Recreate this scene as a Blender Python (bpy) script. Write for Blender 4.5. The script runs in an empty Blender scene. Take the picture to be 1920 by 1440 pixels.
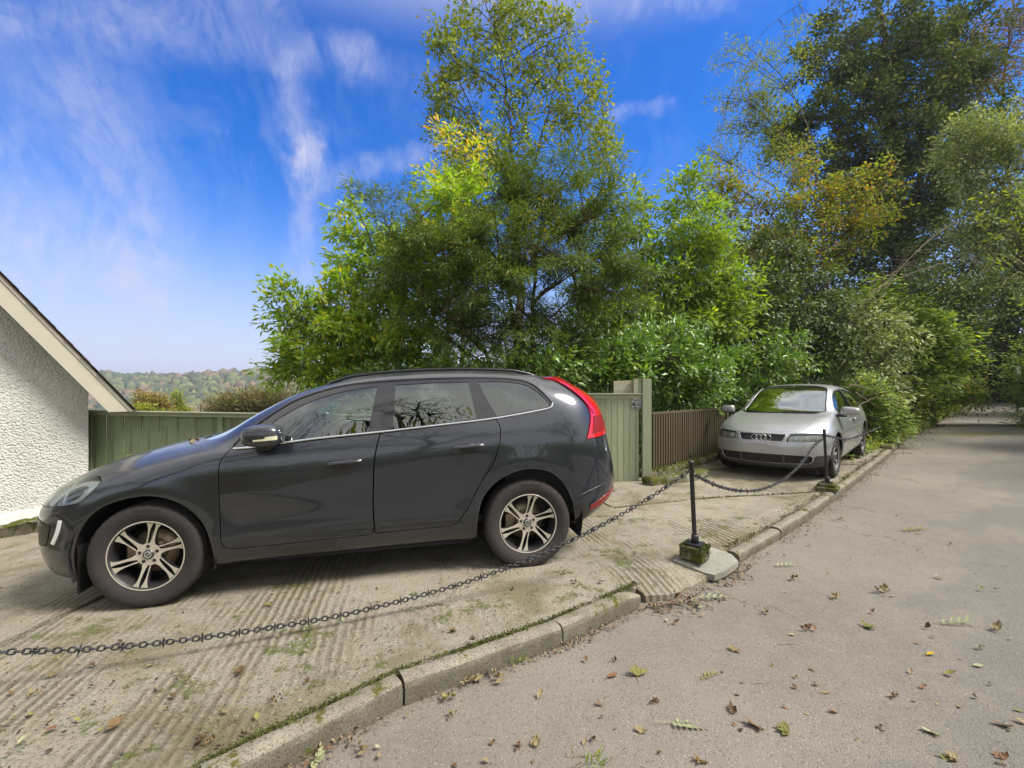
import bpy, bmesh, math, random
import numpy as np
from mathutils import Vector, Matrix
from mathutils.geometry import delaunay_2d_cdt
rng = np.random.default_rng(7)
random.seed(7)
SC = bpy.context.scene
COL = SC.collection
R = math.radians
# ------------------------------------------------------------------ camera
CH = 1.65                                   # eye height above the lane
F = 853.0                                   # focal length in pixels of the 1920 px wide photograph
cam = bpy.data.cameras.new('camera'); cam_o = bpy.data.objects.new('camera', cam); COL.objects.link(cam_o)
cam.sensor_width = 36.0; cam.lens = F / 1920 * 36.0; cam.clip_start = .05; cam.clip_end = 5000
cam_o.location = (0, 0, CH); cam_o.rotation_euler = (R(90), 0, 0)
SC.camera = cam_o
# ------------------------------------------------------------------ light: bright, soft, high cloud
SUN_DIR = Vector((.60, -.14, .78)).normalized()       # towards the sun
sun = bpy.data.lights.new('sun', 'SUN'); sun.energy = 1.5; sun.angle = R(22); sun.color = (1, .94, .84)
sun_o = bpy.data.objects.new('sun', sun); COL.objects.link(sun_o)
sun_o.rotation_euler = SUN_DIR.to_track_quat('Z', 'Y').to_euler(); sun_o.location = (0, 0, 30)
SC.view_settings.view_transform = 'Standard'; SC.view_settings.look = 'None'
SC.view_settings.exposure = 2.15; SC.view_settings.gamma = 1; SC.view_settings.use_curve_mapping = False
SC.cycles.max_bounces = 8; SC.cycles.transparent_max_bounces = 12
SC.cycles.diffuse_bounces = 3; SC.cycles.glossy_bounces = 3; SC.cycles.transmission_bounces = 4
SC.cycles.caustics_reflective = False; SC.cycles.caustics_refractive = False

class NT:
    """small node-graph helper"""
    def __init__(s, tree): s.t = tree; s.n = tree.nodes; s.l = tree.links
    def node(s, ty, **kw):
        nd = s.n.new(ty)
        for k, v in kw.items():
            if k == 'ins':
                for kk, vv in v.items():
                    if isinstance(vv, bpy.types.NodeSocket): s.l.new(vv, nd.inputs[kk])
                    else: nd.inputs[kk].default_value = vv
            else: setattr(nd, k, v)
        return nd
    def math(s, op, a, b=0.0, c=0.0, clamp=False):
        return s.node('ShaderNodeMath', operation=op, use_clamp=clamp, ins={0: a, 1: b, 2: c}).outputs[0]
    def vmath(s, op, a, b=(0, 0, 0)):
        nd = s.node('ShaderNodeVectorMath', operation=op, ins={0: a, 1: b})
        return nd.outputs['Value'] if op in ('LENGTH', 'DISTANCE', 'DOT_PRODUCT') else nd.outputs[0]
    def noise(s, vec, scale, detail=4, rough=.55, dist=0.0, col=False):
        nd = s.node('ShaderNodeTexNoise', ins={'Vector': vec, 'Scale': scale, 'Detail': detail, 'Roughness': rough, 'Distortion': dist})
        return nd.outputs['Color' if col else 'Fac']
    def ramp(s, fac, stops, interp='LINEAR'):
        nd = s.node('ShaderNodeValToRGB', ins={0: fac}); cr = nd.color_ramp; cr.interpolation = interp
        while len(cr.elements) < len(stops): cr.elements.new(.5)
        for e, (p, c) in zip(cr.elements, stops):
            e.position = p; e.color = (c, c, c, 1) if isinstance(c, (int, float)) else (*c, 1)
        return nd.outputs['Color']
    def mix(s, fac, a, b, blend='MIX'):
        nd = s.node('ShaderNodeMix', data_type='RGBA', blend_type=blend)
        for i, v in ((0, fac), (6, a), (7, b)):
            if isinstance(v, bpy.types.NodeSocket): s.l.new(v, nd.inputs[i])
            else: nd.inputs[i].default_value = v if i == 0 else ((*v, 1) if len(v) == 3 else v)
        return nd.outputs[2]
    def smooth(s, x, a, b):
        return s.node('ShaderNodeMapRange', interpolation_type='SMOOTHSTEP', ins={0: x, 1: a, 2: b, 3: 0.0, 4: 1.0}).outputs[0]
    def mapping(s, vec, loc=(0, 0, 0), rot=(0, 0, 0), scale=(1, 1, 1)):
        return s.node('ShaderNodeMapping', ins={'Vector': vec, 'Location': loc, 'Rotation': rot, 'Scale': scale}).outputs[0]

# ------------------------------------------------------------------ sky: Nishita with thin cirrus laid over the directions of the sky
world = bpy.data.worlds.new('World'); SC.world = world; world.use_nodes = True
w = NT(world.node_tree); w.n.clear()
geo = w.node('ShaderNodeTexCoord')
D = geo.outputs['Generated']
sky = w.node('ShaderNodeTexSky', sky_type='NISHITA', sun_disc=False, sun_elevation=math.asin(SUN_DIR.z),
             sun_rotation=math.atan2(SUN_DIR.x, SUN_DIR.y), altitude=100, air_density=1.0, dust_density=.6, ozone_density=2.5)
xyz = w.node('ShaderNodeSeparateXYZ', ins={0: D})
dx, dy, dz = xyz.outputs
el = w.math('MAXIMUM', dz, 0.0)
# deep polarised blue of the processed photograph: saturate the physical sky
deep = w.node('ShaderNodeHueSaturation', ins={'Hue': .500, 'Saturation': 1.45, 'Value': 1.0, 'Fac': 1.0, 'Color': sky.outputs[0]}).outputs[0]
deep = w.mix(1.0, deep, (.22, .66, 1.0), 'MULTIPLY')
low = w.smooth(el, .46, -.04)                      # towards the horizon the air turns pale lavender
low2 = w.math('POWER', low, 1.7)
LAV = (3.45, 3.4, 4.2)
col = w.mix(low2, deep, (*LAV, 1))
# cirrus in a warped frame of the sky directions
wv = w.vmath('SCALE', w.vmath('SUBTRACT', w.noise(D, 2.2, 4, .6, col=True), (.5, .5, .5))); wv.node.inputs[3].default_value = .30
wd = w.vmath('ADD', D, wv)
st1 = w.mapping(wd, rot=(R(12), R(-22), R(10)), scale=(3.2, 1.6, .9))
c1 = w.noise(st1, 3.0, 10, .72, .3)
c2 = w.noise(w.mapping(wd, loc=(4.2, 1.3, 2.2), rot=(R(8), R(64), 0), scale=(2.8, 1.6, .55)), 2.6, 8, .68, .2)
big = w.noise(w.mapping(D, loc=(3.1, 7.7, .3)), 1.15, 2, .5)
cir = w.math('MULTIPLY', w.smooth(c1, .42, .86), w.smooth(big, .36, .62))
cir = w.math('ADD', w.math('MULTIPLY', cir, .9), w.math('MULTIPLY', w.smooth(c2, .56, .85), .35))
# the larger named wisps: strokes between two directions of the sky (x/y, z/y), softened and torn by noise
inv = w.math('DIVIDE', 1.0, w.math('MAXIMUM', dy, .05))
wob = w.node('ShaderNodeSeparateXYZ', ins={0: w.noise(D, 6.5, 9, .74, col=True)})
gx = w.math('ADD', w.math('MULTIPLY', dx, inv), w.math('MULTIPLY', w.math('SUBTRACT', wob.outputs[0], .5), .16))
gz = w.math('ADD', w.math('MULTIPLY', dz, inv), w.math('MULTIPLY', w.math('SUBTRACT', wob.outputs[1], .5), .16))
front = w.smooth(dy, .1, .35)
def stroke(x0, z0, x1, z1, wd_, amt):
    L2 = (x1 - x0) ** 2 + (z1 - z0) ** 2
    px_ = w.math('SUBTRACT', gx, x0); pz_ = w.math('SUBTRACT', gz, z0)
    t = w.math('DIVIDE', w.math('ADD', w.math('MULTIPLY', px_, x1 - x0), w.math('MULTIPLY', pz_, z1 - z0)), L2, clamp=True)
    ex = w.math('SUBTRACT', px_, w.math('MULTIPLY', t, x1 - x0)); ez = w.math('SUBTRACT', pz_, w.math('MULTIPLY', t, z1 - z0))
    d = w.math('SQRT', w.math('ADD', w.math('MULTIPLY', ex, ex), w.math('MULTIPLY', ez, ez)))
    return w.math('MULTIPLY', w.math('MULTIPLY', w.smooth(d, wd_, 0.0), front), amt)
tex = w.math('MULTIPLY', w.smooth(w.noise(w.mapping(D, rot=(R(10), R(-20), 0), scale=(2.2, 1.4, .8)), 7, 9, .74, .5), .25, .72), 1.35)
tot = None
for a in [(-.50, .70, -.45, .50, .06, .34), (-.45, .52, -.48, .24, .045, .40), (-1.15, .82, -.35, .72, .08, .26), (-.36, .71, -.10, .66, .07, .14),
          (-.93, .66, -.80, .30, .17, .34), (-1.25, .55, -1.05, .30, .42, .34), (-.42, .44, -.15, .52, .05, .30), (-.85, .22, -.66, .12, .05, .28),
          (.02, .80, .45, .86, .07, .28), (.22, .59, .34, .62, .025, .26), (-.95, .88, -.55, .85, .12, .28), (-1.1, .2, -.7, .05, .3, .40)]:
    s_ = stroke(*a); tot = s_ if tot is None else w.math('ADD', tot, s_)
cir = w.math('ADD', w.math('MULTIPLY', cir, .34), w.math('MULTIPLY', tot, tex), clamp=True)
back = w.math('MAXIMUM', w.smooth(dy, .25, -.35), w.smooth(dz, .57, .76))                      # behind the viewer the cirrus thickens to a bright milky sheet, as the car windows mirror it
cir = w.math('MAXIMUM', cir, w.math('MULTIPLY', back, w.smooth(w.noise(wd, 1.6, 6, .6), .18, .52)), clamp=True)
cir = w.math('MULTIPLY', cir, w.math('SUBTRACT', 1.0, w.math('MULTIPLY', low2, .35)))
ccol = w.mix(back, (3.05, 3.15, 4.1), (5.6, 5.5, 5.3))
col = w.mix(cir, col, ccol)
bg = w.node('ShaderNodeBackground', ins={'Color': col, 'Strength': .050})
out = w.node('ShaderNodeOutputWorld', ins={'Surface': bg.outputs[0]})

# ------------------------------------------------------------------ object helpers
def tag(o, label=None, cat=None, group=None, kind=None):
    if label: o['label'] = label
    if cat: o['category'] = cat
    if group: o['group'] = group
    if kind: o['kind'] = kind
    return o
def empty(name, loc=(0, 0, 0), parent=None):
    o = bpy.data.objects.new(name, None); COL.objects.link(o); o.location = loc; o.empty_display_size = .2
    if parent: o.parent = parent
    return o
def mesh_np(name, V, Fc, mats, parent=None, smooth=True, midx=None):
    """V (n,3); Fc list of faces or int array (m,k)"""
    me = bpy.data.meshes.new(name)
    V = np.asarray(V, np.float32)
    if isinstance(Fc, np.ndarray):
        m, k = Fc.shape
        me.vertices.add(len(V)); me.vertices.foreach_set('co', V.ravel())
        me.loops.add(m * k); me.loops.foreach_set('vertex_index', Fc.astype(np.int32).ravel())
        me.polygons.add(m); me.polygons.foreach_set('loop_start', np.arange(m, dtype=np.int32) * k)
        me.polygons.foreach_set('loop_total', np.full(m, k, np.int32))
        me.update(calc_edges=True)
    else:
        me.from_pydata([tuple(map(float, v)) for v in V], [], [tuple(int(i) for i in f) for f in Fc]); me.update()
    for m_ in (mats if isinstance(mats, (list, tuple)) else [mats]): me.materials.append(m_)
    if midx is not None: me.polygons.foreach_set('material_index', np.asarray(midx, np.int32))
    me.polygons.foreach_set('use_smooth', np.full(len(me.polygons), bool(smooth)))
    o = bpy.data.objects.new(name, me); COL.objects.link(o)
    if parent: o.parent = parent
    return o
def bm_obj(name, bm, mats, parent=None, smooth=False, bevel=0, loc=None):
    me = bpy.data.meshes.new(name); bm.to_mesh(me); bm.free()
    for m_ in (mats if isinstance(mats, (list, tuple)) else [mats]): me.materials.append(m_)
    me.polygons.foreach_set('use_smooth', np.full(len(me.polygons), bool(smooth)))
    o = bpy.data.objects.new(name, me); COL.objects.link(o)
    if parent: o.parent = parent
    if loc is not None: o.location = loc
    if bevel:
        b = o.modifiers.new('bevel', 'BEVEL'); b.width = bevel; b.segments = 2; b.limit_method = 'ANGLE'; b.angle_limit = R(40)
    return o
def box(bm, lo, hi, mat=None, jit=0):
    vs = [bm.verts.new(((hi if i & 1 else lo)[0], (hi if i & 2 else lo)[1], (hi if i & 4 else lo)[2])) for i in range(8)]
    if jit:
        for v in vs: v.co += Vector([random.uniform(-jit, jit) for _ in range(3)])
    fs = [bm.faces.new([vs[i] for i in q]) for q in ((0, 2, 3, 1), (4, 5, 7, 6), (0, 1, 5, 4), (2, 6, 7, 3), (0, 4, 6, 2), (1, 3, 7, 5))]
    if mat is not None:
        for v in vs: v.co = mat @ v.co
    return vs
def tubes(paths, sides=6, cap=True):
    """paths: list of (pts (n,3), radii (n,)) -> V, F(quads)"""
    Vs = []; Fs = []; off = 0
    ang = np.linspace(0, 2 * np.pi, sides, endpoint=False); ca, sa = np.cos(ang), np.sin(ang)
    for P, r in paths:
        P = np.asarray(P, float); n = len(P); r = np.broadcast_to(np.asarray(r, float), (n,))
        T = np.gradient(P, axis=0); T /= np.linalg.norm(T, axis=1, keepdims=True) + 1e-9
        ref = np.array([0, 0, 1.]) if abs(T[:, 2]).mean() < .8 else np.array([1., 0, 0])
        A = np.cross(T, ref); A /= np.linalg.norm(A, axis=1, keepdims=True) + 1e-9; B = np.cross(T, A)
        ring = P[:, None, :] + r[:, None, None] * (ca[None, :, None] * A[:, None, :] + sa[None, :, None] * B[:, None, :])
        Vs.append(ring.reshape(-1, 3))
        i = np.arange(n - 1)[:, None]; j = np.arange(sides)[None, :]; j2 = (j + 1) % sides
        q = np.stack([off + i * sides + j, off + i * sides + j2, off + (i + 1) * sides + j2, off + (i + 1) * sides + j], -1).reshape(-1, 4)
        Fs.append(q)
        if cap and sides == 4: Fs.append(np.array([[off, off + 1, off + 2, off + 3], [off + (n - 1) * 4 + k for k in (3, 2, 1, 0)]]))
        off += n * sides
    return np.concatenate(Vs), np.concatenate(Fs)
def lathe(prof, seg=48, axis='Y'):
    """prof: list of (r, a) ; revolve round the axis"""
    prof = np.array(prof, float); n = len(prof); th = np.linspace(0, 2 * np.pi, seg, endpoint=False)
    r = prof[:, 0][:, None]; a = np.repeat(prof[:, 1][:, None], seg, 1)
    X = r * np.cos(th); Z = r * np.sin(th)
    V = np.stack([X, a, Z] if axis == 'Y' else [X, Z, a], -1).reshape(-1, 3)
    i = np.arange(n - 1)[:, None]; j = np.arange(seg)[None, :]; j2 = (j + 1) % seg
    Fq = np.stack([i * seg + j, i * seg + j2, (i + 1) * seg + j2, (i + 1) * seg + j], -1).reshape(-1, 4)
    return V, Fq
def W_(px, py, Y):
    """point of the place seen at a pixel of the 1920 px photograph, at depth Y"""
    return np.array([(px - 960) / F * Y, Y, CH - (py - 720) / F * Y])
# the ground: the forecourt is a plane, the lane runs a kerb's height below it
GA, GB, GC = .199, .0242, -.0184
def gz_(x, y): return GA + GB * x + GC * y + .0016 * np.clip(y - 9.0, 0, 25) ** 2      # beyond the forecourt the lane climbs
def G_(px, py, off=0.0):
    """point on the ground plane (forecourt level + off) seen at a pixel"""
    a = (px - 960) / F; b = (py - 720) / F
    Y = (CH - GA - off) / (b + GB * a + GC)
    return np.array([a * Y, Y, gz_(a * Y, Y) + off])
LANE = -.10
# ------------------------------------------------------------------ materials
def new_mat(name):
    m = bpy.data.materials.new(name); m.use_nodes = True; t = NT(m.node_tree); t.n.clear()
    return m, t
def finish(t, shader, disp=None):
    t.node('ShaderNodeOutputMaterial', ins={'Surface': shader})
def simple(name, col, rough=.6, metal=0.0, coat=0.0, spec=.5, var=.12, vs=20, bump=0.0, bs=120, emit=None, coat_rough=.05):
    m, t = new_mat(name); tc = t.node('ShaderNodeTexCoord').outputs['Object']
    n = t.noise(tc, vs, 5, .6)
    c = t.mix(n, tuple(v * (1 - var) for v in col), tuple(min(1, v * (1 + var)) for v in col))
    ins = {'Base Color': c, 'Roughness': rough, 'Metallic': metal, 'Coat Weight': coat, 'Coat Roughness': coat_rough, 'Specular IOR Level': spec}
    if bump:
        ins['Normal'] = t.node('ShaderNodeBump', ins={'Height': t.noise(tc, bs, 4, .6), 'Strength': bump, 'Distance': .01}).outputs[0]
    b = t.node('ShaderNodeBsdfPrincipled', ins=ins)
    if emit: b.inputs['Emission Color'].default_value = (*emit, 1); b.inputs['Emission Strength'].default_value = 1
    finish(t, b.outputs[0]); return m
def paint(name, col, metal, rough, flake=.15, dirt=(.085, .068, .055), dirt_amt=.16, sky_sheen=.34):
    m, t = new_mat(name); tc = t.node('ShaderNodeTexCoord').outputs['Object']
    n = t.noise(tc, 900, 2, .5)
    c = t.mix(n, tuple(v * (1 - flake) for v in col), tuple(v * (1 + flake) for v in col))
    z = t.node('ShaderNodeSeparateXYZ', ins={0: tc}).outputs[2]
    film = t.math('MULTIPLY', t.smooth(z, .55, .2), t.math('ADD', .35, t.noise(t.mapping(tc, scale=(1, 1, 3)), 5, 6, .65)))
    dust = t.smooth(t.noise(tc, 3.0, 8, .7), .50, .8)
    d = t.math('ADD', t.math('MULTIPLY', film, dirt_amt), t.math('MULTIPLY', dust, dirt_amt * .22), clamp=True)
    c = t.mix(d, c, dirt)
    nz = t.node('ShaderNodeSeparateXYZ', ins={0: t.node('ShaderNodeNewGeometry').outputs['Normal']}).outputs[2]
    up = t.math('MULTIPLY', t.smooth(nz, .55, .97), t.math('MULTIPLY', t.math('ADD', .55, t.smooth(t.noise(tc, 2.2, 7, .7), .3, .75)), sky_sheen))  # grey film on upward faces, standing in for white sky mirrored in the bonnet
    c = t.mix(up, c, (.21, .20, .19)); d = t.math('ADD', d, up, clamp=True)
    rg = t.math('ADD', rough, t.math('MULTIPLY', d, .4))
    b = t.node('ShaderNodeBsdfPrincipled', ins={'Base Color': c, 'Metallic': metal, 'Roughness': rg, 'Coat Weight': t.math('SUBTRACT', 1.0, t.math('MULTIPLY', d, .9), clamp=True),
               'Coat Roughness': t.math('ADD', .03, t.math('MULTIPLY', d, .3)), 'Coat IOR': 1.6})
    finish(t, b.outputs[0]); return m
def glass(name, tint, refl=.10, rough=0.0):
    m, t = new_mat(name); tc = t.node('ShaderNodeTexCoord').outputs['Object']
    fr = t.node('ShaderNodeFresnel', ins={'IOR': 1.55}).outputs[0]
    sm = t.math('MULTIPLY', t.smooth(t.noise(tc, 2.5, 6, .7), .5, .8), .10)
    f = t.math('ADD', t.math('MULTIPLY', fr, 1.25), t.math('ADD', refl, sm), clamp=True)
    tr = t.node('ShaderNodeBsdfTransparent', ins={'Color': (*tint, 1)})
    gl = t.node('ShaderNodeBsdfGlossy', ins={'Color': (.95, 1, .97, 1), 'Roughness': rough})
    mx = t.node('ShaderNodeMixShader', ins={0: f, 1: tr.outputs[0], 2: gl.outputs[0]})
    finish(t, mx.outputs[0]); return m
def leafmat(name, cols, var=.25, trans=.45, gloss=.06, patch=None, patch_scale=.7, patch_lo=.55, rough=.45):
    """cols: list of (weight, rgb) chosen per leaf; patch: colour that takes over in some boughs"""
    m, t = new_mat(name)
    g = t.node('ShaderNodeNewGeometry'); rnd = g.outputs['Random Per Island']
    tot = sum(w_ for w_, _ in cols); acc = 0; stops = []
    for w_, c in cols: stops.append((acc / tot, c)); acc += w_
    c = t.ramp(rnd, stops, 'CONSTANT' if len(cols) > 1 else 'LINEAR')
    r2 = t.math('FRACT', t.math('MULTIPLY', rnd, 57.31))
    c = t.mix(1.0, c, t.ramp(r2, [(0, 1 - var), (1, 1 + var)]), 'MULTIPLY')
    tc = t.node('ShaderNodeTexCoord').outputs['Object']
    if patch:
        f = t.smooth(t.noise(tc, patch_scale, 3, .6), patch_lo, patch_lo + .12)
        f = t.math('MULTIPLY', f, t.smooth(t.math('FRACT', t.math('MULTIPLY', rnd, 13.7)), .2, .5))
        c = t.mix(f, c, patch)
    c = t.mix(1.0, c, (1.40, 1.26, .95), 'MULTIPLY')
    tcol = t.mix(1.0, c, (1.5, 1.45, .55), 'MULTIPLY')
    d = t.node('ShaderNodeBsdfDiffuse', ins={'Color': c}); tr = t.node('ShaderNodeBsdfTranslucent', ins={'Color': tcol})
    a = t.node('ShaderNodeMixShader', ins={0: trans, 1: d.outputs[0], 2: tr.outputs[0]})
    gl = t.node('ShaderNodeBsdfGlossy', ins={'Color': (1, 1, 1, 1), 'Roughness': rough + .15})
    b = t.node('ShaderNodeMixShader', ins={0: gloss * .6, 1: a.outputs[0], 2: gl.outputs[0]})
    finish(t, b.outputs[0]); return m
def bark(name, col, moss=0.0):
    m, t = new_mat(name); tc = t.node('ShaderNodeTexCoord').outputs['Object']
    n = t.noise(t.mapping(tc, scale=(1, 1, .25)), 14, 6, .65)
    c = t.mix(n, tuple(v * .45 for v in col), tuple(v * 1.4 for v in col))
    if moss: c = t.mix(t.math('MULTIPLY', t.smooth(t.noise(tc, 3, 4, .6), .45, .6), moss), c, (.05, .07, .015))
    b = t.node('ShaderNodeBsdfPrincipled', ins={'Base Color': c, 'Roughness': .9, 'Normal': t.node('ShaderNodeBump', ins={'Height': n, 'Strength': .8, 'Distance': .03}).outputs[0]})
    finish(t, b.outputs[0]); return m

def ground_concrete():
    m, t = new_mat('brushed_concrete'); tc = t.node('ShaderNodeTexCoord').outputs['Object']
    ax = R(14)
    rot = t.mapping(tc, rot=(0, 0, -ax))
    wob = t.noise(tc, 1.3, 3, .5, col=True)
    wv = t.vmath('SCALE', t.vmath('SUBTRACT', wob, (.5, .5, .5))); wv.node.inputs[3].default_value = .05
    rot2 = t.vmath('ADD', rot, wv)
    wave = t.node('ShaderNodeTexWave', wave_type='BANDS', bands_direction='X', wave_profile='SIN',
                  ins={'Vector': rot2, 'Scale': 5.8, 'Distortion': 1.5, 'Detail': 4, 'Detail Scale': 2.2, 'Detail Roughness': .6}).outputs['Fac']
    patch = t.smooth(t.noise(t.mapping(tc, loc=(2.2, .4, 0), rot=(0, 0, -ax), scale=(1, .55, 1)), 1.3, 6, .72), .46, .60)
    groove = t.math('MULTIPLY', wave, patch)
    big = t.noise(tc, .8, 5, .6); mid = t.noise(tc, 7, 6, .65); fine = t.noise(tc, 70, 6, .75); vf = t.noise(tc, 260, 3, .7)
    c = t.mix(t.smooth(big, .3, .7), (.26, .228, .165), (.35, .31, .235))
    c = t.mix(t.smooth(mid, .35, .7), c, (.325, .30, .25))
    c = t.mix(t.math('MULTIPLY', t.smooth(fine, .52, .32), .9), c, (.07, .058, .04))
    blot = t.smooth(t.noise(t.mapping(tc, loc=(3, 9, 0)), 3.1, 7, .75), .50, .68)
    c = t.mix(t.math('MULTIPLY', blot, .38), c, (.12, .10, .07))
    c = t.mix(t.math('MULTIPLY', t.smooth(vf, .55, .72), .45), c, (.46, .42, .35))
    c = t.mix(t.math('MULTIPLY', t.math('SUBTRACT', patch, groove, clamp=True), .62), c, (.10, .08, .048))
    # dirt and algae film
    alg = t.smooth(t.noise(t.mapping(tc, loc=(5, 3, 0)), 1.1, 6, .68), .50, .66)
    c = t.mix(t.math('MULTIPLY', alg, .62), c, (.125, .105, .04))
    ms = t.smooth(t.noise(t.mapping(tc, loc=(9, 2, 0)), 3.4, 8, .72), .56, .63)
    ms2 = t.math('MULTIPLY', ms, t.smooth(t.noise(tc, 45, 3, .6), .38, .55))
    c = t.mix(t.math('MULTIPLY', ms2, .85), c, (.10, .125, .016))
    deb = t.math('MULTIPLY', t.smooth(t.noise(t.mapping(tc, loc=(1, 8, 0)), 26, 6, .8), .66, .72), .9)
    c = t.mix(deb, c, (.045, .03, .018))
    h = t.math('ADD', t.math('MULTIPLY', groove, .85), t.math('ADD', t.math('MULTIPLY', fine, .9), t.math('MULTIPLY', mid, .8)))
    h = t.math('ADD', h, t.math('MULTIPLY', ms2, .5))
    bp = t.node('ShaderNodeBump', ins={'Height': h, 'Strength': .9, 'Distance': .017})
    b = t.node('ShaderNodeBsdfPrincipled', ins={'Base Color': c, 'Roughness': .92, 'Specular IOR Level': .25, 'Normal': bp.outputs[0]})
    finish(t, b.outputs[0]); return m
def ground_asphalt():
    m, t = new_mat('worn_asphalt'); tc = t.node('ShaderNodeTexCoord').outputs['Object']
    big = t.noise(tc, .55, 5, .6); mid = t.noise(tc, 6, 6, .65); fine = t.noise(tc, 150, 4, .7)
    vor = t.node('ShaderNodeTexVoronoi', feature='F1', ins={'Vector': tc, 'Scale': 130.0, 'Randomness': 1.0})
    c = t.mix(t.smooth(big, .35, .68), (.163, .146, .124), (.205, .184, .157))
    c = t.mix(t.math('MULTIPLY', t.smooth(mid, .4, .75), .5), c, (.225, .195, .162))
    stone = t.math('FRACT', t.math('MULTIPLY', t.node('ShaderNodeSeparateColor', ins={0: vor.outputs['Color']}).outputs[0], 7.0))
    c = t.mix(t.math('MULTIPLY', t.smooth(stone, .86, .99), t.smooth(vor.outputs['Distance'], .45, .2)), c, (.40, .37, .32))
    c = t.mix(t.math('MULTIPLY', t.smooth(stone, .16, .0), .6), c, (.075, .068, .062))
    # worn darker aggregate patches towards the middle of the lane
    al = t.mapping(tc, rot=(0, 0, R(-43)), scale=(1, 1, 1))
    sx = t.node('ShaderNodeSeparateXYZ', ins={0: al})
    wornn = t.math('ADD', t.noise(t.mapping(al, scale=(.7, 1, 1)), 1.1, 5, .65), t.math('MULTIPLY', t.smooth(sx.outputs[1], 1.1, -.3), .26))
    worn = t.math('MULTIPLY', t.smooth(wornn, .60, .74), .60)
    c = t.mix(worn, c, t.mix(t.smooth(fine, .35, .65), (.06, .058, .058), (.19, .18, .17)))
    moss = t.math('MULTIPLY', t.smooth(t.noise(t.mapping(tc, loc=(2.1, 2.4, 0)), .32, 5, .6), .63, .70), t.smooth(t.noise(tc, 18, 4, .6), .40, .6))
    c = t.mix(t.math('MULTIPLY', moss, .7), c, (.10, .12, .02))
    md = t.vmath('LENGTH', t.mapping(t.vmath('SUBTRACT', tc, (13.3, 13.1, .15)), rot=(0, 0, R(-45)), scale=(.55, 1.2, .5)))
    mp_ = t.math('MULTIPLY', t.smooth(t.math('ADD', md, t.noise(tc, 2.2, 5, .7)), 1.45, .75), t.smooth(t.noise(tc, 14, 4, .6), .30, .55))
    c = t.mix(t.math('MULTIPLY', mp_, .75), c, (.12, .13, .025))
    ck = t.node('ShaderNodeTexVoronoi', feature='DISTANCE_TO_EDGE', ins={'Vector': t.vmath('ADD', tc, t.noise(tc, 2, 5, .7, col=True)), 'Scale': .42}).outputs[0]
    crack = t.math('MULTIPLY', t.smooth(ck, .006, .0), t.smooth(t.noise(tc, .9, 2, .5), .5, .6))
    c = t.mix(t.math('MULTIPLY', crack, .8), c, (.05, .042, .035))
    h = t.math('ADD', t.math('MULTIPLY', vor.outputs['Distance'], -.6), t.math('ADD', t.math('MULTIPLY', fine, .6), t.math('MULTIPLY', mid, .5)))
    h = t.math('SUBTRACT', h, t.math('MULTIPLY', crack, .8))
    bp = t.node('ShaderNodeBump', ins={'Height': h, 'Strength': .55, 'Distance': .008})
    b = t.node('ShaderNodeBsdfPrincipled', ins={'Base Color': c, 'Roughness': .88, 'Specular IOR Level': .3, 'Normal': bp.outputs[0]})
    finish(t, b.outputs[0]); return m
def stone_mat(name, a, b_, moss=.0, scale=1.0, bump=.8, grime=0.0):
    m, t = new_mat(name); tc = t.node('ShaderNodeTexCoord').outputs['Object']
    n1 = t.noise(tc, 4 * scale, 6, .65); n2 = t.noise(tc, 90 * scale, 4, .7)
    c = t.mix(t.smooth(n1, .3, .7), a, b_)
    c = t.mix(t.math('MULTIPLY', t.smooth(n2, .52, .34), .8), c, tuple(v * .22 for v in a))
    c = t.mix(t.math('MULTIPLY', t.smooth(n2, .6, .75), .5), c, tuple(min(1, v * 1.5) for v in b_))
    if grime:                                      # road dirt and algae stuck to the upright faces
        nzg = t.node('ShaderNodeSeparateXYZ', ins={0: t.node('ShaderNodeNewGeometry').outputs['True Normal']}).outputs[2]
        gf = t.math('MULTIPLY', t.smooth(nzg, .75, .25), t.math('ADD', .35, t.noise(tc, 9, 6, .7)))
        c = t.mix(t.math('MULTIPLY', gf, grime, clamp=True), c, (.045, .042, .026))
    if moss:
        nz = t.node('ShaderNodeSeparateXYZ', ins={0: t.node('ShaderNodeNewGeometry').outputs['Normal']}).outputs[2]
        mm = t.smooth(t.math('ADD', t.noise(tc, 5 * scale, 6, .7), t.math('MULTIPLY', nz, .08)), .62 - moss * .3, .70 - moss * .3)
        c = t.mix(mm, c, t.mix(t.noise(tc, 60, 4, .7), (.025, .028, .008), (.12, .125, .02)))
    bp = t.node('ShaderNodeBump', ins={'Height': t.math('ADD', n1, t.math('MULTIPLY', n2, .5)), 'Strength': bump, 'Distance': .008})
    b = t.node('ShaderNodeBsdfPrincipled', ins={'Base Color': c, 'Roughness': .93, 'Specular IOR Level': .2, 'Normal': bp.outputs[0]})
    finish(t, b.outputs[0]); return m
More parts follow.
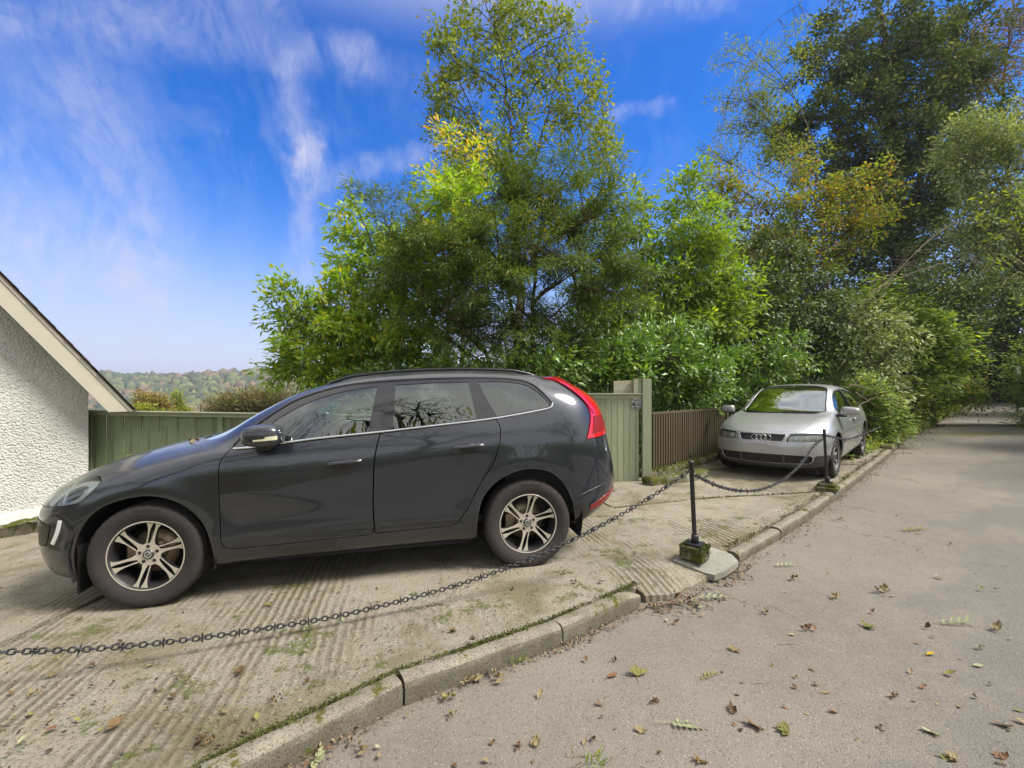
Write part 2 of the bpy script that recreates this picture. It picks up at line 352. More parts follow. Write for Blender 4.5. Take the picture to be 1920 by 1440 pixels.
def roughcast():
    m, t = new_mat('white_roughcast'); tc = t.node('ShaderNodeTexCoord').outputs['Object']
    nv = t.vmath('SCALE', t.noise(tc, 22, 3, .6, col=True)); nv.node.inputs[3].default_value = .035
    v = t.node('ShaderNodeTexVoronoi', feature='SMOOTH_F1', ins={'Vector': t.vmath('ADD', tc, nv), 'Scale': 46.0, 'Smoothness': .4}).outputs['Distance']
    n = t.noise(tc, 60, 5, .7); big = t.noise(tc, 1.4, 5, .6)
    c = t.mix(t.smooth(big, .3, .7), (.50, .50, .47), (.64, .64, .60))
    c = t.mix(t.math('MULTIPLY', t.smooth(v, .45, .85), .5), c, (.36, .36, .31))
    c = t.mix(t.math('MULTIPLY', t.smooth(t.noise(t.mapping(tc, scale=(1, 1, .3)), 2.2, 6, .7), .52, .7), .30), c, (.30, .31, .22))
    h = t.math('ADD', t.math('MULTIPLY', v, -1.0), t.math('MULTIPLY', n, .12))
    bp = t.node('ShaderNodeBump', ins={'Height': h, 'Strength': 1.0, 'Distance': .015})
    b = t.node('ShaderNodeBsdfPrincipled', ins={'Base Color': c, 'Roughness': .9, 'Specular IOR Level': .2, 'Normal': bp.outputs[0]})
    finish(t, b.outputs[0]); return m
def wood_paint(name, col, worn=(.2, .19, .13), amt=.3):
    m, t = new_mat(name); tc = t.node('ShaderNodeTexCoord').outputs['Object']
    oi = t.node('ShaderNodeObjectInfo').outputs['Random']
    n = t.noise(t.mapping(tc, scale=(14, 14, .8)), 3, 6, .65)
    c = t.mix(t.math('ADD', t.math('MULTIPLY', n, .7), t.math('MULTIPLY', oi, .5)), tuple(v * .72 for v in col), tuple(v * 1.18 for v in col))
    c = t.mix(t.math('MULTIPLY', t.smooth(t.noise(tc, 4, 8, .75), .55, .75), amt), c, worn)
    b = t.node('ShaderNodeBsdfPrincipled', ins={'Base Color': c, 'Roughness': .7, 'Specular IOR Level': .3, 'Normal': t.node('ShaderNodeBump', ins={'Height': n, 'Strength': .35, 'Distance': .004}).outputs[0]})
    finish(t, b.outputs[0]); return m
M = dict(
    concrete=ground_concrete(), asphalt=ground_asphalt(),
    kerb=stone_mat('kerb_stone', (.19, .168, .13), (.28, .255, .20), moss=.03, scale=1.3, bump=.8, grime=.60),
    patch=stone_mat('pale_mortar', (.24, .23, .195), (.31, .295, .255), scale=1.6, bump=.6),
    rubble=stone_mat('mossy_rubble', (.16, .15, .10), (.26, .24, .18), moss=.5, scale=2),
    wall_moss=stone_mat('mossy_concrete', (.10, .095, .07), (.25, .235, .18), moss=.50, scale=1.5, bump=1.3),
    soil=stone_mat('dark_soil', (.05, .038, .024), (.10, .08, .045), moss=.18, scale=2),
    roughcast=roughcast(),
    white=simple('white_masonry_paint', (.72, .72, .70), .7, var=.10, vs=5, bump=.3),
    cream=simple('cream_gloss_paint', (.44, .41, .33), .45, var=.10, vs=4),
    soffit=simple('dark_stained_timber', (.16, .10, .06), .8, var=.3, vs=9),
    slate=stone_mat('roof_slate', (.05, .05, .055), (.11, .11, .11), moss=.1, scale=3),
    green=wood_paint('sage_green_paint', (.31, .345, .225), (.17, .21, .12), .25),
    green_dark=wood_paint('dull_green_paint', (.175, .215, .125), (.13, .16, .08), .25),
    beige=wood_paint('beige_paint', (.40, .38, .27), (.35, .33, .22), .2),
    brown=wood_paint('weathered_brown_timber', (.075, .058, .034), (.055, .058, .026), .7),
    iron=simple('black_painted_iron', (.018, .018, .022), .42, metal=.0, spec=.6, var=.3, vs=30, bump=.3, bs=200),
    moss=simple('moss', (.10, .115, .02), .95, var=.5, vs=60, bump=1.0, bs=300),
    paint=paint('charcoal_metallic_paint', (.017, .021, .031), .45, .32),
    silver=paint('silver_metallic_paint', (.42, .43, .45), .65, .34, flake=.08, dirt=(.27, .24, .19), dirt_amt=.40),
    plastic=simple('dark_grey_plastic', (.040, .037, .036), .55, var=.25, vs=8),
    black=simple('black_trim', (.012, .012, .014), .30, var=.2, vs=10, spec=.5),
    glossblack=simple('gloss_black_pillar', (.010, .010, .013), .07, var=.1, coat=1.0),
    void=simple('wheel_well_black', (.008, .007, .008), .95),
    rubber=simple('tyre_rubber', (.030, .025, .024), .78, var=.25, vs=14, bump=.25, bs=60),
    rubber2=simple('tyre_lettering', (.022, .019, .019), .6, var=.1),
    alloy=simple('machined_alloy', (.66, .61, .53), .30, metal=.55, var=.10, vs=20),
    alloyd=simple('dark_alloy', (.05, .048, .05), .45, metal=.5, var=.2),
    alloy2=simple('silver_alloy', (.55, .55, .54), .35, metal=.7, var=.1),
    disc=simple('brake_disc', (.34, .27, .19), .45, metal=.7, var=.3),
    chrome=simple('chrome_trim', (.78, .80, .82), .14, metal=1.0, var=.03),
    satin=simple('satin_trim', (.10, .105, .115), .30, metal=.8, var=.05),
    gside=glass('side_window_glass', (.50, .70, .60), .10),
    gdark=glass('privacy_glass', (.24, .36, .30), .10),
    gfront=glass('windscreen_glass', (.50, .58, .55), .32),
    lens=glass('headlamp_lens', (.95, .98, .97), .03),
    lampsilver=simple('lamp_reflector', (.50, .51, .50), .22, metal=.1, var=.25, vs=18),
    lampwarm=simple('aged_lamp_reflector', (.42, .41, .31), .32, metal=.3, var=.35, vs=22),
    lampwhite=simple('white_light_guide', (.90, .92, .90), .25, var=.05),
    red=simple('red_lamp_lens', (.50, .006, .015), .12, var=.2, vs=25, coat=1.0),
    reddark=simple('red_reflector', (.22, .01, .015), .25, var=.3, vs=30),
    clearlens=simple('pale_lamp_lens', (.62, .55, .50), .15, coat=1.0),
    amberlens=simple('pale_indicator_lens', (.58, .56, .40), .2, coat=1.0),
    interior=simple('dark_interior', (.030, .032, .034), .8, var=.2),
    seat=simple('charcoal_seat', (.045, .045, .047), .75, var=.2),
    dash=simple('grey_dashboard', (.10, .11, .11), .6, var=.2),
    steer=simple('steering_wheel_trim', (.10, .10, .11), .4),
    sign=simple('black_sign_plate', (.02, .022, .025), .5),
    signtext=simple('pale_sign_letters', (.55, .57, .58), .5),
    plate=simple('blank_pale_plate', (.36, .365, .355), .5, var=.05),
)
M['bark'] = bark('grey_brown_bark', (.10, .085, .065), .5)
M['bark_red'] = bark('reddish_bark', (.13, .075, .05), .15)
M['twig'] = bark('dry_twig_bark', (.22, .17, .12))
M['l_yew'] = leafmat('yew_needles', [(6, (0.076, 0.136, 0.041)), (3, (0.116, 0.186, 0.050)), (1, (0.180, 0.224, 0.067))], .3, .22, .05)
M['l_chest'] = leafmat('chestnut_leaves', [(6, (0.178, 0.314, 0.032)), (3, (0.255, 0.396, 0.043)), (1, (0.443, 0.447, 0.044))], .25, .45, .09, patch=(0.596, 0.545, 0.044), patch_scale=.55, patch_lo=.60)
M['l_chest2'] = leafmat('cherry_leaves', [(6, (0.117, 0.219, 0.025)), (3, (0.178, 0.294, 0.036)), (1, (0.246, 0.333, 0.036))], .25, .45, .10, patch=(0.411, 0.399, 0.036), patch_scale=.5, patch_lo=.62)
M['l_ash'] = leafmat('thin_olive_leaves', [(5, (0.139, 0.213, 0.042)), (3, (0.196, 0.270, 0.052)), (1, (0.299, 0.291, 0.061))], .3, .30, .05, patch=(0.393, 0.382, 0.061), patch_lo=.6)
M['l_laurel'] = leafmat('laurel_leaves', [(5, (0.079, 0.183, 0.023)), (3, (0.123, 0.246, 0.033)), (1, (0.202, 0.310, 0.052))], .3, .30, .16, rough=.3)
M['l_haw'] = leafmat('hawthorn_leaves', [(5, (0.145, 0.200, 0.030)), (3, (0.196, 0.230, 0.034)), (2, (0.230, 0.136, 0.043)), (2, (0.111, 0.162, 0.030))], .3, .40, .05, patch=(0.212, 0.128, 0.051), patch_scale=.9, patch_lo=.60)
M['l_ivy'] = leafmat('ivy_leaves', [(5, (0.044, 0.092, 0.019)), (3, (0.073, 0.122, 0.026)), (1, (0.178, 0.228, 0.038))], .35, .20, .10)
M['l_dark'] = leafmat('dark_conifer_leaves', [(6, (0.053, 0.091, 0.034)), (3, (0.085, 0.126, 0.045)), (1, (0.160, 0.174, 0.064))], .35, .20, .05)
M['l_holly'] = leafmat('greyish_green_leaves', [(5, (0.151, 0.216, 0.095)), (3, (0.230, 0.302, 0.143)), (1, (0.356, 0.415, 0.206))], .3, .25, .14)
M['l_beech'] = leafmat('layered_green_leaves', [(5, (0.123, 0.229, 0.059)), (3, (0.191, 0.305, 0.080)), (2, (0.292, 0.372, 0.059))], .3, .35, .10, patch=(0.585, 0.568, 0.059), patch_scale=1.1, patch_lo=.60)
M['l_lime'] = leafmat('yellow_green_leaves', [(5, (.14, .22, .03)), (3, (.20, .26, .035))], .2, .45, .06)
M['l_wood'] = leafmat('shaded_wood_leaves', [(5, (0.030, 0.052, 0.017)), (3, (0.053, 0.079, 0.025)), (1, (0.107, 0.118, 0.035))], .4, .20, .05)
M['l_orange'] = leafmat('orange_leaves', [(4, (.20, .13, .035)), (3, (.20, .18, .04)), (2, (.14, .16, .03))], .25, .35, .04)
M['l_yellow'] = leafmat('lime_yellow_leaves', [(4, (.22, .25, .03)), (3, (.15, .21, .03))], .25, .4, .04)
M['l_tan'] = leafmat('bare_tan_twigs', [(4, (.14, .13, .06)), (3, (.10, .12, .045)), (2, (.17, .155, .09))], .3, .2, .02)
M['l_under'] = leafmat('undergrowth_leaves', [(5, (0.103, 0.183, 0.031)), (3, (0.171, 0.250, 0.045)), (1, (0.274, 0.200, 0.077))], .35, .35, .08)
# ------------------------------------------------------------------ car body surfaces
# ---------- car body surface: B-spline of rows (v) whose controls are smooth functions of station (u) ----------
def pchip(xs,ys,x):
    xs=np.array(xs,float);ys=np.array(ys,float);h=np.diff(xs);d=np.diff(ys)/h;m=np.zeros(len(xs))
    for i in range(1,len(xs)-1):
        if d[i-1]*d[i]>0:
            w1=2*h[i]+h[i-1];w2=h[i]+2*h[i-1];m[i]=(w1+w2)/(w1/d[i-1]+w2/d[i])
    m[0]=d[0];m[-1]=d[-1]
    i=np.clip(np.searchsorted(xs,x)-1,0,len(xs)-2);t=(np.clip(x,xs[0],xs[-1])-xs[i])/h[i]
    return ((2*t**3-3*t**2+1)*ys[i]+(t**3-2*t**2+t)*h[i]*m[i]+(-2*t**3+3*t**2)*ys[i+1]+(t**3-t**2)*h[i]*m[i+1])
class Surf:
    def __init__(s,C):
        s.C=C;s.x0,s.x1=C['x0'],C['x1'];s.K=len(C['rows'])
        s.ux=np.arange(s.x0,s.x1+.005,.01);n=len(s.ux)
        w=np.exp(-.5*(np.arange(-12,13)/C.get('sm',4.))**2);w/=w.sum()
        def sm(a):
            p=np.concatenate([2*a[0]-a[12:0:-1],a,2*a[-1]-a[-2:-14:-1]]);return np.convolve(p,w,'valid')
        Yt=np.zeros((s.K,n));Z=Yt.copy()
        for k,(yk,zk,xf,xr) in enumerate(C['rows']):
            Yt[k]=sm(pchip([a for a,b in yk],[b for a,b in yk],s.ux)) if isinstance(yk,(list,tuple)) else np.full(n,float(yk))
            Z[k]=sm(pchip([a for a,b in zk],[b for a,b in zk],s.ux)) if isinstance(zk,(list,tuple)) else np.full(n,float(zk))
        s.Y,s.Z=Yt,Z;s.xf=np.array([r[2] for r in C['rows']]);s.xr=np.array([r[3] for r in C['rows']])
        uu=s.ugrid(420);vv=np.linspace(0,s.K-1,12*(s.K-1)+1)
        s.gu,s.gv=np.meshgrid(uu,vv,indexing='ij');s.gu=s.gu.ravel();s.gv=s.gv.ravel()
        s.gp=s.ev(s.gu,s.gv)
    def ugrid(s,n):
        t=np.linspace(0,1,n);m=.5-.5*np.cos(np.pi*t)
        return s.x0+(s.x1-s.x0)*(.55*t+.45*m)
    def ev(s,u,v):
        u=np.clip(np.asarray(u,float),s.x0,s.x1);v=np.clip(np.asarray(v,float),0,s.K-1)
        i=np.minimum(v.astype(int),s.K-2);t=v-i
        W=[(1-t)**3/6,(3*t**3-6*t**2+4)/6,(-3*t**3+3*t**2+3*t+1)/6,t**3/6]
        cf,cr,pf,pr=s.C['cf'],s.C['cr'],s.C['pf'],s.C['pr']
        def ease(t,p):
            w=np.clip((t-.3)/.7,0,1);w=w*w*(3-2*w);d=1-t;return 1-d*(d**(p-1)*w+1-w)
        sf=ease(np.clip((u-cf)/(s.x1-cf),0,1),pf);sr=ease(np.clip((cr-u)/(cr-s.x0),0,1),pr)
        xh=np.where(u>cf,cf+sf*(s.x1-cf),np.where(u<cr,cr-sr*(cr-s.x0),u))
        g=np.clip(1-sf**pf,0,1)**(1/pf)*np.clip(1-sr**pr,0,1)**(1/pr)
        fi=np.clip((xh-s.x0)/.01,0,len(s.ux)-1);a=np.minimum(fi.astype(int),len(s.ux)-2);fr=fi-a
        def getx(k):
            kk=np.clip(k,0,s.K-1);return np.where(u>cf,cf+sf*(s.xf[kk]-cf),np.where(u<cr,cr+sr*(s.xr[kk]-cr),u))
        out=np.zeros(u.shape+(3,))
        for j in range(4):
            k=i-1+j
            def get(T,neg):
                kk=np.clip(k,0,s.K-1);val=T[kk,a]*(1-fr)+T[kk,a+1]*fr
                lo=k<0
                if lo.any():
                    v0=T[0,a]*(1-fr)+T[0,a+1]*fr;v1=T[1,a]*(1-fr)+T[1,a+1]*fr;val=np.where(lo,2*v0-v1,val)
                hi=k>s.K-1
                if hi.any():
                    m=T[s.K-2,a]*(1-fr)+T[s.K-2,a+1]*fr;val=np.where(hi,-m if neg else m,val)
                return val
            out[...,0]+=W[j]*getx(k);out[...,1]+=W[j]*get(s.Y,1)*g;out[...,2]+=W[j]*get(s.Z,0)
        for (ax,az,r,h,w) in s.C.get('flare',()):
            d=np.hypot(out[...,0]-ax,out[...,2]-az)
            out[...,1]+=h*np.exp(-((d-r)/w)**2)*np.clip((out[...,1]-.6)/.15,0,1)
        return out
    def find(s,pts,proj,vr=(0,99),ur=(-99,99)):
        ax={'side':(0,2),'top':(0,1),'front':(1,2)}[proj]
        ok=(s.gv>=vr[0])&(s.gv<=vr[1])&(s.gu>=ur[0])&(s.gu<=ur[1]);G=s.gp[ok][:,ax];U=s.gu[ok];V=s.gv[ok]
        pts=np.asarray(pts,float);res=[]
        for p in pts:
            j=np.argmin(((G-p)**2).sum(1));res.append((U[j],V[j]))
        uv=np.array(res);e=1e-3
        def fn(q): return s.ev(q[:,0],q[:,1])[:,ax]
        for _ in range(4):
            f0=fn(uv);ju=(fn(uv+[e,0])-f0)/e;jv=(fn(uv+[0,e])-f0)/e
            r=pts-f0;det=ju[:,0]*jv[:,1]-ju[:,1]*jv[:,0];det=np.where(abs(det)<1e-5,1e9,det)
            du=(r[:,0]*jv[:,1]-r[:,1]*jv[:,0])/det;dv=(ju[:,0]*r[:,1]-ju[:,1]*r[:,0])/det
            uv=uv+np.stack([np.clip(du,-.03,.03),np.clip(dv,-.3,.3)],1)
            uv[:,0]=np.clip(uv[:,0],s.x0,s.x1);uv[:,1]=np.clip(uv[:,1],0,s.K-1)
        return uv
SUVC=dict(x0=-3.80,x1=.92,cf=.10,cr=-2.95,pf=3.0,pr=3.0,sm=4.,
 flare=[(0,.355,.47,.014,.07),(-2.774,.355,.50,.018,.09)],
 rows=[
 (.76,[(-3.8,.36),(-3.3,.28),(-3,.23),(-2.2,.23),(-.5,.21),(0,.2),(.92,.18)],.78,-3.50),
 (.87,[(-3.8,.38),(-3.3,.30),(-3,.25),(-2.2,.25),(-.5,.235),(0,.22),(.92,.20)],.82,-3.58),
 (.905,[(-3.8,.44),(-3.2,.40),(-2.2,.345),(-.5,.31),(.92,.28)],.87,-3.70),
 (.928,[(-3.8,.56),(-3.1,.52),(-2.3,.515),(-1.54,.487),(-.5,.437),(.92,.40)],.90,-3.76),
 (.912,[(-3.8,.64),(-3.1,.60),(-2.3,.58),(-1.54,.555),(-.5,.52),(.92,.47)],.91,-3.77),
 (.925,[(-3.8,.78),(-2.5,.76),(-.5,.71),(0,.70),(.92,.56)],.91,-3.75),
 ([(-3.8,.93),(-2.7,.945),(-1.5,.932),(-.3,.935),(.92,.92)],[(-3.8,.95),(-2.6,.98),(-1.5,.93),(-.5,.89),(0,.865),(.5,.76),(.92,.64)],.90,-3.70),
 ([(-3.8,.91),(-2.7,.93),(-1.5,.92),(-.3,.925),(.92,.86)],[(-3.8,1.10),(-2.6,1.12),(-1.5,1.055),(-.5,.98),(0,.935),(.5,.82),(.92,.70)],.885,-3.67),
 ([(-3.8,.84),(-3,.855),(-2.5,.865),(-1.5,.872),(-.5,.89),(0,.86),(.92,.78)],[(-3.8,1.31),(-3.0,1.30),(-2.5,1.235),(-1.6,1.158),(-1.1,1.122),(-.66,1.075),(-.3,1.04),(0,.99),(.4,.89),(.92,.755)],.87,-3.63),
 ([(-3.8,.77),(-3,.80),(-2.5,.80),(-1.5,.805),(-1.0,.81),(-.5,.84),(-.2,.80),(.92,.70)],[(-3.8,1.42),(-3.0,1.42),(-2.5,1.40),(-1.6,1.36),(-1.1,1.30),(-.8,1.20),(-.55,1.09),(-.3,1.07),(0,1.02),(.4,.92),(.92,.785)],.86,-3.52),
 ([(-3.8,.69),(-3,.71),(-2.5,.715),(-1.5,.715),(-1.1,.72),(-.8,.75),(-.5,.80),(-.2,.73),(.92,.62)],[(-3.8,1.50),(-3.2,1.50),(-3.0,1.515),(-2.78,1.548),(-2.4,1.573),(-2,1.573),(-1.6,1.555),(-1.33,1.528),(-1.13,1.485),(-.94,1.41),(-.82,1.333),(-.62,1.19),(-.5,1.115),(-.3,1.09),(0,1.045),(.4,.945),(.92,.80)],.85,-3.36),
 ([(-3.8,.60),(-1.15,.615),(-.8,.64),(-.4,.66),(-.1,.62),(.92,.52)],[(-3.8,1.56),(-3.2,1.56),(-2.9,1.60),(-2.6,1.622),(-2.17,1.632),(-1.7,1.615),(-1.33,1.575),(-1.12,1.522),(-.92,1.46),(-.72,1.362),(-.55,1.262),(-.38,1.14),(-.25,1.105),(0,1.065),(.3,.995),(.6,.91),(.92,.81)],.85,-3.28),
 ([(-3.8,.40),(-.4,.43),(.92,.36)],[(-3.8,1.58),(-3.2,1.585),(-2.9,1.62),(-2.2,1.652),(-1.7,1.64),(-1.33,1.60),(-1.12,1.555),(-.92,1.49),(-.72,1.39),(-.55,1.30),(-.3,1.16),(-.15,1.11),(0,1.085),(.3,1.02),(.6,.94),(.92,.82)],.845,-3.26),
 ([(-3.8,.20),(.92,.18)],[(-3.8,1.59),(-3.2,1.595),(-2.9,1.63),(-2.2,1.662),(-1.7,1.652),(-1.33,1.612),(-1.12,1.57),(-.92,1.51),(-.72,1.41),(-.55,1.32),(-.3,1.18),(-.12,1.115),(0,1.095),(.3,1.03),(.6,.95),(.92,.825)],.84,-3.26),
 (0,[(-3.8,1.59),(-3.2,1.595),(-2.9,1.63),(-2.2,1.665),(-1.7,1.655),(-1.33,1.615),(-1.12,1.573),(-.92,1.513),(-.72,1.415),(-.55,1.325),(-.3,1.185),(-.12,1.118),(0,1.10),(.3,1.035),(.6,.955),(.92,.825)],.84,-3.26),
 ])
A3C=dict(x0=-3.36,x1=.83,cf=.0,cr=-2.65,pf=2.7,pr=2.8,sm=4.,
 flare=[(0,.31,.40,.012,.07),(-2.513,.31,.40,.012,.08)],
 rows=[
 (.70,[(-3.36,.30),(-2.6,.20),(-.5,.17),(.83,.17)],0.72,-3.20),
 (.80,[(-3.36,.32),(-2.6,.22),(-.5,.19),(.83,.19)],0.78,-3.26),
 (.835,[(-3.36,.38),(-2.6,.30),(-.5,.27),(.83,.25)],0.8,-3.32),
 (.855,[(-3.36,.45),(-2.6,.40),(-.5,.37),(.83,.36)],0.815,-3.35),
 (.865,[(-3.36,.55),(-2.6,.50),(-.5,.48),(.83,.44)],0.82,-3.36),
 (.868,[(-3.36,.65),(-2.6,.62),(-.5,.60),(.83,.52)],0.815,-3.34),
 (.862,[(-3.36,.76),(-2.6,.75),(-.5,.71),(0,.70),(.83,.59)],0.8,-3.32),
 ([(-3.36,.83),(.83,.82)],[(-3.36,.86),(-2.6,.84),(-.5,.80),(0,.78),(.83,.635)],0.79,-3.28),
 ([(-3.36,.79),(-2.6,.81),(-.5,.80),(.83,.76)],[(-3.36,.96),(-2.6,.93),(-.5,.875),(0,.84),(.5,.75),(.83,.665)],0.78,-3.24),
 ([(-3.36,.72),(-2.6,.73),(-1.5,.74),(-.5,.75),(.83,.68)],[(-3.36,1.04),(-2.8,1.06),(-2.4,1.10),(-1.5,1.09),(-1.0,1.06),(-.6,.97),(-.3,.93),(0,.88),(.5,.785),(.83,.688)],0.77,-3.18),
 ([(-3.36,.60),(-2.6,.62),(-1.5,.62),(-1.0,.63),(-.6,.68),(-.3,.70),(.83,.58)],[(-3.36,1.10),(-3.1,1.14),(-2.75,1.24),(-2.3,1.30),(-1.6,1.335),(-1.2,1.31),(-1.0,1.25),(-.8,1.14),(-.55,1.0),(-.35,.95),(0,.905),(.5,.81),(.83,.703)],0.765,-3.12),
 ([(-3.36,.53),(-1.0,.545),(-.4,.62),(.83,.48)],[(-3.36,1.13),(-3.0,1.20),(-2.75,1.28),(-2.3,1.345),(-1.6,1.38),(-1.2,1.355),(-1.0,1.30),(-.8,1.20),(-.55,1.06),(-.35,.97),(-.15,.93),(0,.92),(.5,.825),(.83,.713)],0.755,-3.10),
 ([(-3.36,.34),(-.4,.40),(.83,.30)],[(-3.36,1.14),(-3.0,1.22),(-2.75,1.305),(-2.3,1.375),(-1.6,1.41),(-1.2,1.385),(-1.0,1.34),(-.8,1.25),(-.55,1.12),(-.3,.99),(-.15,.95),(0,.932),(.5,.84),(.83,.720)],0.75,-3.08),
 ([(-3.36,.17),(-.4,.20),(.83,.15)],[(-3.36,1.14),(-3.0,1.225),(-2.75,1.315),(-2.3,1.39),(-1.6,1.42),(-1.2,1.395),(-1.0,1.35),(-.8,1.265),(-.55,1.14),(-.3,1.005),(-.12,.95),(0,.937),(.5,.845),(.83,.723)],0.745,-3.08),
 (0,[(-3.36,1.14),(-3.0,1.225),(-2.75,1.318),(-2.3,1.393),(-1.6,1.423),(-1.2,1.398),(-1.0,1.355),(-.8,1.27),(-.55,1.145),(-.3,1.01),(-.1,.952),(0,.94),(.5,.848),(.83,.724)],0.745,-3.08),
 ])
# ------------------------------------------------------------------ panels cut out of a car body surface
def densify(P, step=.015, closed=True, corner=48):
    P = [np.asarray(p, float) for p in P]; n = len(P); out = []
    def is_corner(i):
        if not closed and i in (0, n - 1): return True
        a = P[i] - P[i - 1]; b = P[(i + 1) % n] - P[i]
        c = np.dot(a, b) / (np.linalg.norm(a) * np.linalg.norm(b) + 1e-9)
        return c < math.cos(R(corner))
    cr = [is_corner(i) for i in range(n)]
    for i in range(n if closed else n - 1):
        p1, p2 = P[i], P[(i + 1) % n]; L = np.linalg.norm(p2 - p1)
        p0 = P[i - 1] if not cr[i] else 2 * p1 - p2
        p3 = P[(i + 2) % n] if not cr[(i + 1) % n] else 2 * p2 - p1
        m1 = (p2 - p0) / 2; m2 = (p3 - p1) / 2
        l1, l2 = np.linalg.norm(m1), np.linalg.norm(m2)
        if l1 > L: m1 *= L / l1
        if l2 > L: m2 *= L / l2
        k = max(1, int(round(L / step)))
        for j in range(k):
            t = j / k; h = (2*t**3-3*t**2+1)*p1 + (t**3-2*t**2+t)*m1 + (-2*t**3+3*t**2)*p2 + (t**3-t**2)*m2
            out.append(h)
    if not closed: out.append(P[-1])
    return np.array(out)
def offset2(P, d):
    """grow (d>0) a closed polygon"""
    n = len(P); A = .5 * np.sum(P[:, 0] * np.roll(P[:, 1], -1) - np.roll(P[:, 0], -1) * P[:, 1]); s = 1 if A > 0 else -1
    T = np.roll(P, -1, 0) - np.roll(P, 1, 0); T /= np.linalg.norm(T, axis=1, keepdims=True) + 1e-9
    return P + s * d * np.stack([T[:, 1], -T[:, 0]], 1)
def inside(pts, poly):
    x, y = pts[:, 0], pts[:, 1]; r = np.zeros(len(pts), bool); n = len(poly)
    for i in range(n):
        x1, y1 = poly[i]; x2, y2 = poly[(i + 1) % n]
        if y1 == y2: continue
        c = ((y1 > y) != (y2 > y)) & (x < (x2 - x1) * (y - y1) / (y2 - y1) + x1); r ^= c
    return r
VS = .12                                    # metric length of one row step, to keep triangles even
def panel(S, name, outer, holes, mat, parent, du=.035, dv=.25, off=0.0, skirt=.015, sides='LR', centre=False, smooth=True, only_mesh=False):
    """outer, holes: closed polygons in (u, v). sides: which halves to make. Returns list of objects"""
    sc = np.array([1, VS]); K1 = S.K - 1
    loops = [outer] + list(holes); V2 = []; E = []
    for lp in loops:
        o = len(V2); k = len(lp); V2 += [tuple(p * sc) for p in lp]; E += [(o + i, o + (i + 1) % k) for i in range(k)]
    lo, hi = outer.min(0), outer.max(0)
    ug = S.ugrid(int((S.x1 - S.x0) / du)); ug = ug[(ug > lo[0]) & (ug < hi[0])]
    vg = np.arange(0, K1 + .001, dv); vg = vg[(vg > lo[1]) & (vg < hi[1])]
    if len(ug) and len(vg):
        g = np.stack(np.meshgrid(ug, vg, indexing='ij'), -1).reshape(-1, 2)
        ok = inside(g, outer)
        for h in holes: ok &= ~inside(g, h)
        g = g[ok] * sc
        B = np.array(V2); seg = np.concatenate([B, (B + np.array([B[b] for a, b in E])) / 2])
        keep = np.array([((seg - p) ** 2).sum(1).min() > (.35 * min(du, dv * VS)) ** 2 for p in g]) if len(g) else np.zeros(0, bool)
        V2 += [tuple(p) for p in g[keep]]
    vo, eo, fo, *_ = delaunay_2d_cdt([Vector(p) for p in V2], E, [], 0, 1e-6)
    uv = np.array([(p.x, p.y) for p in vo]) / sc
    cen = np.array([uv[list(f)].mean(0) for f in fo]); ok = inside(cen, outer)
    for h in holes: ok &= ~inside(cen, h)
    faces = [tuple(f) for f, k in zip(fo, ok) if k]
    P = S.ev(uv[:, 0], uv[:, 1]); e = 2e-3
    pu = S.ev(uv[:, 0] + e, uv[:, 1]) - S.ev(uv[:, 0] - e, uv[:, 1]); pv = S.ev(uv[:, 0], uv[:, 1] + e * 8) - S.ev(uv[:, 0], uv[:, 1] - e * 8)
    N = np.cross(pu, pv); N /= np.linalg.norm(N, axis=1, keepdims=True) + 1e-12
    # orientation: outward means away from the axis of the car
    out_dir = P - np.array([-1.3, 0, .7]); s = 1 if (N * out_dir).sum() > 0 else -1; N *= s
    P = P + N * off
    # face winding
    f0 = np.array(faces); nn = np.cross(P[f0[:, 1]] - P[f0[:, 0]], P[f0[:, 2]] - P[f0[:, 0]])
    if (nn * N[f0[:, 0]]).sum() < 0: faces = [f[::-1] for f in faces]
    if skirt:
        cnt = {}
        for f in faces:
            for i in range(3):
                a, b = f[i], f[(i + 1) % 3]; cnt[(a, b)] = 1
        bd = [(a, b) for a, b in cnt if (b, a) not in cnt]
        idx = {}; newP = []
        def low(i):
            if i not in idx: idx[i] = len(P) + len(newP); newP.append(P[i] - N[i] * skirt)
            return idx[i]
        eps = 1e-3; sk = []
        for a, b in bd:
            ua, va = uv[a]; ub, vb = uv[b]
            if va > K1 - eps and vb > K1 - eps: continue
            if ua > S.x1 - .004 and ub > S.x1 - .004 or ua < S.x0 + .004 and ub < S.x0 + .004: continue
            sk.append((b, a, low(a), low(b)))
        faces = faces + sk
        if newP: P = np.concatenate([P, newP])
    used = np.unique(np.concatenate([np.array(f) for f in faces])); mp = -np.ones(len(P), int); mp[used] = np.arange(len(used))
    P = P[used]; faces = [tuple(mp[list(f)]) for f in faces]
    res = []
    if centre:
        n = len(P); V = np.concatenate([P, P * [1, -1, 1]]); Fc = faces + [tuple(i + n for i in f[::-1]) for f in faces]
        o = mesh_np(name, V, Fc, mat, parent, smooth)
        bm = bmesh.new(); bm.from_mesh(o.data); bmesh.ops.remove_doubles(bm, verts=[v for v in bm.verts if abs(v.co.y) < 2e-3], dist=2e-4)
        bm.to_mesh(o.data); bm.free(); res.append(o)
    else:
        for sd in sides:
            V = P if sd == 'L' else P * [1, -1, 1]; Fc = faces if sd == 'L' else [f[::-1] for f in faces]
            res.append(mesh_np(name, V, Fc, mat, parent, smooth))
    for o in res:
        o.data.set_sharp_from_angle(angle=R(55))
    return res
